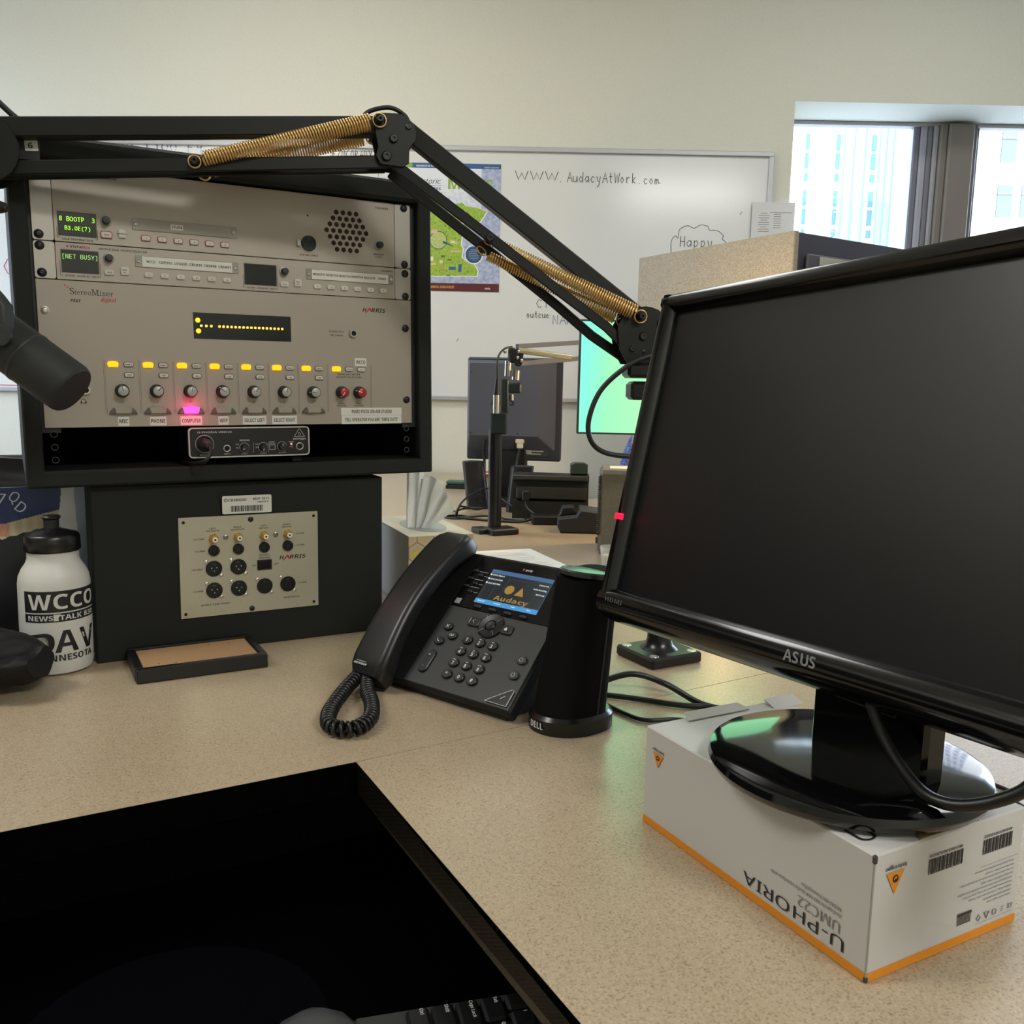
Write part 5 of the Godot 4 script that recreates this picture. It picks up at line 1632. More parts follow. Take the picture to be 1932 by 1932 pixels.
# ---------------------------------------------------------------- black upright loudspeaker beside the phone
func desk_speaker():
	var o := thing("computer_speaker", "black upright computer speaker leaning back beside the desk telephone", "speaker", T(W(0.066, 0, -0.926), -0.9))
	var cloth := M("#0d0d0e", 0.85, 0.0, 0.25)
	var gloss := M("#121313", 0.22)
	var foot := PackedVector2Array()
	for i in 40:
		var a := TAU * i / 40
		foot.append(Vector2(cos(a) * (0.0405 + 0.004 * maxf(0, -sin(a))), sin(a) * 0.045 - (0.006 if sin(a) < 0 else 0.0)))
	var up := Basis(Vector3.RIGHT, Vector3(0, 0, -1), Vector3.UP)
	var g := Geo.new()
	g.mv(Vector3.ZERO, up).prism(foot_flip(foot), 0.0, 0.019, 0.004)
	part("foot", g, gloss, o)
	var rings := []
	for i in 9:
		var f := i / 8.0
		var y := 0.016 + f * 0.150
		var ring := []
		var rx := lerpf(0.0355, 0.0305, f)
		var rz := lerpf(0.036, 0.031, f)
		for k in 36:
			var a := TAU * k / 36
			var c := Vector2(cos(a), sin(a))
			var pw := 0.72
			ring.append(Vector3(signf(c.x) * pow(absf(c.x), pw) * rx, y - signf(c.y) * pow(absf(c.y), pw) * rz * 0.12 * f, signf(c.y) * pow(absf(c.y), pw) * rz - f * 0.0215 - 0.002))
		rings.append(ring)
	g = Geo.new().loft(rings)
	part("grille_cloth", g, cloth, o)
	for s in [-1, 1]:
		var p := []
		for i in 9:
			var f := i / 8.0
			p.append(Vector3(s * lerpf(0.0352, 0.0302, f), 0.018 + f * 0.147, -0.010 - f * 0.0215))
		part("side_seam", Geo.new().tube(p, 0.0012, 6), M("#1d1d1e", 0.4), o)
	g = Geo.new()
	g.mv(Vector3(0, 0.1665, -0.0238), Basis(Vector3.RIGHT, -0.12))
	g.lathe([Vector2(0, -0.003), Vector2(0.0318, -0.003), Vector2(0.0318, 0.001), Vector2(0.0300, 0.0028), Vector2(0.0265, 0.0030), Vector2(0.0255, 0.0022), Vector2(0.0235, 0.0026), Vector2(0, 0.0032)], 40)
	part("top_cap", g, M("#2c3231", 0.28), o)
	g = Geo.new()
	g.mv(Vector3(0.001, 0.0095, 0.0)).text("DELL", Vector3.ZERO, 0.0068, {"bold": true, "w": 0.019, "bend": 0.0466})
	part("lettering", g, M("#cfcfcf", 0.4), o)

func foot_flip(p: PackedVector2Array) -> PackedVector2Array:
	var q := PackedVector2Array()
	for a in p: q.append(Vector2(a.x, -a.y))
	return q

# ---------------------------------------------------------------- white carton under the monitor
func product_box():
	var o := thing("product_carton", "white cardboard carton with orange edge stripes, lying upside down under the monitor", "box", T(W(0.226, 0, -0.503), 0.4874))
	var card := M("#c3c1bd", 0.55, 0.0, 0.35)
	var orange := M("#dd8a1c", 0.5)
	var ink := M("#222327", 0.6)
	var grey := M("#7c7d80", 0.6)
	var w := 0.150
	var l := 0.2335
	var h := 0.085
	part("carton_body", Geo.new().box(Vector3(w / 2, h / 2, -l / 2), Vector3(w - 0.0006, h - 0.0006, l - 0.0006), 0.0011), card, o)
	var g := Geo.new()
	g.box(Vector3(-0.0001, 0.0034, -l / 2), Vector3(0.0004, 0.0058, l - 0.002))
	g.box(Vector3(w / 2, 0.0034, 0.0001), Vector3(w - 0.002, 0.0058, 0.0004))
	part("orange_stripe", g, orange, o)
	# worn corner where the flap meets
	g = Geo.new()
	g.box(Vector3(0.0008, 0.082, -0.0008), Vector3(0.0032, 0.0062, 0.0032), 0.0012)
	g.box(Vector3(0.0008, 0.0022, -0.0008), Vector3(0.0030, 0.0046, 0.0030), 0.0010)
	part("worn_corner", g, M("#3d3a37", 0.8), o)
	part("fold_seam", Geo.new().box(Vector3(0.0005, 0.04, -0.0005), Vector3(0.0012, 0.079, 0.0012), 0.0003), M("#9b9890", 0.8), o)
	# flaps tucked into the top
	g = Geo.new()
	g.mv(Vector3(0.070, h + 0.0002, -0.004), Basis(Vector3.RIGHT, -PI / 2)).prism(PackedVector2Array([Vector2(-0.028, -0.003), Vector2(0.03, -0.003), Vector2(0.024, 0.007), Vector2(-0.022, 0.007)]), 0, 0.0006)
	part("thumb_notch", g, M("#8f7654", 0.8), o, "brown thumb notch in the lid")
	g = Geo.new()
	g.mv(Vector3(0.071, h + 0.001, -l + 0.006), Basis(Vector3.RIGHT, -PI / 2 + 0.22)).prism(PackedVector2Array([Vector2(-0.034, -0.004), Vector2(0.034, -0.004), Vector2(0.030, 0.008), Vector2(-0.030, 0.008)]), 0, 0.001)
	part("lid_flap", g, M("#b9b5ad", 0.6), o)
	g = Geo.new()
	g.mv(Vector3(w - 0.004, h + 0.001, -l + 0.01), Basis(Vector3.RIGHT, -PI / 2 + 0.3)).prism(rr(0.035, 0.016, 0.002), 0, 0.0008)
	part("lid_flap", g, card, o)
	# print on the long side, upside down
	var side := Basis(Vector3(0, 0, 1), Vector3.UP, Vector3(-1, 0, 0))
	g = Geo.new()
	g.mv(Vector3(-0.0004, 0, 0), side)
	g.text("U-PHORIA", Vector3(-0.064, 0.0142, 0), 0.0088, {"rot": PI, "w": 0.092, "bold": false})
	part("lettering", g, ink, o)
	g = Geo.new()
	g.mv(Vector3(-0.0004, 0, 0), side)
	g.text("UMC22", Vector3(-0.0400, 0.0243, 0), 0.0072, {"rot": PI, "w": 0.036, "bold": false})
	g.text("Audiophile 2x2 USB Audio Interface with", Vector3(-0.0525, 0.0325, 0), 0.0024, {"rot": PI, "w": 0.062})
	g.text("MIDAS Mic Preamplifier", Vector3(-0.039, 0.0370, 0), 0.0024, {"rot": PI, "w": 0.034})
	part("lettering", g, grey, o)
	emblem(o, Transform3D(side, Vector3(-0.0004, 0.0609, -0.2150)), 0.0135, orange, ink)
	# print on the short side
	emblem(o, Transform3D(Basis.IDENTITY, Vector3(0.0195, 0.0635, 0.0002)), 0.0165, orange, ink)
	g = Geo.new()
	g.mv(Vector3(0, 0, 0.0002))
	for q in [[0.0512, 0.0842, 0.0595, 0.0700], [0.1060, 0.1362, 0.0600, 0.0705]]:
		var x: float = q[0]
		var i := 0
		while x < q[1]:
			var bw: float = [0.0008, 0.0005, 0.0012, 0.0006, 0.001][i % 5]
			g.prism(rr(bw, q[3] - q[2], 0.0, x + bw / 2, (q[2] + q[3]) / 2, 1), 0, 0.0001)
			x += bw + [0.0006, 0.0009, 0.0005][i % 3]
			i += 1
		g.text("4033653052023", Vector3((q[0] + q[1]) / 2, q[3] + 0.0022, 0.0001), 0.0018, {"rot": PI, "w": (q[1] - q[0])})
	part("bar_codes", g, ink, o)
	g = Geo.new()
	g.mv(Vector3(0, 0, 0.0003))
	for i in 9:
		var wd: float = [0.026, 0.030, 0.046, 0.052, 0.058, 0.034, 0.056, 0.030, 0.042][i]
		g.text(["www.behringer.com", "UMC22 USB INTERFACE", "Weight 0.68 kg  1.5 lbs  Size 40 x 159 x 118 mm", "Designed and engineered in Germany, made in China", "Audiophile 2x2 USB Audio Interface with Mic Preamplifier", "Model: UMC22  SKU: 000", "For important safety instructions see the manual inside", "Serial number label", "Keep away from moisture and heat"][i], Vector3(0.1415, 0.0235 + i * 0.0031, 0), 0.0013, {"rot": PI, "l": -1, "w": wd})
	for i in 5:
		var c := Vector3(0.142 - i * 0.0085, 0.0142, 0)
		if i == 0: g.text("CE", c, 0.0036, {"rot": PI})
		elif i == 1: g.box(c, Vector3(0.003, 0.0004, 0.0001)); g.box(c + Vector3(0, 0.0015, 0), Vector3(0.003, 0.0004, 0.0001)); g.box(c + Vector3(0, -0.0015, 0), Vector3(0.003, 0.0004, 0.0001))
		elif i == 2: g.ring(c, Vector3.BACK, 0.0021, 0.0003, 14, 4)
		elif i == 3: g.tube([c + Vector3(-0.0024, 0.002, 0), c + Vector3(0.0024, 0.002, 0), c + Vector3(0, -0.0024, 0), c + Vector3(-0.0024, 0.002, 0)], 0.0004, 4)
		else: g.tube([c + Vector3(-0.002, 0, 0), c + Vector3(0, 0.0024, 0), c + Vector3(0.002, 0, 0), c + Vector3(0, -0.0024, 0), c + Vector3(-0.002, 0, 0)], 0.0003, 4)
	for q in [[0.125, 0.0515], [0.125, 0.0100]]: g.box(Vector3(q[0], q[1], 0), Vector3(0.040, 0.0002, 0.0001))
	part("small_print", g, grey, o)
	g = Geo.new()
	g.mv(Vector3(0, 0, 0.0003))
	for i in 14: g.box(Vector3(0.0858 + i * 0.001, 0.0172, 0), Vector3(0.0006, 0.006, 0.0001))
	g.box(Vector3(0.0925, 0.0215, 0), Vector3(0.0145, 0.0022, 0.0001))
	part("bar_codes", g, M("#3a3326", 0.6), o)
	# print on the lid
	g = Geo.new()
	g.mv(Vector3(0, h + 0.0002, 0), Basis(Vector3.RIGHT, -PI / 2))
	g.text("U-PHORIA", Vector3(0.007, 0.023, 0), 0.0165, {"w": 0.128, "l": -1, "bold": false})
	part("lettering", g, ink, o)

func emblem(o: Node3D, t: Transform3D, s: float, col: Material, ink: Material):
	var g := Geo.new(t)
	g.prism(PackedVector2Array([Vector2(-0.5, 0.4) * s, Vector2(0.5, 0.4) * s, Vector2(0, -0.5) * s]), 0, 0.0002)
	var e := part("emblem", g, col, o)
	g = Geo.new(t)
	g.ring(Vector3(0, 0.12 * s, 0.0003), Vector3.BACK, 0.13 * s, 0.03 * s, 14, 4)
	g.tube([Vector3(-0.1 * s, 0.0, 0.0003), Vector3(0.05 * s, 0.1 * s, 0.0003)], 0.03 * s, 4)
	g.text("behringer", Vector3(0, 0.58 * s, 0.0002), 0.16 * s, {"rot": PI, "w": 1.15 * s, "bold": true})
	part("lettering", g, ink, e)

# ---------------------------------------------------------------- the large dark monitor
func big_monitor():
	var o := thing("monitor", "large switched-off black monitor with a red power light, tilted back on a round glossy foot", "monitor", T(W(0.25, 0.085, -0.620)))
	var gloss := M("#0a0a0c", 0.16)
	var mt := Transform3D(Basis(Vector3(0.48793643, 0.04153103, 0.8718906), Vector3(0.19124203, 0.96951247, -0.15320593), Vector3(-0.85167161, 0.24149688, 0.46511797)).orthonormalized(), W(0.0856, 0.1515, -0.8422))
	mt = o.transform.affine_inverse() * mt
	var w := 0.513
	var h := 0.3145
	var g := Geo.new(mt)
	# bezel: sides with a rounded lip, a deeper chin
	var prof := PackedVector2Array([Vector2(-0.030, 0.0), Vector2(0.0, 0.0), Vector2(0.002, 0.003), Vector2(0.002, 0.010), Vector2(-0.004, 0.0160), Vector2(-0.010, 0.0165), Vector2(-0.030, 0.0165)])
	g.x = mt * Transform3D(Basis(Vector3.BACK, Vector3.RIGHT, Vector3.UP), Vector3(0, 0, 0))
	g.prism(prof, 0.0, h)
	part("bezel", g, gloss, o)
	g = Geo.new(mt)
	g.x = mt * Transform3D(Basis(Vector3.BACK, Vector3.LEFT, Vector3.DOWN), Vector3(w, h, 0))
	g.prism(prof, 0.0, h)
	part("bezel", g, gloss, o)
	g = Geo.new(mt)
	g.x = mt * Transform3D(Basis(Vector3.BACK, Vector3.DOWN, Vector3.RIGHT), Vector3(0.0, h, 0))
	g.prism(prof, 0.0, w)
	part("bezel", g, gloss, o)
	g = Geo.new(mt)
	g.x = mt * Transform3D(Basis(Vector3.BACK, Vector3.UP, Vector3.LEFT), Vector3(w, 0, 0))
	g.prism(PackedVector2Array([Vector2(-0.030, -0.010), Vector2(-0.020, -0.0095), Vector2(-0.008, -0.005), Vector2(0.0005, 0.0), Vector2(0.0035, 0.006), Vector2(0.0035, 0.014), Vector2(-0.002, 0.0215), Vector2(-0.010, 0.0235), Vector2(-0.030, 0.0235)]), 0.0, w)
	part("bezel", g, gloss, o, "deeper lower bezel with the lettering")
	g = Geo.new(mt)
	g.box(Vector3(w / 2, h / 2 + 0.002, -0.013), Vector3(w - 0.024, h - 0.03, 0.008))
	part("screen", g, M("#070708", 0.34, 0.0, 0.58), o, "dark matt screen")
	g = Geo.new(mt)
	g.box(Vector3(w / 2, h / 2, -0.036), Vector3(w - 0.006, h - 0.008, 0.016), 0.005)
	g.box(Vector3(w / 2, h / 2 - 0.02, -0.052), Vector3(w * 0.6, h * 0.55, 0.03), 0.012)
	part("back_cover", g, M("#141415", 0.35), o)
	g = Geo.new(mt)
	g.box(Vector3(0.0060, 0.0925, 0.0018), Vector3(0.0130, 0.0062, 0.0024), 0.0008)
	part("power_light", g, glow("#ff1440", 1.3), o, "red power light")
	g = Geo.new(mt)
	g.mv(Vector3(0.0278, 0.0118, 0.0037)).text("HDMI", Vector3.ZERO, 0.0042, {"w": 0.027, "bold": true})
	part("lettering", g, M("#4d4d50", 0.5), o)
	g = Geo.new(mt)
	g.mv(Vector3(0.2575, 0.0105, 0.0037)).text("ASUS", Vector3.ZERO, 0.0085, {"w": 0.030, "bold": true, "slant": -0.1})
	part("lettering", g, M("#a6a6a8", 0.3, 0.5), o)
	# foot
	g = Geo.new()
	g.lathe([Vector2(0, 0), Vector2(0.088, 0), Vector2(0.0965, 0.004), Vector2(0.099, 0.009), Vector2(0.0975, 0.0135), Vector2(0.091, 0.0160), Vector2(0.06, 0.0180), Vector2(0, 0.0185)], 72)
	part("foot", g, M("#070708", 0.08), o, "round glossy foot")
	var nb := Basis(Vector3(0.4884, 0, 0.8726), Vector3.UP, Vector3(-0.8726, 0, 0.4884))
	g = world(o)
	g.x = g.b * Transform3D(nb, W(0.2655, 0.165, -0.609))
	g.box(Vector3(0, -0.0175, 0), Vector3(0.098, 0.095, 0.022), 0.003)
	var nk := part("neck", g, M("#060607", 0.12), o)
	g = world(o)
	g.x = g.b * Transform3D(nb, W(0.2655, 0.165, -0.609))
	for q in [[-0.002, -0.022, 0.052, 0.0012], [-0.028, -0.004, 0.0012, 0.036], [0.024, -0.004, 0.0012, 0.036]]:
		g.box(Vector3(q[0], q[1], 0.0112), Vector3(q[2], q[3], 0.0012))
	part("neck_panel", g, M("#2a2a2b", 0.3), nk)
	g = world(o)
	g.x = g.b * Transform3D(nb, W(0.2900, 0.222, -0.622))
	g.box(Vector3.ZERO, Vector3(0.085, 0.05, 0.02), 0.006)
	part("hinge", g, M("#0d0d0e", 0.3), o)
	# cable drooping under the screen
	var c := thing("monitor_cable", "thick black cable drooping in a loop below the monitor's lower edge", "cable", T(W(0.25, 0.1, -0.56)))
	g = world(c)
	g.tube(curve([W(0.252, 0.180, -0.600), W(0.2495, 0.158, -0.585), W(0.2545, 0.136, -0.572), W(0.262, 0.119, -0.556), W(0.272, 0.1075, -0.540), W(0.285, 0.108, -0.525), W(0.302, 0.118, -0.512), W(0.317, 0.134, -0.503), W(0.327, 0.160, -0.505), W(0.330, 0.185, -0.515)]), 0.0042, 10)
	part("cable", g, M("#0c0c0d", 0.4), c)

# ---------------------------------------------------------------- things close by on the worktop
func near_clutter():
	var ry := 0.5168   # the turn of the rack and the desk edges
	# shallow black framed tan board at the rack's foot
	var o := thing("framed_board", "shallow black frame holding a tan board at the foot of the rack", "tray", T(W(-0.405, 0.0, -1.105), ry))
	var dark := M("#121213", 0.4)
	part("base", Geo.new().box(Vector3(0, 0.004, 0), Vector3(0.152, 0.008, 0.096), 0.001), dark, o)
	for q in [[0, 0.047, 0.158, 0.010], [0, -0.047, 0.158, 0.010], [-0.0745, 0, 0.010, 0.0845], [0.0745, 0, 0.010, 0.0845]]:
		part("frame_bar", Geo.new().box(Vector3(q[0], 0.009, q[1]), Vector3(q[2], 0.018, q[3]), 0.0015), dark, o)
	var tan_m := triplanar(grain(Color("#a98663"), Color("#8a6a4b"), Color("#bf9d7b"), 0.08, 128, 0.05, 9), 0.06, 0.7, 0.3)
	var bd := part("board", Geo.new().box(Vector3(0, 0.0125, 0), Vector3(0.139, 0.006, 0.083), 0.0005), tan_m, o)
	for q in [[-0.03, 0.03], [0.02, -0.03], [0.045, -0.026], [-0.05, 0.026]]:
		part("hole", Geo.new().mv(Vector3(q[0], 0.0155, q[1])).cyl(0.0013, 0, 0.0002, 10), M("#5d452e", 0.8), bd)
	# water bottle
	o = thing("water_bottle", "white squeeze bottle with a black lid and black print beside the rack's foot", "bottle", T(W(-0.5735, 0, -1.082), 0.75))
	var plastic := M("#cccbc4", 0.42, 0.0, 0.4)
	var g := Geo.new()
	g.lathe([Vector2(0, 0), Vector2(0.034, 0), Vector2(0.0395, 0.003), Vector2(0.0412, 0.009), Vector2(0.0415, 0.06), Vector2(0.0412, 0.112), Vector2(0.0400, 0.121), Vector2(0.0362, 0.130), Vector2(0.0315, 0.137), Vector2(0.0293, 0.143), Vector2(0.0293, 0.1495), Vector2(0.031, 0.154), Vector2(0.0, 0.156)], 48)
	part("body", g, plastic, o)
	g = Geo.new()
	g.lathe([Vector2(0, 0.152), Vector2(0.031, 0.152), Vector2(0.0323, 0.154), Vector2(0.0318, 0.1685), Vector2(0.0308, 0.1715), Vector2(0.0290, 0.1735), Vector2(0.012, 0.1790), Vector2(0.0095, 0.1800), Vector2(0, 0.1800)], 48)
	var lid := part("lid", g, M("#131314", 0.3), o)
	g = Geo.new()
	g.lathe([Vector2(0.0088, 0.178), Vector2(0.0088, 0.1905), Vector2(0.0108, 0.1922), Vector2(0.0110, 0.1940), Vector2(0.0095, 0.1955), Vector2(0.0045, 0.1955), Vector2(0.004, 0.193), Vector2(0, 0.193)], 28)
	part("spout", g, M("#1b1a1a", 0.4), lid)
	var ink := M("#18181a", 0.45)
	g = Geo.new()
	patch(g, 0.0418, 0.0812, 0.1075, -1.18, 1.18)
	patch(g, 0.0418, 0.0690, 0.0795, -1.18, 1.18)
	g.mv(Vector3(0, 0, 0)).text("D", Vector3(-0.0275, 0.0440, 0), 0.0275, {"bend": 0.0418, "w": 0.028, "bold": true})
	g.text("A", Vector3(0.0, 0.0440, 0), 0.0275, {"bend": 0.0418, "w": 0.028, "bold": true})
	part("printed_band", g, ink, o)
	# the D, A and V of the print stand side by side around the bottle
	g = Geo.new()
	for q in [["V", 0.70]]:
		g.mv(Vector3.ZERO, Basis(Vector3.UP, q[1])).text(q[0], Vector3(0, 0.0440, 0), 0.0275, {"bend": 0.0418, "w": 0.027, "bold": true})
	g.mv().text("MINNESOTA", Vector3(0.008 - 0.008, 0.0235, 0), 0.0078, {"bend": 0.0418, "w": 0.072, "bold": true})
	part("lettering", g, ink, o)
	g = Geo.new()
	g.mv().text("WCCO", Vector3(0, 0.0943, 0), 0.0188, {"bend": 0.0421, "w": 0.087, "bold": true})
	g.mv(Vector3.ZERO, Basis(Vector3.UP, -0.70)).text("NEWS", Vector3(0, 0.0742, 0), 0.0062, {"bend": 0.0421, "w": 0.030, "bold": true})
	g.mv(Vector3.ZERO, Basis(Vector3.UP, 0.42)).text("TALK 830", Vector3(0, 0.0742, 0), 0.0062, {"bend": 0.0421, "w": 0.050, "bold": true})
	g.mv(Vector3.ZERO, Basis(Vector3.UP, -0.235)).prism(PackedVector2Array([Vector2(-0.004, 0.0705), Vector2(0.002, 0.0705), Vector2(0.001, 0.0735), Vector2(0.0045, 0.0785), Vector2(-0.004, 0.0785)]), 0.0418, 0.0421)
	part("lettering", g, M("#cccbc4", 0.45), o)
	# clear drinking glass behind the bottle
	o = thing("drinking_glass", "clear drinking glass behind the white squeeze bottle", "glass", T(W(-0.668, 0, -1.225)))
	var gm := M("#f4f8fa16", 0.02)
	gm.transparency = BaseMaterial3D.TRANSPARENCY_ALPHA
	g = Geo.new().lathe([Vector2(0.0, 0.006), Vector2(0.034, 0.006), Vector2(0.047, 0.132), Vector2(0.0495, 0.1345), Vector2(0.051, 0.132), Vector2(0.038, 0.0), Vector2(0.0, 0.0)], 48)
	part("wall", g, gm, o)
	part("rim", Geo.new().ring(Vector3(0, 0.133, 0), Vector3.UP, 0.0492, 0.0016, 48, 8), M("#dfe6ea", 0.08, 0.0, 0.8), o)
	# dark ribbed travel mug at the left edge
	o = thing("travel_mug", "dark ribbed travel mug at the left edge behind the black pouch", "mug", T(W(-0.735, 0, -1.19)))
	var pr := [Vector2(0, 0), Vector2(0.036, 0)]
	for i in 12:
		pr.append(Vector2(0.040, 0.006 + i * 0.010))
		pr.append(Vector2(0.0415, 0.009 + i * 0.010))
		pr.append(Vector2(0.040, 0.013 + i * 0.010))
	pr.append_array([Vector2(0.041, 0.128), Vector2(0.036, 0.140), Vector2(0, 0.142)])
	part("body", Geo.new().lathe(pr, 40), M("#17181a", 0.4), o)
	part("lid", Geo.new().lathe([Vector2(0, 0.139), Vector2(0.0375, 0.139), Vector2(0.0365, 0.150), Vector2(0.020, 0.153), Vector2(0, 0.153)], 40), M("#26272a", 0.3), o)
	# printed photograph board leaning behind the bottle
	var im := Image.create(245, 224, false, Image.FORMAT_RGB8)
	for y in 224:
		for x in 245:
			var c := Color("#1f2f63")
			var q := 216.0 - y * 0.16 + sin(y * 0.06) * 1.5
			if x > q: c = Color("#e4e6ea")
			if x > 231 + y * 0.04: c = Color("#aab4c6").lerp(Color("#77839a"), y / 224.0)
			var sl := 46.0 - (x - 150.0) * 0.24
			if x < q and y > sl and y < sl + 19.0 - sin(x * 0.42) * 1.0: c = Color("#cdbf9d").darkened(0.10 * absf(sin(x * 0.24)))
			elif x < q and y >= sl + 19.0: c = Color("#14171f")
			if x < 153 and y > 46 and y < 64: c = Color("#c98d74") if (x * 3 + y) % 23 > 2 else Color("#b67b64")
			im.set_pixel(x, y, c)
	o = thing("photo_board", "printed photo board of a navy shirt and a cream sleeve behind the white bottle", "poster", Transform3D(Basis(Vector3(0.8694, 0, -0.4941), Vector3(0, 1, 0), Vector3(0.4941, 0, 0.8694)).orthonormalized(), W(-0.3561, 0, -1.1911)))
	var pm := printed(im, 0.35)
	g = Geo.new()
	g.prism(PackedVector2Array([Vector2(-0.440, 0.0), Vector2(-0.1990, 0.0), Vector2(-0.1990, 0.2235), Vector2(-0.440, 0.2235)]), -0.095, -0.092)
	part("board", g, pm, o)
	g = Geo.new()
	g.mv(Vector3(0, 0, -0.0917))
	for q in [["7", -0.2965, 0.209, -0.1], ["Q", -0.2815, 0.211, -0.6], ["D", -0.2745, 0.197, -0.7]]:
		g.text(q[0], Vector3(q[1], q[2], 0), 0.0135, {"rot": q[3], "w": 0.0105, "bold": false})
	part("lettering", g, M("#cfd6e4", 0.5), o)
	# crumpled black cloth pouch in front
	o = thing("cloth_pouch", "crumpled black cloth pouch in front of the white squeeze bottle", "pouch", T(W(-0.66, 0, -0.985)))
	var fn := FastNoiseLite.new()
	fn.seed = 4
	fn.frequency = 9.0
	var rings := []
	for i in 27:
		var f := i / 26.0
		var x := lerpf(-0.16, 0.118, f)
		var prof := pow(sin(PI * clampf(f * 0.86 + 0.05, 0.0, 1.0)), 0.75)
		var ring := []
		for k in 26:
			var a := TAU * k / 26
			var p := Vector3(x, 0.041 * prof * (1.0 + sin(a)) + 0.0015, cos(a) * 0.075 * prof)
			if f > 0.7: p.y += (f - 0.7) * 0.07
			var nz := fn.get_noise_3d(p.x, p.y * 1.6, p.z) + 0.5 * fn.get_noise_3d(p.x * 2.3, p.y * 3.0, p.z * 2.3)
			p += Vector3(nz * 0.008, (nz * 0.020 if p.y > 0.01 else 0.0), nz * 0.018)
			p.y = maxf(p.y, 0.0008)
			ring.append(p)
		rings.append(ring)
	part("cloth", Geo.new().loft(rings), M("#0e0e0f", 0.6, 0.0, 0.4), o)
	# black bag standing further back on the left
	o = thing("shoulder_bag", "wrinkled black bag standing behind the rack at the left edge", "bag", T(W(-0.96, 0, -1.62), 0.2))
	rings = []
	for i in 15:
		var f := i / 14.0
		var ring := []
		for q in rr(0.30 - 0.05 * f, 0.14 - 0.05 * f, 0.045, 0, 0, 6):
			var nz := fn.get_noise_3d(q.x * 2.0, f * 0.5, q.y * 2.0)
			ring.append(Vector3(q.x + nz * 0.02, f * 0.222 + (nz * 0.02 if f > 0.6 else 0.0), q.y + nz * 0.02))
		rings.append(ring)
	part("body", Geo.new().loft(rings), M("#101011", 0.55, 0.0, 0.4), o)
	part("trim", Geo.new().ring(Vector3(0, 0.2, 0), Vector3.UP, 0.05, 0.003, 20, 6), M("#2c2c2e", 0.4), o)
	# tissue box with a pulled-up tissue
	o = thing("tissue_box", "beige hexagon patterned tissue box with a white tissue pulled up behind the phone", "tissue box", T(W(-0.159, 0, -1.523), 0.408))
	im = Image.create(256, 256, false, Image.FORMAT_RGB8)
	for y in 256:
		for x in 256:
			var s := 64.0
			var py := y / (s * 0.866)
			var row := int(floor(py))
			var best := 1e9
			var nxt := 1e9
			for r in [row - 1, row, row + 1, row + 2]:
				for k in range(-1, 6):
					var cx := (k + 0.5 * (posmod(r, 2))) * s
					var cy: float = r * s * 0.866
					var d := Vector2(x - cx, y - cy).length()
					if d < best:
						nxt = best
						best = d
					elif d < nxt: nxt = d
			var edge := nxt - best
			var c := Color("#c7b28c") if edge > 5.0 else Color("#a28d68")
			if edge > 5.0 and edge < 22.0: c = Color("#cdb994")
			im.set_pixel(x, y, c)
	var hx := printed(im, 0.55)
	hx.uv1_scale = Vector3(1.0, 1.0, 1.0)
	var pale := M("#ddd6c0", 0.55)
	part("carton_body", Geo.new().box(Vector3(0, 0.0615, 0), Vector3(0.112, 0.123, 0.226), 0.001), M("#cfcdc6", 0.5), o)
	g = Geo.new()
	g.quad(Vector3(-0.056, 0.001, 0.1134), Vector3(0.056, 0.001, 0.1134), Vector3(0.056, 0.1235, 0.1134), Vector3(-0.056, 0.1235, 0.1134), Vector3.BACK)
	part("patterned_side", g, hx, o)
	g = Geo.new()
	for q in [[-0.047, 0.094, 0.6], [-0.047, 0.078, -0.4]]:
		g.mv(Vector3(q[0], q[1], 0.1136), Basis(Vector3.BACK, q[2])).prism(PackedVector2Array([Vector2(-0.008, 0), Vector2(0, 0.004), Vector2(0.012, 0), Vector2(0, -0.004)]), 0, 0.0001)
	part("leaf_print", g, M("#d6c23c", 0.55), o)
	part("lid", Geo.new().box(Vector3(0, 0.1238, 0), Vector3(0.113, 0.0016, 0.227), 0.0006), pale, o)
	g = Geo.new()
	g.mv(Vector3(0, 0.1247, 0.01), Basis(Vector3.RIGHT, -PI / 2))
	var ov := PackedVector2Array()
	for i in 28: ov.append(Vector2(cos(TAU * i / 28) * 0.036, sin(TAU * i / 28) * 0.075))
	g.prism(ov, 0, 0.0003)
	part("opening", g, M("#a9acb0", 0.3), o)
	var tis := StandardMaterial3D.new()
	tis.albedo_color = Color("#f2f2ee")
	tis.roughness = 0.9
	tis.backlight_enabled = true
	tis.backlight = Color(0.35, 0.35, 0.34)
	# two folds of the sheet: a narrow one standing up, a wide one fanning out to the right
	var fold := [
		[[W(-0.1800, 0.120, -1.485), W(-0.1580, 0.120, -1.490)], [W(-0.1815, 0.2165, -1.505), W(-0.1460, 0.2135, -1.51)], 2.0, 0.004],
		[[W(-0.1640, 0.120, -1.485), W(-0.1500, 0.120, -1.49)], [W(-0.1560, 0.2080, -1.50), W(-0.1180, 0.2050, -1.48)], 1.5, 0.006],
		[[W(-0.1560, 0.120, -1.480), W(-0.1440, 0.121, -1.485)], [W(-0.1230, 0.2050, -1.475), W(-0.0970, 0.1590, -1.46)], 1.5, 0.005]]
	for s in 3:
		rings = []
		for i in 15:
			var f := i / 14.0
			var row := []
			for k in 21:
				var t := k / 20.0
				var lo: Vector3 = fold[s][0][0].lerp(fold[s][0][1], t)
				var hi: Vector3 = fold[s][1][0].lerp(fold[s][1][1], t)
				var p := lo.lerp(hi, f)
				p.z += sin(t * PI * 2.0 * fold[s][2] + s) * fold[s][3] * (0.5 + f) + sin(t * 17.0 + f * 5.0) * 0.001
				p.y += sin(t * PI) * 0.006 * f
				row.append(p)
			rings.append(row)
		part("tissue", world(o).loft(rings, false, false), tis, o)
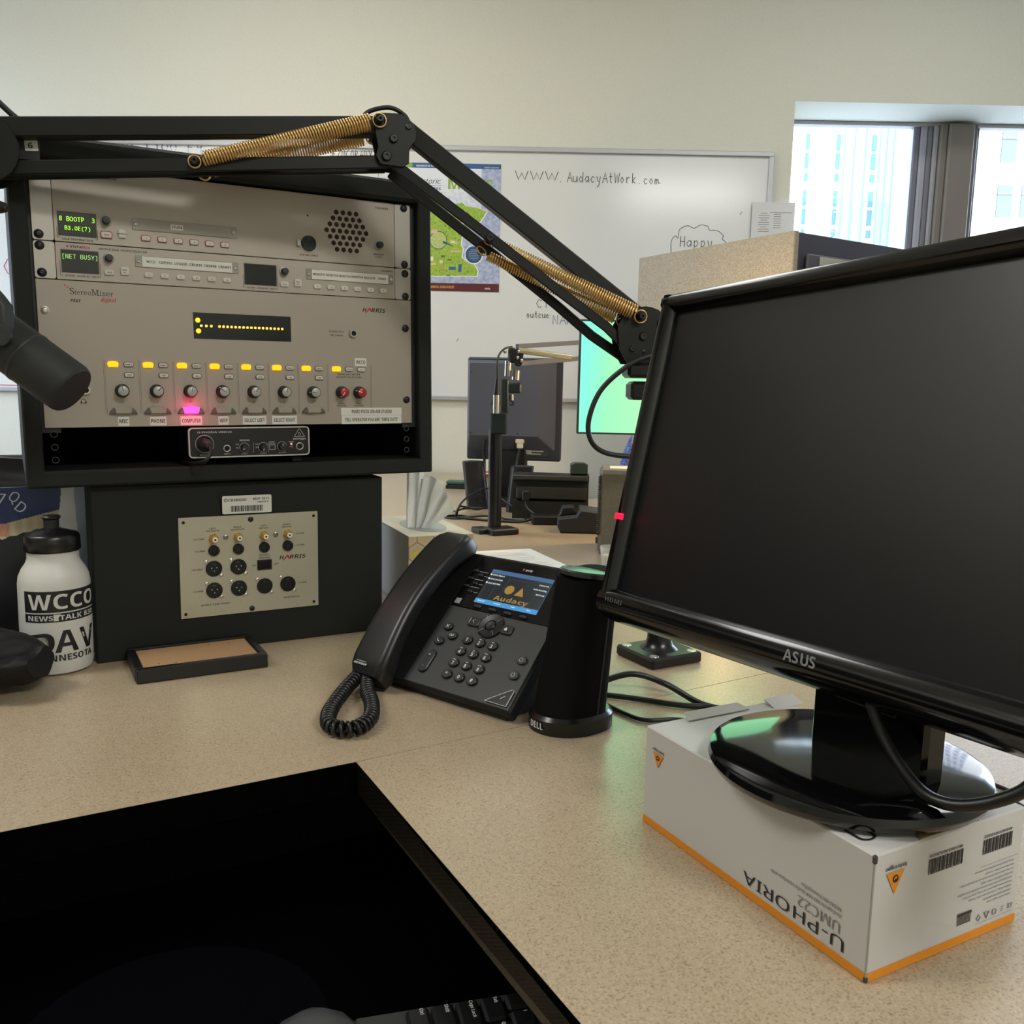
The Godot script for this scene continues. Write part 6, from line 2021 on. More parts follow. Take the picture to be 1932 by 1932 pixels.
	# sheet of paper lying beyond the phone
	o = thing("paper_sheet", "printed white paper sheet lying on the worktop behind the phone", "paper", Transform3D(Basis(Vector3(-0.93, 0, 0.3675), Vector3.UP, Vector3(-0.3675, 0, -0.93)).orthonormalized(), W(0.043, 0.0, -1.991)))
	part("sheet", Geo.new().box(Vector3(0.108, 0.0007, -0.1395), Vector3(0.2159, 0.0012, 0.2794)), M("#e9e9e2", 0.6), o)
	g = Geo.new()
	for i in 16:
		g.box(Vector3(0.108 + rng.randf_range(-0.006, 0.006), 0.00135, -0.03 - i * 0.011), Vector3([0.09, 0.15, 0.16, 0.14, 0.16][i % 5], 0.0001, 0.0018 if i != 3 else 0.004))
	part("text_lines", g, M("#8b8b88", 0.7), o)
	# cables behind the speaker
	var cm := M("#0e0e0f", 0.4)
	for q in [["thick black cable arching highest between the speaker and the carton", 0.0038, [W(0.095, 0.006, -1.00), W(0.1082, 0.010, -1.03), W(0.150, 0.022, -1.035), W(0.1904, 0.012, -1.03), W(0.2242, 0.0045, -0.985), W(0.262, 0.0045, -0.955), W(0.30, 0.0045, -0.90)]],
			["black cable lying lower between the speaker and the carton", 0.0034, [W(0.095, 0.004, -0.985), W(0.1018, 0.004, -1.010), W(0.1508, 0.004, -0.9983), W(0.1975, 0.004, -0.9799), W(0.245, 0.004, -0.972), W(0.33, 0.004, -0.93)]],
			["thinnest black cable curving nearest the carton's far corner", 0.0026, [W(0.090, 0.003, -0.965), W(0.1005, 0.003, -0.9954), W(0.1324, 0.003, -0.9509), W(0.1536, 0.003, -0.9328), W(0.1951, 0.003, -0.9351), W(0.26, 0.003, -0.90)]],
			["black cable crossing the worktop at the far right behind the carton", 0.0022, [W(0.40, 0.0024, -0.86), W(0.4648, 0.0024, -0.7794), W(0.4618, 0.0024, -0.7423), W(0.50, 0.0024, -0.66)]]]:
		var cb := thing("cable", q[0], "cable", T(q[2][0]))
		part("sheath", world(cb).tube(curve(q[2]), q[1], 8), cm, cb)

func patch(g: Geo, r: float, y0: float, y1: float, a0: float, a1: float):
	var m := 28
	for i in m:
		var a := lerpf(a0, a1, float(i) / m)
		var c := lerpf(a0, a1, float(i + 1) / m)
		var na := Vector3(sin(a), 0, cos(a))
		var nc := Vector3(sin(c), 0, cos(c))
		g.tri(na * r + Vector3(0, y0, 0), nc * r + Vector3(0, y0, 0), nc * r + Vector3(0, y1, 0), na, nc, nc)
		g.tri(na * r + Vector3(0, y0, 0), nc * r + Vector3(0, y1, 0), na * r + Vector3(0, y1, 0), na, nc, na)

# ---------------------------------------------------------------- whiteboard and what hangs on it
func whiteboard():
	var zf := -3.8
	var x0 := -2.61
	var x1 := 1.048
	var y0 := D + 0.312
	var y1 := D + 1.350
	var cy := (y0 + y1) / 2
	var o := thing("whiteboard", "long whiteboard with handwriting on the back wall", "whiteboard", T(Vector3((x0 + x1) / 2, y0, zf)))
	var w := x1 - x0
	var al := M("#b9b9bc", 0.4, 0.5)
	part("writing_surface", Geo.new().box(Vector3(0, (y1 - y0) / 2, 0.006), Vector3(w - 0.02, y1 - y0 - 0.02, 0.012)), M("#dcdddb", 0.16), o)
	part("frame_bar", Geo.new().box(Vector3(0, y1 - y0 - 0.0105, 0.011), Vector3(w, 0.021, 0.022), 0.003), al, o)
	part("frame_bar", Geo.new().box(Vector3(0, 0.009, 0.011), Vector3(w, 0.018, 0.022), 0.003), al, o)
	for s in [-1, 1]: part("frame_bar", Geo.new().box(Vector3(s * (w / 2 - 0.0105), (y1 - y0) / 2, 0.011), Vector3(0.021, y1 - y0 - 0.036, 0.022), 0.003), al, o)
	var zz := zf + 0.0128
	var g := world(o)
	write(g, "WWW", Vector3(-0.015, D + 1.222, zz), 0.034, 0.062, 0.0014)
	write(g, ".", Vector3(0.165, D + 1.215, zz), 0.03, 0.03)
	write(g, "AudacyAtWork", Vector3(0.20, D + 1.216, zz), 0.040, 0.0243)
	write(g, ".com", Vector3(0.493, D + 1.214, zz), 0.036, 0.023)
	write(g, "Happy", Vector3(0.676, D + 0.967, zz), 0.042, 0.029)
	# the cloud drawn around it
	var p := []
	for q in [[0.642, 0.93], [0.640, 0.985], [0.655, 1.01], [0.668, 1.002], [0.672, 1.035], [0.705, 1.052], [0.733, 1.042], [0.760, 1.056], [0.79, 1.050], [0.797, 1.036], [0.83, 1.034], [0.855, 1.015], [0.852, 1.0], [0.868, 0.985], [0.862, 0.94]]:
		p.append(Vector3(q[0], D + q[1], zz))
	g.tube(curve(p, 4), 0.0011, 4)
	write(g, "outcue:", Vector3(0.045, D + 0.664, zz), 0.028, 0.0165)
	for q in [[0.30, 0.83], [-0.25, 0.56], [0.55, 0.9], [0.92, 1.10]]: g.tube([Vector3(q[0], D + q[1], zz), Vector3(q[0] + 0.008, D + q[1] + 0.012, zz)], 0.0009, 4)
	part("handwriting", g, M("#3c3f44", 0.5), o)
	g = world(o)
	write(g, "C1", Vector3(0.085, D + 0.706, zz), 0.034, 0.03)
	write(g, "NAN", Vector3(0.155, D + 0.640, zz), 0.036, 0.030)
	write(g, "BC", Vector3(0.33, D + 0.640, zz), 0.036, 0.034)
	write(g, "52 00 1900 E4", Vector3(-1.76, D + 1.292, zz), 0.058, 0.036, 0.002)
	part("handwriting", g, M("#3a5fa0", 0.5), o)
	g = world(o)
	write(g, "NOR", Vector3(-2.215, D + 0.64, zz), 0.05, 0.05, 0.0016)
	write(g, "EC", Vector3(-2.2, D + 0.80, zz), 0.06, 0.05, 0.0016)
	part("handwriting", g, M("#b8405e", 0.5), o)
	g = world(o)
	write(g, "EZMCORADY", Vector3(-0.768, D + 1.292, zz), 0.032, 0.0185)
	g.tube([Vector3(-0.775, D + 1.22, zz), Vector3(-0.775, D + 1.318, zz), Vector3(-0.58, D + 1.322, zz), Vector3(-0.58, D + 1.22, zz)], 0.001, 4)
	write(g, "Ro", Vector3(-0.86, D + 1.283, zz), 0.03, 0.02)
	part("handwriting", g, M("#55585c", 0.5), o)
	# sheets fixed to the board
	o = thing("paper_notice", "white paper notice with a red corner stripe high on the whiteboard behind the mic arm", "paper", T(Vector3(-1.02, D + 1.02, zf + 0.0125)))
	part("sheet", Geo.new().box(Vector3(0, 0.16, 0.001), Vector3(0.216, 0.32, 0.0012)), M("#e6e4df", 0.6), o)
	part("red_stripe", Geo.new().box(Vector3(0.01, 0.305, 0.0018), Vector3(0.13, 0.05, 0.0004)), M("#b8432f", 0.6), o)
	o = thing("paper_notice", "white paper sheet behind the gold spring, left of the red striped notice", "paper", T(Vector3(-1.60, D + 1.04, zf + 0.0125)))
	part("sheet", Geo.new().box(Vector3(0.25, 0.14, 0.001), Vector3(0.216, 0.28, 0.0012)), M("#e2e2e0", 0.6), o)
	o = thing("paper_notice", "paper notice with a red outlined box low on the whiteboard at the left edge", "paper", T(Vector3(-2.2, D + 0.325, zf + 0.0125)))
	part("sheet", Geo.new().box(Vector3(0.0, 0.06, 0.001), Vector3(0.28, 0.12, 0.0012)), M("#dfddd8", 0.6), o)
	part("red_outline", frame_ring(Geo.new(), 0.0, 0.06, 0.22, 0.1, 0.01, 0.004, 0.0015, 0.0022), M("#b8405e", 0.6), o)
	# map poster
	var im := map_picture()
	o = thing("map_poster", "green and blue illustrated map poster with a maroon foot on the whiteboard", "poster", T(Vector3(-0.268, D + 0.766, zf + 0.0125)))
	var pw := 0.388
	var ph := 0.514
	g = Geo.new()
	g.prism(PackedVector2Array([Vector2(-pw / 2, 0), Vector2(pw / 2, 0), Vector2(pw / 2, ph), Vector2(-pw / 2, ph)]), 0, 0.0012)
	part("sheet", g, printed(im, 0.4), o)
	g = Geo.new()
	g.mv(Vector3(0, 0, 0.0015))
	g.text("Historic", Vector3(-0.105, 0.442, 0), 0.021, {"w": 0.100, "slant": 0.3, "bold": false})
	g.box(Vector3(-0.1, 0.425, 0), Vector3(0.095, 0.0015, 0.0003))
	part("lettering", g, M("#2b3340", 0.6), o)
	g = Geo.new()
	g.mv(Vector3(0, 0, 0.0015))
	g.text("ADVENTURES", Vector3(-0.113, 0.4125, 0), 0.0115, {"w": 0.118, "bold": true})
	part("lettering", g, M("#27406e", 0.6), o)
	g = Geo.new()
	g.mv(Vector3(0, 0, 0.0015))
	g.text("MNHS", Vector3(0.069, 0.432, 0), 0.040, {"w": 0.185, "bold": true})
	part("lettering", g, M("#8dab3c", 0.6), o)
	g = Geo.new()
	g.mv(Vector3(0, 0, 0.0015))
	g.text("PLAN YOUR VISIT", Vector3(-0.142, 0.0168, 0), 0.0098, {"w": 0.082, "bold": true})
	g.text("MINNESOTA HISTORY", Vector3(-0.105, 0.502, 0), 0.0065, {"w": 0.10, "bold": true})
	g.text("mnhs", Vector3(0.146, 0.014, 0), 0.008, {"w": 0.022, "bold": true})
	g.text("mnhs.org/visit", Vector3(0.155, 0.500, 0), 0.0035, {"w": 0.058})
	part("lettering", g, M("#e8e4da", 0.6), o)
	g = Geo.new()
	g.mv(Vector3(0, 0, 0.0015)).text("MNHS.ORG/VISIT", Vector3(-0.0435, 0.0168, 0), 0.0098, {"w": 0.100, "bold": true})
	part("lettering", g, M("#d9a441", 0.6), o)
	# sheet hanging half over the window's edge
	o = thing("paper_notice", "thin printed paper sheet hanging by the window between board and cabinet", "paper", T(Vector3(1.057, D + 0.88, zf + 0.024)))
	var thin := StandardMaterial3D.new()
	thin.albedo_color = Color("#e4e4e2")
	thin.roughness = 0.7
	thin.backlight_enabled = true
	thin.backlight = Color(0.5, 0.5, 0.52)
	part("sheet", Geo.new().box(Vector3(-0.002, 0.135, 0), Vector3(0.176, 0.27, 0.0008)), thin, o)
	g = Geo.new()
	for i in 9:
		g.box(Vector3(-0.04, 0.225 - i * 0.009, 0.0006), Vector3(0.045 if i % 3 else 0.028, 0.0022, 0.0002))
		if i < 7: g.box(Vector3(0.015, 0.222 - i * 0.009, 0.0006), Vector3(0.03, 0.002, 0.0002))
	g.box(Vector3(0.03, 0.229, 0.0006), Vector3(0.09, 0.002, 0.0002))
	part("text_lines", g, M("#86888c", 0.7), o)

func map_picture() -> Image:
	var im := Image.create(272, 360, false, Image.FORMAT_RGB8)
	var fn := FastNoiseLite.new()
	fn.seed = 2
	fn.frequency = 0.06
	var land := PackedVector2Array([Vector2(0, 96), Vector2(70, 98), Vector2(88, 100), Vector2(90, 82), Vector2(102, 82), Vector2(108, 106), Vector2(130, 116), Vector2(160, 108), Vector2(172, 118), Vector2(205, 122), Vector2(232, 132), Vector2(214, 160), Vector2(190, 182), Vector2(160, 205), Vector2(158, 226), Vector2(164, 240), Vector2(160, 262), Vector2(172, 272), Vector2(196, 280), Vector2(208, 300), Vector2(206, 314), Vector2(0, 318)])
	for y in 360:
		for x in 272:
			var n := fn.get_noise_2d(x, y)
			var c := Color("#b9bfd6").lerp(Color("#8fa0c4"), clampf(0.4 + n * 1.1, 0, 1)) if y > 130 or x > 215 else Color("#dfe3ea").lerp(Color("#c3cadb"), clampf((y - 70) / 70.0 + n, 0, 1))
			if y < 14: c = Color("#2e5a8c")
			if y < 14 and x < 16: c = Color("#7fa03c")
			if y > 336: c = Color("#571c22")
			elif Geometry2D.is_point_in_polygon(Vector2(x, y), land):
				c = Color("#8fae3a").lerp(Color("#a7c04e"), clampf(0.5 + n, 0, 1))
				if fn.get_noise_2d(x * 2.1 + 400, y * 1.3) > 0.34: c = Color("#6f9333")
			elif Geometry2D.is_point_in_polygon(Vector2(x - 2, y - 2), land) or Geometry2D.is_point_in_polygon(Vector2(x - 3, y), land): c = Color("#eef0ee")
			# roundel with a magnified view, dark badge
			var d := Vector2(x - 92, y - 215).length()
			if d < 24: c = Color("#a9bd62").lerp(Color("#e0d9b8"), clampf(fn.get_noise_2d(x * 4.0, y * 4.0) * 2.0, 0, 1))
			elif d < 26: c = Color("#3d4f5e")
			d = Vector2(x - 196, y - 254).length()
			if d < 24: c = Color("#24466e") if (y % 5 > 1 or d > 17) else Color("#8fa4bd")
			elif d < 27: c = Color("#e8ebef")
			im.set_pixel(x, y, c)
	# small pictures on the land: lighthouse, tower, tents, animals
	im.fill_rect(Rect2i(150, 140, 14, 26), Color("#d9a06a"))
	im.fill_rect(Rect2i(148, 164, 18, 14), Color("#ece8e0"))
	im.fill_rect(Rect2i(151, 126, 12, 14), Color("#2d5f9c"))
	im.fill_rect(Rect2i(118, 96, 8, 44), Color("#c9cdd2"))
	for i in 9: im.fill_rect(Rect2i(120, 98 + i * 5, 4, 2), Color("#5b646e"))
	im.fill_rect(Rect2i(84, 94, 14, 9), Color("#2d5f9c"))
	im.fill_rect(Rect2i(152, 282, 9, 22), Color("#2c5b8e"))
	im.fill_rect(Rect2i(124, 290, 20, 9), Color("#2f6390"))
	im.fill_rect(Rect2i(72, 186, 18, 11), Color("#d8b49a"))
	for q in [[128, 216, 14, 7, "#e6d7b0"], [128, 244, 30, 4, "#dfb98e"], [64, 262, 14, 12, "#e9e6d8"], [66, 280, 20, 6, "#e0c26a"], [100, 258, 12, 6, "#5a6a46"], [96, 272, 10, 8, "#d9d3bc"], [120, 268, 12, 5, "#70663e"], [116, 312, 12, 5, "#6c8a34"], [140, 220, 8, 6, "#bfc78a"], [100, 298, 16, 4, "#b98a4a"], [176, 300, 6, 6, "#5f8a34"]]:
		im.fill_rect(Rect2i(q[0], q[1], q[2], q[3]), Color(q[4]))
	for i in 34:
		var x := 112 + int(rng.randf() * 80)
		var y := 126 + int(rng.randf() * 50)
		for k in 7: im.fill_rect(Rect2i(x - k / 2, y + k, 1 + k, 1), Color("#5f8a33"))
	for i in 30:
		im.set_pixel(106 + i, 218 + i / 2, Color("#24466e"))
		im.fill_rect(Rect2i(106 + i, 217 + i / 2, 2, maxi(1, 7 - i / 4)), Color("#2b5377"))
	for i in 60: im.fill_rect(Rect2i(180 + int(rng.randf() * 78), 160 + int(rng.randf() * 70), 2, 5), Color("#9fb0cf"))
	return im

# ---------------------------------------------------------------- the far end of the back worktop
func far_desk():
	var black := M("#18191b", 0.4)
	var chrome := M("#d0cdc2", 0.2, 0.9)
	# second arm: post, chrome joint, level tubes running behind the bright screen
	var o := thing("microphone_stand", "second black post with a chrome joint and a silver tube, standing on the far worktop", "microphone stand", T(W(-0.044, 0, -2.205)))
	var g := Geo.new()
	g.mv(Vector3.ZERO, Basis(Vector3.UP, 0.5168))
	g.box(Vector3(0.012, 0.008, 0.012), Vector3(0.075, 0.016, 0.06), 0.003)
	g.mv(Vector3(-0.022, 0, -0.008), Basis(Vector3.UP, 0.5168)).box(Vector3(-0.012, 0.007, 0.0), Vector3(0.036, 0.014, 0.05), 0.003)
	part("foot_plate", g, black, o)
	g = world(o)
	g.tube([W(-0.044, 0.012, -2.215), W(-0.0455, 0.262, -2.225)], 0.0172, 20)
	part("post", g, M("#141416", 0.2), o)
	g = world(o)
	g.box(W(-0.037, 0.278, -2.228), Vector3(0.040, 0.055, 0.05), 0.004)
	g.box(W(-0.0235, 0.345, -2.24), Vector3(0.018, 0.085, 0.04), 0.003)
	g.box(W(-0.006, 0.366, -2.242), Vector3(0.046, 0.026, 0.04), 0.004)
	part("bracket", g, M("#18201f", 0.22), o)
	g = world(o)
	g.tube([W(-0.018, 0.395, -2.242), W(-0.017, 0.433, -2.242)], 0.0085, 18)
	g.tube([W(0.002, 0.386, -2.242), W(0.003, 0.41, -2.242)], 0.010, 18)
	g.tube([W(-0.008, 0.350, -2.242), W(-0.007, 0.335, -2.242)], 0.006, 14)
	part("chrome_pin", g, chrome, o)
	g = world(o)
	g.x = g.b * Transform3D(Basis.IDENTITY, W(0.008, 0.441, -2.228))
	g.prism(ngon(24, 0.013, 0, 0.01).slice(0, 13) + ngon(24, 0.010, 0, -0.012).slice(12, 24), -0.002, 0.002)
	g.mv(Vector3.ZERO)
	g.box(g.b.affine_inverse() * Vector3.ZERO * 0.0 + W(-0.008, 0.447, -2.246), Vector3(0.020, 0.038, 0.026), 0.004)
	part("joint_plate", g, M("#17181d", 0.3), o)
	g = world(o)
	for q in [[0.008, 0.456, -2.222], [0.006, 0.441, -2.222], [0.016, 0.434, -2.222], [-0.026, 0.456, -2.24]]:
		g.x = g.b * Transform3D(FACE, W(q[0], q[1], q[2]))
		g.lathe([Vector2(0, 0), Vector2(0.0048, 0), Vector2(0.0042, 0.004), Vector2(0, 0.005)], 14)
	part("bolt", g, chrome, o)
	g = world(o)
	g.tube([W(0.008, 0.459, -2.225), W(0.142, 0.446, -2.27)], 0.0072, 16)
	part("silver_tube", g, M("#cbc4a6", 0.22, 0.8), o)
	var grey := M("#5c5f6c", 0.5)
	g = world(o)
	bar(g, W(0.004, 0.470, -2.25), W(0.30, 0.512, -2.62), 0.012, 0.010)
	part("arm_tube", g, grey, o)
	g = world(o)
	bar(g, W(0.008, 0.427, -2.25), W(0.30, 0.468, -2.62), 0.012, 0.010)
	part("arm_tube", g, grey, o)
	g = world(o)
	g.tube([W(-0.0445, 0.303, -2.19), W(-0.0445, 0.348, -2.19)], 0.0078, 16)
	var pg := part("cable_plug", g, M("#c9c7bd", 0.25, 0.8), o)
	g = world(o)
	g.tube([W(-0.0445, 0.348, -2.19), W(-0.0435, 0.366, -2.19), W(-0.0425, 0.388, -2.19)], 0.0078, 14, 0.0045)
	g.tube(curve([W(-0.0425, 0.386, -2.19), W(-0.0435, 0.42, -2.19), W(-0.040, 0.445, -2.195), W(-0.026, 0.462, -2.205), W(-0.008, 0.467, -2.22)]), 0.0026, 8)
	part("plug_boot", g, black, pg)
	# monitor seen from behind
	o = thing("monitor", "dark grey monitor seen from behind on the far worktop", "monitor", T(W(0.0, 0, -2.82), -0.16))
	var slate := M("#4d515f", 0.5)
	g = Geo.new().box(Vector3(0.0, 0.300, -0.01), Vector3(0.305, 0.325, 0.022), 0.005)
	part("front_shell", g, M("#2c2e36", 0.45), o)
	g = Geo.new()
	var a := rr(0.285, 0.285, 0.004, -0.008, 0.312, 2)
	var b := rr(0.220, 0.225, 0.004, -0.026, 0.330, 2)
	var ra := []
	var rb := []
	for q in a: ra.append(Vector3(q.x, q.y, 0.0))
	for q in b: rb.append(Vector3(q.x, q.y, 0.048))
	for i in ra.size():
		var j := (i + 1) % ra.size()
		var nn: Vector3 = (ra[j] - ra[i]).cross(rb[i] - ra[i]).normalized()
		if nn.length() < 0.5: nn = (rb[j] - rb[i]).cross(rb[i] - ra[i]).normalized()
		if nn.dot(ra[i] - Vector3(-0.02, 0.32, 0)) < 0: nn = -nn
		g.quad(ra[i], ra[j], rb[j], rb[i], nn)
	g.fan(rb, Vector3.BACK)
	part("back_housing", g, slate, o)
	g = Geo.new()
	g.mv(Vector3(-0.03, 0.325, 0.0484))
	g.text("/SUS", Vector3.ZERO, 0.026, {"w": 0.075, "bold": true})
	for q in [[-0.10, 0.09], [0.05, 0.09], [-0.10, -0.1], [0.05, -0.1]]: g.prism(ngon(10, 0.0022, q[0], q[1]), 0, 0.0004)
	part("raised_mark", g, M("#1f2027", 0.4), o)
	g = Geo.new().box(Vector3(0.072, 0.178, 0.003), Vector3(0.085, 0.052, 0.0012))
	var rl := part("rating_label", g, M("#2f3034", 0.6), o)
	g = Geo.new()
	for i in 5: g.box(Vector3(0.068, 0.196 - i * 0.009, 0.0042), Vector3(0.06 if i % 2 else 0.045, 0.003, 0.0004))
	g.box(Vector3(0.045, 0.166, 0.0042), Vector3(0.03, 0.012, 0.0004))
	part("text_lines", g, M("#a8a8a6", 0.6), rl)
	g = Geo.new().box(Vector3(0.026, 0.205, 0.03), Vector3(0.028, 0.022, 0.018), 0.003).box(Vector3(0.026, 0.188, 0.03), Vector3(0.02, 0.02, 0.014), 0.003)
	part("video_plug", g, M("#d8d4c2", 0.5), o)
	g = Geo.new().tube(curve([Vector3(-0.085, 0.225, 0.03), Vector3(-0.088, 0.19, 0.03), Vector3(-0.09, 0.14, 0.02), Vector3(-0.08, 0.02, 0.03), Vector3(-0.03, 0.006, 0.08)]), 0.0045, 8)
	g.tube(curve([Vector3(0.026, 0.18, 0.03), Vector3(0.02, 0.14, 0.035), Vector3(0.012, 0.06, 0.05), Vector3(0.02, 0.006, 0.09)]), 0.0042, 8)
	part("rear_cable", g, black, o)
	g = Geo.new().box(Vector3(0.0, 0.09, -0.005), Vector3(0.09, 0.17, 0.03), 0.008)
	part("stand_neck", g, black, o)
	g = Geo.new().lathe([Vector2(0, 0), Vector2(0.12, 0), Vector2(0.118, 0.012), Vector2(0.03, 0.02), Vector2(0, 0.02)], 36)
	part("stand_foot", g, black, o)
	# the pair of speakers behind the post
	for q in [["black speaker left of the far post, leaning to the left", -0.106, -2.735, -0.018, -0.02, 0.138], ["black speaker right of the far post with a round port low on its back", 0.017, -2.625, 0.012, 0.0, 0.135]]:
		o = thing("computer_speaker", q[0], "speaker", T(W(q[1], 0, q[2])), "pair of speakers on the far worktop")
		var rings := []
		for i in 7:
			var f := i / 6.0
			var ring := []
			for k in 24:
				var an := TAU * k / 24
				ring.append(Vector3(q[3] * f + signf(cos(an)) * pow(absf(cos(an)), 0.6) * lerpf(0.036, 0.034, f), f * q[5], signf(sin(an)) * pow(absf(sin(an)), 0.6) * 0.04))
			rings.append(ring)
		part("cabinet", Geo.new().loft(rings), M("#1d1e22", 0.35), o)
		part("port", Geo.new().ring(Vector3(0.006, 0.028, 0.040), Vector3.BACK, 0.011, 0.002, 20, 6), M("#0b0b0c", 0.5), o)
		part("grille", Geo.new().box(Vector3(q[3] * 0.5, 0.07, -0.042), Vector3(0.05, 0.11, 0.003), 0.001), M("#0e0e0f", 0.8), o)
		part("top_edge", Geo.new().mv(Vector3(q[3], q[5], 0)).lathe([Vector2(0.030, 0), Vector2(0.031, 0.0015), Vector2(0, 0.002)], 24), M("#3a3b42", 0.3), o)
	# phone seen from behind
	o = thing("desk_phone", "black desk phone seen from behind on the far worktop by the monitor", "telephone", T(W(0.112, 0, -2.50), -0.06))
	var sd := Basis(Vector3(0, 0, 1), Vector3.UP, Vector3(-1, 0, 0))
	g = Geo.new()
	g.mv(Vector3(0.105, 0, 0), sd).prism(PackedVector2Array([Vector2(0.03, 0.0), Vector2(0.03, 0.050), Vector2(0.008, 0.055), Vector2(0.008, 0.105), Vector2(0.03, 0.110), Vector2(0.032, 0.126), Vector2(0.0, 0.130), Vector2(-0.12, 0.02), Vector2(-0.12, 0.0)]), 0.0, 0.215)
	part("body", g, M("#1b1e1b", 0.45), o)
	g = Geo.new().box(Vector3(-0.005, 0.118, 0.02), Vector3(0.216, 0.016, 0.03), 0.004)
	part("top_ledge", g, M("#2c2f2b", 0.4), o)
	g = Geo.new().box(Vector3(0.0, 0.074, 0.022), Vector3(0.20, 0.034, 0.02), 0.003)
	part("stand_bracket", g, M("#252724", 0.45), o)
	g = Geo.new().box(Vector3(-0.072, 0.066, 0.036), Vector3(0.020, 0.030, 0.012), 0.003)
	g.tube(curve([Vector3(-0.072, 0.05, 0.038), Vector3(-0.068, 0.035, 0.045), Vector3(-0.045, 0.02, 0.07), Vector3(-0.01, 0.006, 0.10)]), 0.003, 8)
	part("network_plug", g, M("#101112", 0.4), o)
	o = thing("webcam", "small dark round topped box standing on the far phone", "camera", T(W(0.187, 0.129, -2.485)))
	g = Geo.new().mv(Vector3.ZERO, sd * Basis(Vector3.UP, PI / 2)).prism(PackedVector2Array([Vector2(-0.024, 0), Vector2(0.024, 0), Vector2(0.024, 0.028), Vector2(0.014, 0.033), Vector2(-0.014, 0.033), Vector2(-0.024, 0.028)]), -0.016, 0.016, 0.002)
	part("housing", g, M("#22302a", 0.4), o)
	part("lens", Geo.new().mv(Vector3(0, 0.016, -0.018), FACE).cyl(0.008, -0.002, 0.002, 18), M("#0a0a0b", 0.1), o)
	# payment style terminal and its flat box
	o = thing("charging_cradle", "dark angular charging cradle in front of the far phone", "cradle", T(W(0.172, 0, -2.265), -0.05))
	g = Geo.new()
	g.prism(PackedVector2Array([Vector2(-0.045, 0.0), Vector2(0.075, 0.0), Vector2(0.075, 0.054), Vector2(0.004, 0.062), Vector2(-0.006, 0.044), Vector2(-0.052, 0.038), Vector2(-0.054, 0.018)]), -0.06, 0.04, 0.004)
	part("base", g, M("#2a2c30", 0.5), o)
	g = Geo.new()
	g.prism(PackedVector2Array([Vector2(-0.050, 0.038), Vector2(-0.002, 0.044), Vector2(-0.012, 0.064), Vector2(-0.042, 0.062)]), -0.05, 0.0, 0.003)
	part("handset_rest", g, M("#17181a", 0.4), o)
	o = thing("power_adapter", "flat black power adapter lying beside the charging cradle", "adapter", T(W(0.090, 0, -2.385), 0.05))
	part("housing", Geo.new().box(Vector3(0, 0.0125, 0), Vector3(0.074, 0.025, 0.06), 0.004), M("#121214", 0.4), o)
	part("cord", Geo.new().tube(curve([Vector3(-0.036, 0.012, 0), Vector3(-0.07, 0.004, 0.0), Vector3(-0.15, 0.004, -0.02), Vector3(-0.24, 0.004, -0.07)]), 0.0035, 8), black, o)
	# metal box with a corded left edge
	o = thing("metal_case", "scuffed bronze grey metal case with a perforated left edge behind the big monitor", "case", T(W(0.262, 0, -1.955), -0.10))
	g = Geo.new().box(Vector3(0, 0.097, -0.05), Vector3(0.136, 0.186, 0.16), 0.008)
	part("body", g, triplanar(grain(Color("#6f6858"), Color("#575144"), Color("#8a826f"), 0.06, 128, 0.03, 17), 0.2, 0.38, 0.5), o)
	part("top_label", Geo.new().box(Vector3(0.0, 0.1905, -0.05), Vector3(0.09, 0.0008, 0.07)), M("#d9d6c6", 0.6), o)
	g = Geo.new().helix(Vector3(-0.067, 0.045, 0.026), Vector3(-0.067, 0.178, 0.026), 0.0028, 30, 0.0014, 8, 5)
	part("corded_edge", g, M("#4a463c", 0.6), o)
	for s in [-1, 1]: part("rubber_foot", Geo.new().mv(Vector3(s * 0.055, 0, 0.01)).cyl(0.008, 0.0, 0.006, 14), black, o)
	part("catch", Geo.new().box(Vector3(-0.0695, 0.032, 0.015), Vector3(0.006, 0.014, 0.012), 0.002), M("#2a2826", 0.5), o)
	# small clear cup
	o = thing("plastic_cup", "small clear cup beside the metal case at the big monitor's edge", "cup", T(W(0.205, 0, -1.79)))
	var cm := M("#f2f2ee30", 0.1)
	cm.transparency = BaseMaterial3D.TRANSPARENCY_ALPHA
	part("wall", Geo.new().lathe([Vector2(0, 0.001), Vector2(0.016, 0.001), Vector2(0.021, 0.046), Vector2(0.022, 0.046), Vector2(0.017, 0), Vector2(0, 0)], 28), cm, o)
	part("contents", Geo.new().cyl(0.0155, 0.002, 0.028, 24), M("#d8d2c6", 0.5), o)
	# cable hole with its ring, and the cables coming out of it
	o = thing("cable_grommet", "black round cable grommet let into the far worktop", "grommet", T(W(-0.158, 0, -2.462)))
	part("ring", Geo.new().lathe([Vector2(0.026, 0.0), Vector2(0.036, 0.0), Vector2(0.036, 0.003), Vector2(0.033, 0.005), Vector2(0.027, 0.004)], 32), M("#0f0f10", 0.4), o)
	part("lid", Geo.new().cyl(0.026, 0.0, 0.0015, 28), M("#040404", 0.9), o)
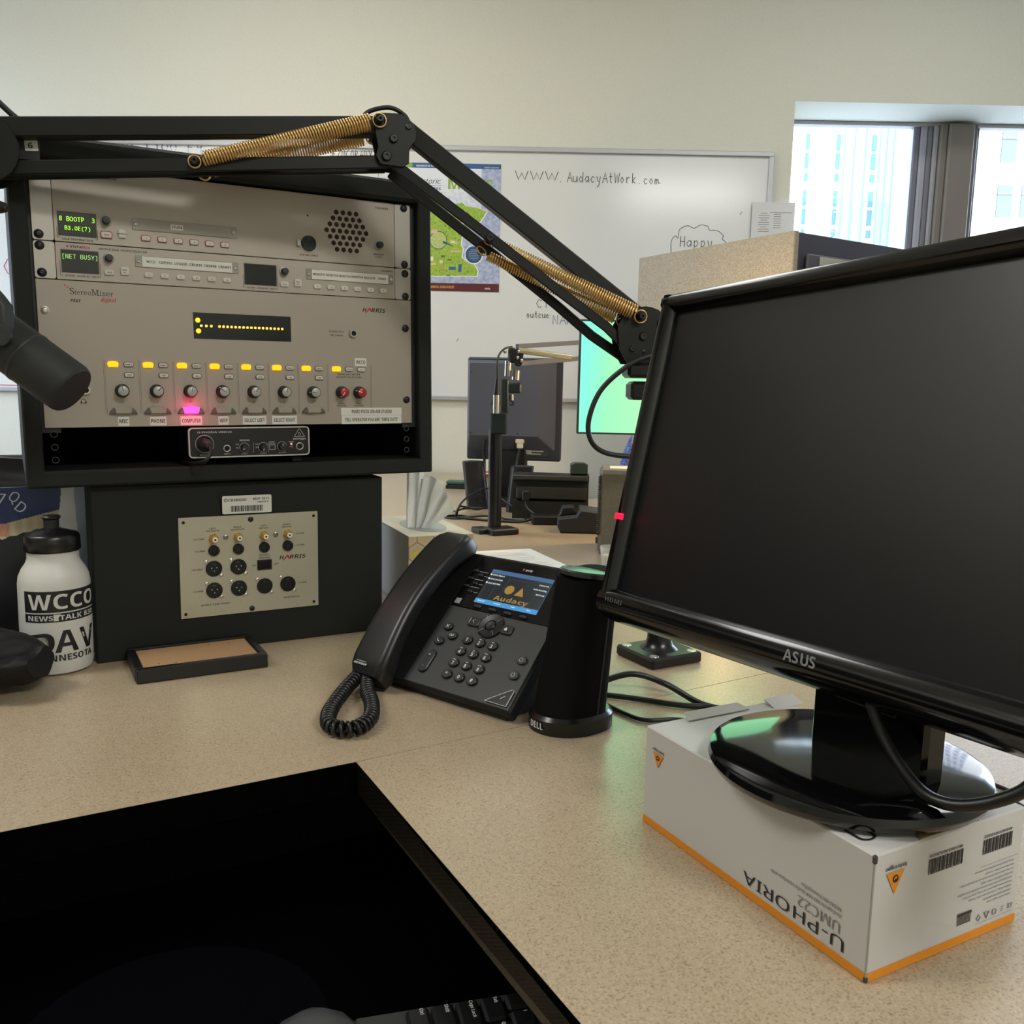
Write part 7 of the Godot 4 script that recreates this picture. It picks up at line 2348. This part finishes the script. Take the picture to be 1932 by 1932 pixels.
	var paths := [
		["black cable climbing from the grommet over to the left far speaker", [W(-0.158, 0.002, -2.462), W(-0.148, 0.035, -2.47), W(-0.125, 0.055, -2.52), W(-0.08, 0.07, -2.60), W(-0.06, 0.05, -2.66)]],
		["black cable looping low from the grommet in front of the far speakers", [W(-0.160, 0.002, -2.460), W(-0.150, 0.03, -2.465), W(-0.135, 0.026, -2.50), W(-0.10, 0.012, -2.56), W(-0.06, 0.020, -2.60), W(-0.03, 0.035, -2.58)]],
		["black cable from the grommet lying along the worktop behind the far post", [W(-0.150, 0.003, -2.455), W(-0.12, 0.006, -2.44), W(-0.07, 0.010, -2.44), W(-0.01, 0.005, -2.42), W(0.045, 0.005, -2.40)]],
		["black cable sagging between the right far speaker and the adapter", [W(-0.045, 0.055, -2.56), W(-0.01, 0.035, -2.52), W(0.02, 0.018, -2.50), W(0.04, 0.005, -2.46), W(0.02, 0.004, -2.40), W(-0.06, 0.004, -2.40)]],
		["thin dark cable running to the left from the grommet", [W(-0.155, 0.012, -2.468), W(-0.17, 0.006, -2.56), W(-0.20, 0.004, -2.64), W(-0.26, 0.004, -2.66)]],
		["black cable curled close round the left far speaker's foot", [W(-0.152, 0.02, -2.47), W(-0.145, 0.012, -2.56), W(-0.12, 0.006, -2.62), W(-0.07, 0.008, -2.62), W(-0.045, 0.02, -2.60)]]]
	for q in paths:
		var cb := thing("cable", q[0], "cable", T(q[1][0]))
		part("sheath", world(cb).tube(curve(q[1]), 0.0030, 8), M("#16161a", 0.45), cb)
	# cream tray with a red rim behind the speakers, green block beside it
	o = thing("letter_tray", "low cream box with a red rim behind the far speakers", "box", T(W(-0.055, 0, -3.02), 0.05))
	part("tray_body", Geo.new().box(Vector3(0, 0.038, 0), Vector3(0.19, 0.07, 0.1), 0.004), M("#d9c4a8", 0.6), o)
	part("rim", frame_ring(Geo.new().mv(Vector3(0, 0.073, 0), Basis(Vector3.RIGHT, -PI / 2)), 0, 0, 0.205, 0.115, 0.006, 0.008, -0.004, 0.004), M("#c0503a", 0.5), o)
	part("foot_rail", Geo.new().box(Vector3(0, 0.004, 0), Vector3(0.20, 0.008, 0.11), 0.002), M("#b5483a", 0.5), o)
	o = thing("board_eraser", "small dark green block lying near the wall on the far worktop", "eraser", T(W(-0.205, 0, -3.20), -0.15))
	part("felt", Geo.new().box(Vector3(0, 0.007, 0), Vector3(0.072, 0.014, 0.045), 0.002), M("#1f2a26", 0.9), o)
	part("grip", Geo.new().box(Vector3(0, 0.022, 0), Vector3(0.07, 0.016, 0.042), 0.005), M("#35594b", 0.5), o)
	# bright green screen facing the camera
	o = thing("monitor", "monitor with a bright pale green screen behind the microphone arm", "monitor", T(W(0.323, 0, -1.758), 0.0))
	var im := Image.create(64, 48, false, Image.FORMAT_RGB8)
	for y in 48:
		for x in 64:
			im.set_pixel(x, y, Color("#86f6e8").lerp(Color("#9dffbe"), clampf(x / 9.0 + (y - 24) * 0.006, 0, 1)).lerp(Color("#b8ffbe"), clampf((x - 6) / 16.0, 0, 1) * 0.7))
	var sm := StandardMaterial3D.new()
	sm.albedo_color = Color("#222222")
	sm.roughness = 0.4
	sm.emission_enabled = true
	sm.emission = Color.WHITE
	sm.emission_operator = BaseMaterial3D.EMISSION_OP_MULTIPLY
	sm.emission_texture = pic(im)
	sm.emission_energy_multiplier = 1.05
	var sw := 0.390
	var sh := 0.2165
	var yb := 0.281
	g = Geo.new()
	g.prism(PackedVector2Array([Vector2(-sw / 2 + 0.0, yb), Vector2(sw / 2, yb), Vector2(sw / 2, yb + sh), Vector2(-sw / 2, yb + sh)]), 0.004, 0.008)
	part("screen", g, sm, o, "glowing pale green screen")
	part("bezel", frame_ring(Geo.new(), 0, yb + sh / 2, sw + 0.006, sh + 0.006, 0.002, 0.0035, -0.01, 0.0095), M("#2f3634", 0.4), o)
	part("back_cover", Geo.new().box(Vector3(0, yb + sh / 2, -0.01), Vector3(sw, sh, 0.025), 0.004), M("#202123", 0.5), o)
	part("stand_neck", Geo.new().box(Vector3(0.05, 0.15, -0.03), Vector3(0.05, 0.30, 0.02), 0.004), M("#202123", 0.5), o)
	part("stand_foot", Geo.new().box(Vector3(0.06, 0.006, -0.03), Vector3(0.16, 0.012, 0.14), 0.004), M("#202123", 0.5), o)
	panel_light("green_screen_light", Transform3D(Basis(Vector3.UP, PI), W(0.323, yb + sh / 2, -1.742)), Vector2(sw, sh), Color("#a4ffbe"), 0.05)
	# swivel chair with a blue patterned back
	o = thing("office_chair", "office chair with a blue patterned back beyond the metal case", "chair", T(Vector3(0.62, 0, -3.40), PI - 0.35))
	var bl := Image.create(96, 96, false, Image.FORMAT_RGB8)
	var fn := FastNoiseLite.new()
	fn.seed = 31
	fn.frequency = 0.09
	for y in 96:
		for x in 96:
			var n := fn.get_noise_2d(x, y)
			bl.set_pixel(x, y, Color("#8494c8") if n > 0.05 else Color("#2b3566") if n > -0.12 else Color("#5d6eaa"))
	var fab := triplanar(bl, 0.12, 0.9, 0.2)
	var rings := []
	for i in 9:
		var f := i / 8.0
		var ring := []
		var hw := 0.23 * (1.0 - 0.25 * pow(absf(f * 2 - 1), 3.0)) - 0.03 * f
		for q in rr(hw * 2.0, 0.06, 0.028, 0, 0, 5): ring.append(Vector3(q.x, 0.52 + f * 0.46, q.y - 0.03 + 0.12 * (f - 0.5) + 0.25 * q.x * q.x))
		rings.append(ring)
	part("backrest", Geo.new().loft(rings), fab, o)
	rings = []
	for i in 5:
		var f := i / 4.0
		var ring := []
		for q in rr(0.40 - 0.05 * absf(f - 0.5), 0.03, 0.014, 0, 0, 4): ring.append(Vector3(q.x, 0.55 + f * 0.36, q.y + 0.012 + 0.12 * (f - 0.5) + 0.25 * q.x * q.x))
		rings.append(ring)
	part("back_shell", Geo.new().loft(rings), M("#17181b", 0.5), o)
	part("seat", Geo.new().mv(Vector3(0, 0.46, -0.26), Basis(Vector3.RIGHT, -PI / 2)).prism(rr(0.48, 0.46, 0.1), -0.04, 0.035, 0.02), fab, o)
	part("back_bar", Geo.new().tube(curve([Vector3(0, 0.43, -0.2), Vector3(0, 0.42, 0.02), Vector3(0, 0.60, 0.035)]), 0.018, 10), black, o)
	part("gas_column", Geo.new().mv(Vector3(0, 0, -0.26)).cyl(0.025, 0.07, 0.43, 16), black, o)
	for k in 5:
		var an := TAU * k / 5.0
		part("leg", Geo.new().mv(Vector3(0, 0, -0.26)).tube([Vector3(0, 0.09, 0), Vector3(cos(an) * 0.27, 0.062, sin(an) * 0.27)], 0.022, 8, 0.016), black, o)
		part("castor", Geo.new().mv(Vector3(cos(an) * 0.27, 0.027, -0.26 + sin(an) * 0.27), Basis(Vector3.BACK, PI / 2)).cyl(0.027, -0.012, 0.012, 16, 0.004), black, o)
	# globe lamp behind the big monitor, warm light on the cabinet's side
	o = thing("globe_lamp", "small warm globe lamp on the worktop hidden behind the big monitor", "lamp", T(W(0.47, 0, -2.17)))
	part("base", Geo.new().lathe([Vector2(0, 0), Vector2(0.05, 0), Vector2(0.048, 0.012), Vector2(0.012, 0.02), Vector2(0.009, 0.38), Vector2(0, 0.38)], 28), black, o)
	part("globe", Geo.new().lathe([Vector2(0, 0.38), Vector2(0.016, 0.382), Vector2(0.032, 0.40), Vector2(0.036, 0.42), Vector2(0.031, 0.442), Vector2(0.016, 0.456), Vector2(0, 0.458)], 28), glow("#ffd695", 2.0), o)
	lamp("globe_lamp_light", W(0.47, 0.42, -2.17), Color("#ffd896"), 0.16, 0.035)

# ---------------------------------------------------------------- cabinet on the worktop in front of the window
func cupboard():
	var o := thing("storage_cabinet", "tall cabinet with a speckled grey side and a dark framed front below the window", "cabinet", T(W(0.70, 0, -2.30), 0.5555))
	var speck := triplanar(grain(Color("#a29b8c"), Color("#645f55"), Color("#cdc6b6"), 0.22, 256, 0.10, 41), 0.30, 0.55, 0.4)
	var dark := M("#3e3d4b", 0.55)
	var w := 0.60
	var d := 0.61
	var h := 0.775
	part("side_panel", Geo.new().box(Vector3(0.009, h / 2, -d / 2), Vector3(0.018, h, d), 0.002), speck, o)
	part("side_panel", Geo.new().box(Vector3(w - 0.009, h / 2, -d / 2), Vector3(0.018, h, d), 0.002), speck, o)
	part("carcass", Geo.new().box(Vector3(w / 2, h / 2, -d / 2 - 0.004), Vector3(w - 0.036, h, d - 0.01), 0.002), dark, o)
	part("door", Geo.new().box(Vector3(w / 2 + 0.01, h / 2 - 0.015, 0.001), Vector3(w - 0.075, h - 0.075, 0.012), 0.004), M("#4a4956", 0.5), o)
	part("name_card", Geo.new().box(Vector3(0.215, h - 0.128, 0.009), Vector3(0.25, 0.14, 0.004), 0.001), M("#a9a79d", 0.5), o)
	var g := Geo.new()
	g.mv(Vector3(0.170, h - 0.082, 0.0115))
	g.prism(PackedVector2Array([Vector2(-0.010, 0.0), Vector2(0.002, -0.006), Vector2(0.009, 0.008), Vector2(0.002, 0.004), Vector2(-0.002, 0.010), Vector2(-0.005, 0.003)]), 0, 0.0002)
	part("mark", g, M("#1d1c22", 0.6), o)
	part("handle", Geo.new().tube([Vector3(w - 0.08, 0.30, 0.006), Vector3(w - 0.08, 0.30, 0.03), Vector3(w - 0.08, 0.42, 0.03), Vector3(w - 0.08, 0.42, 0.006)], 0.005, 8), M("#8b8b8e", 0.3, 0.7), o)
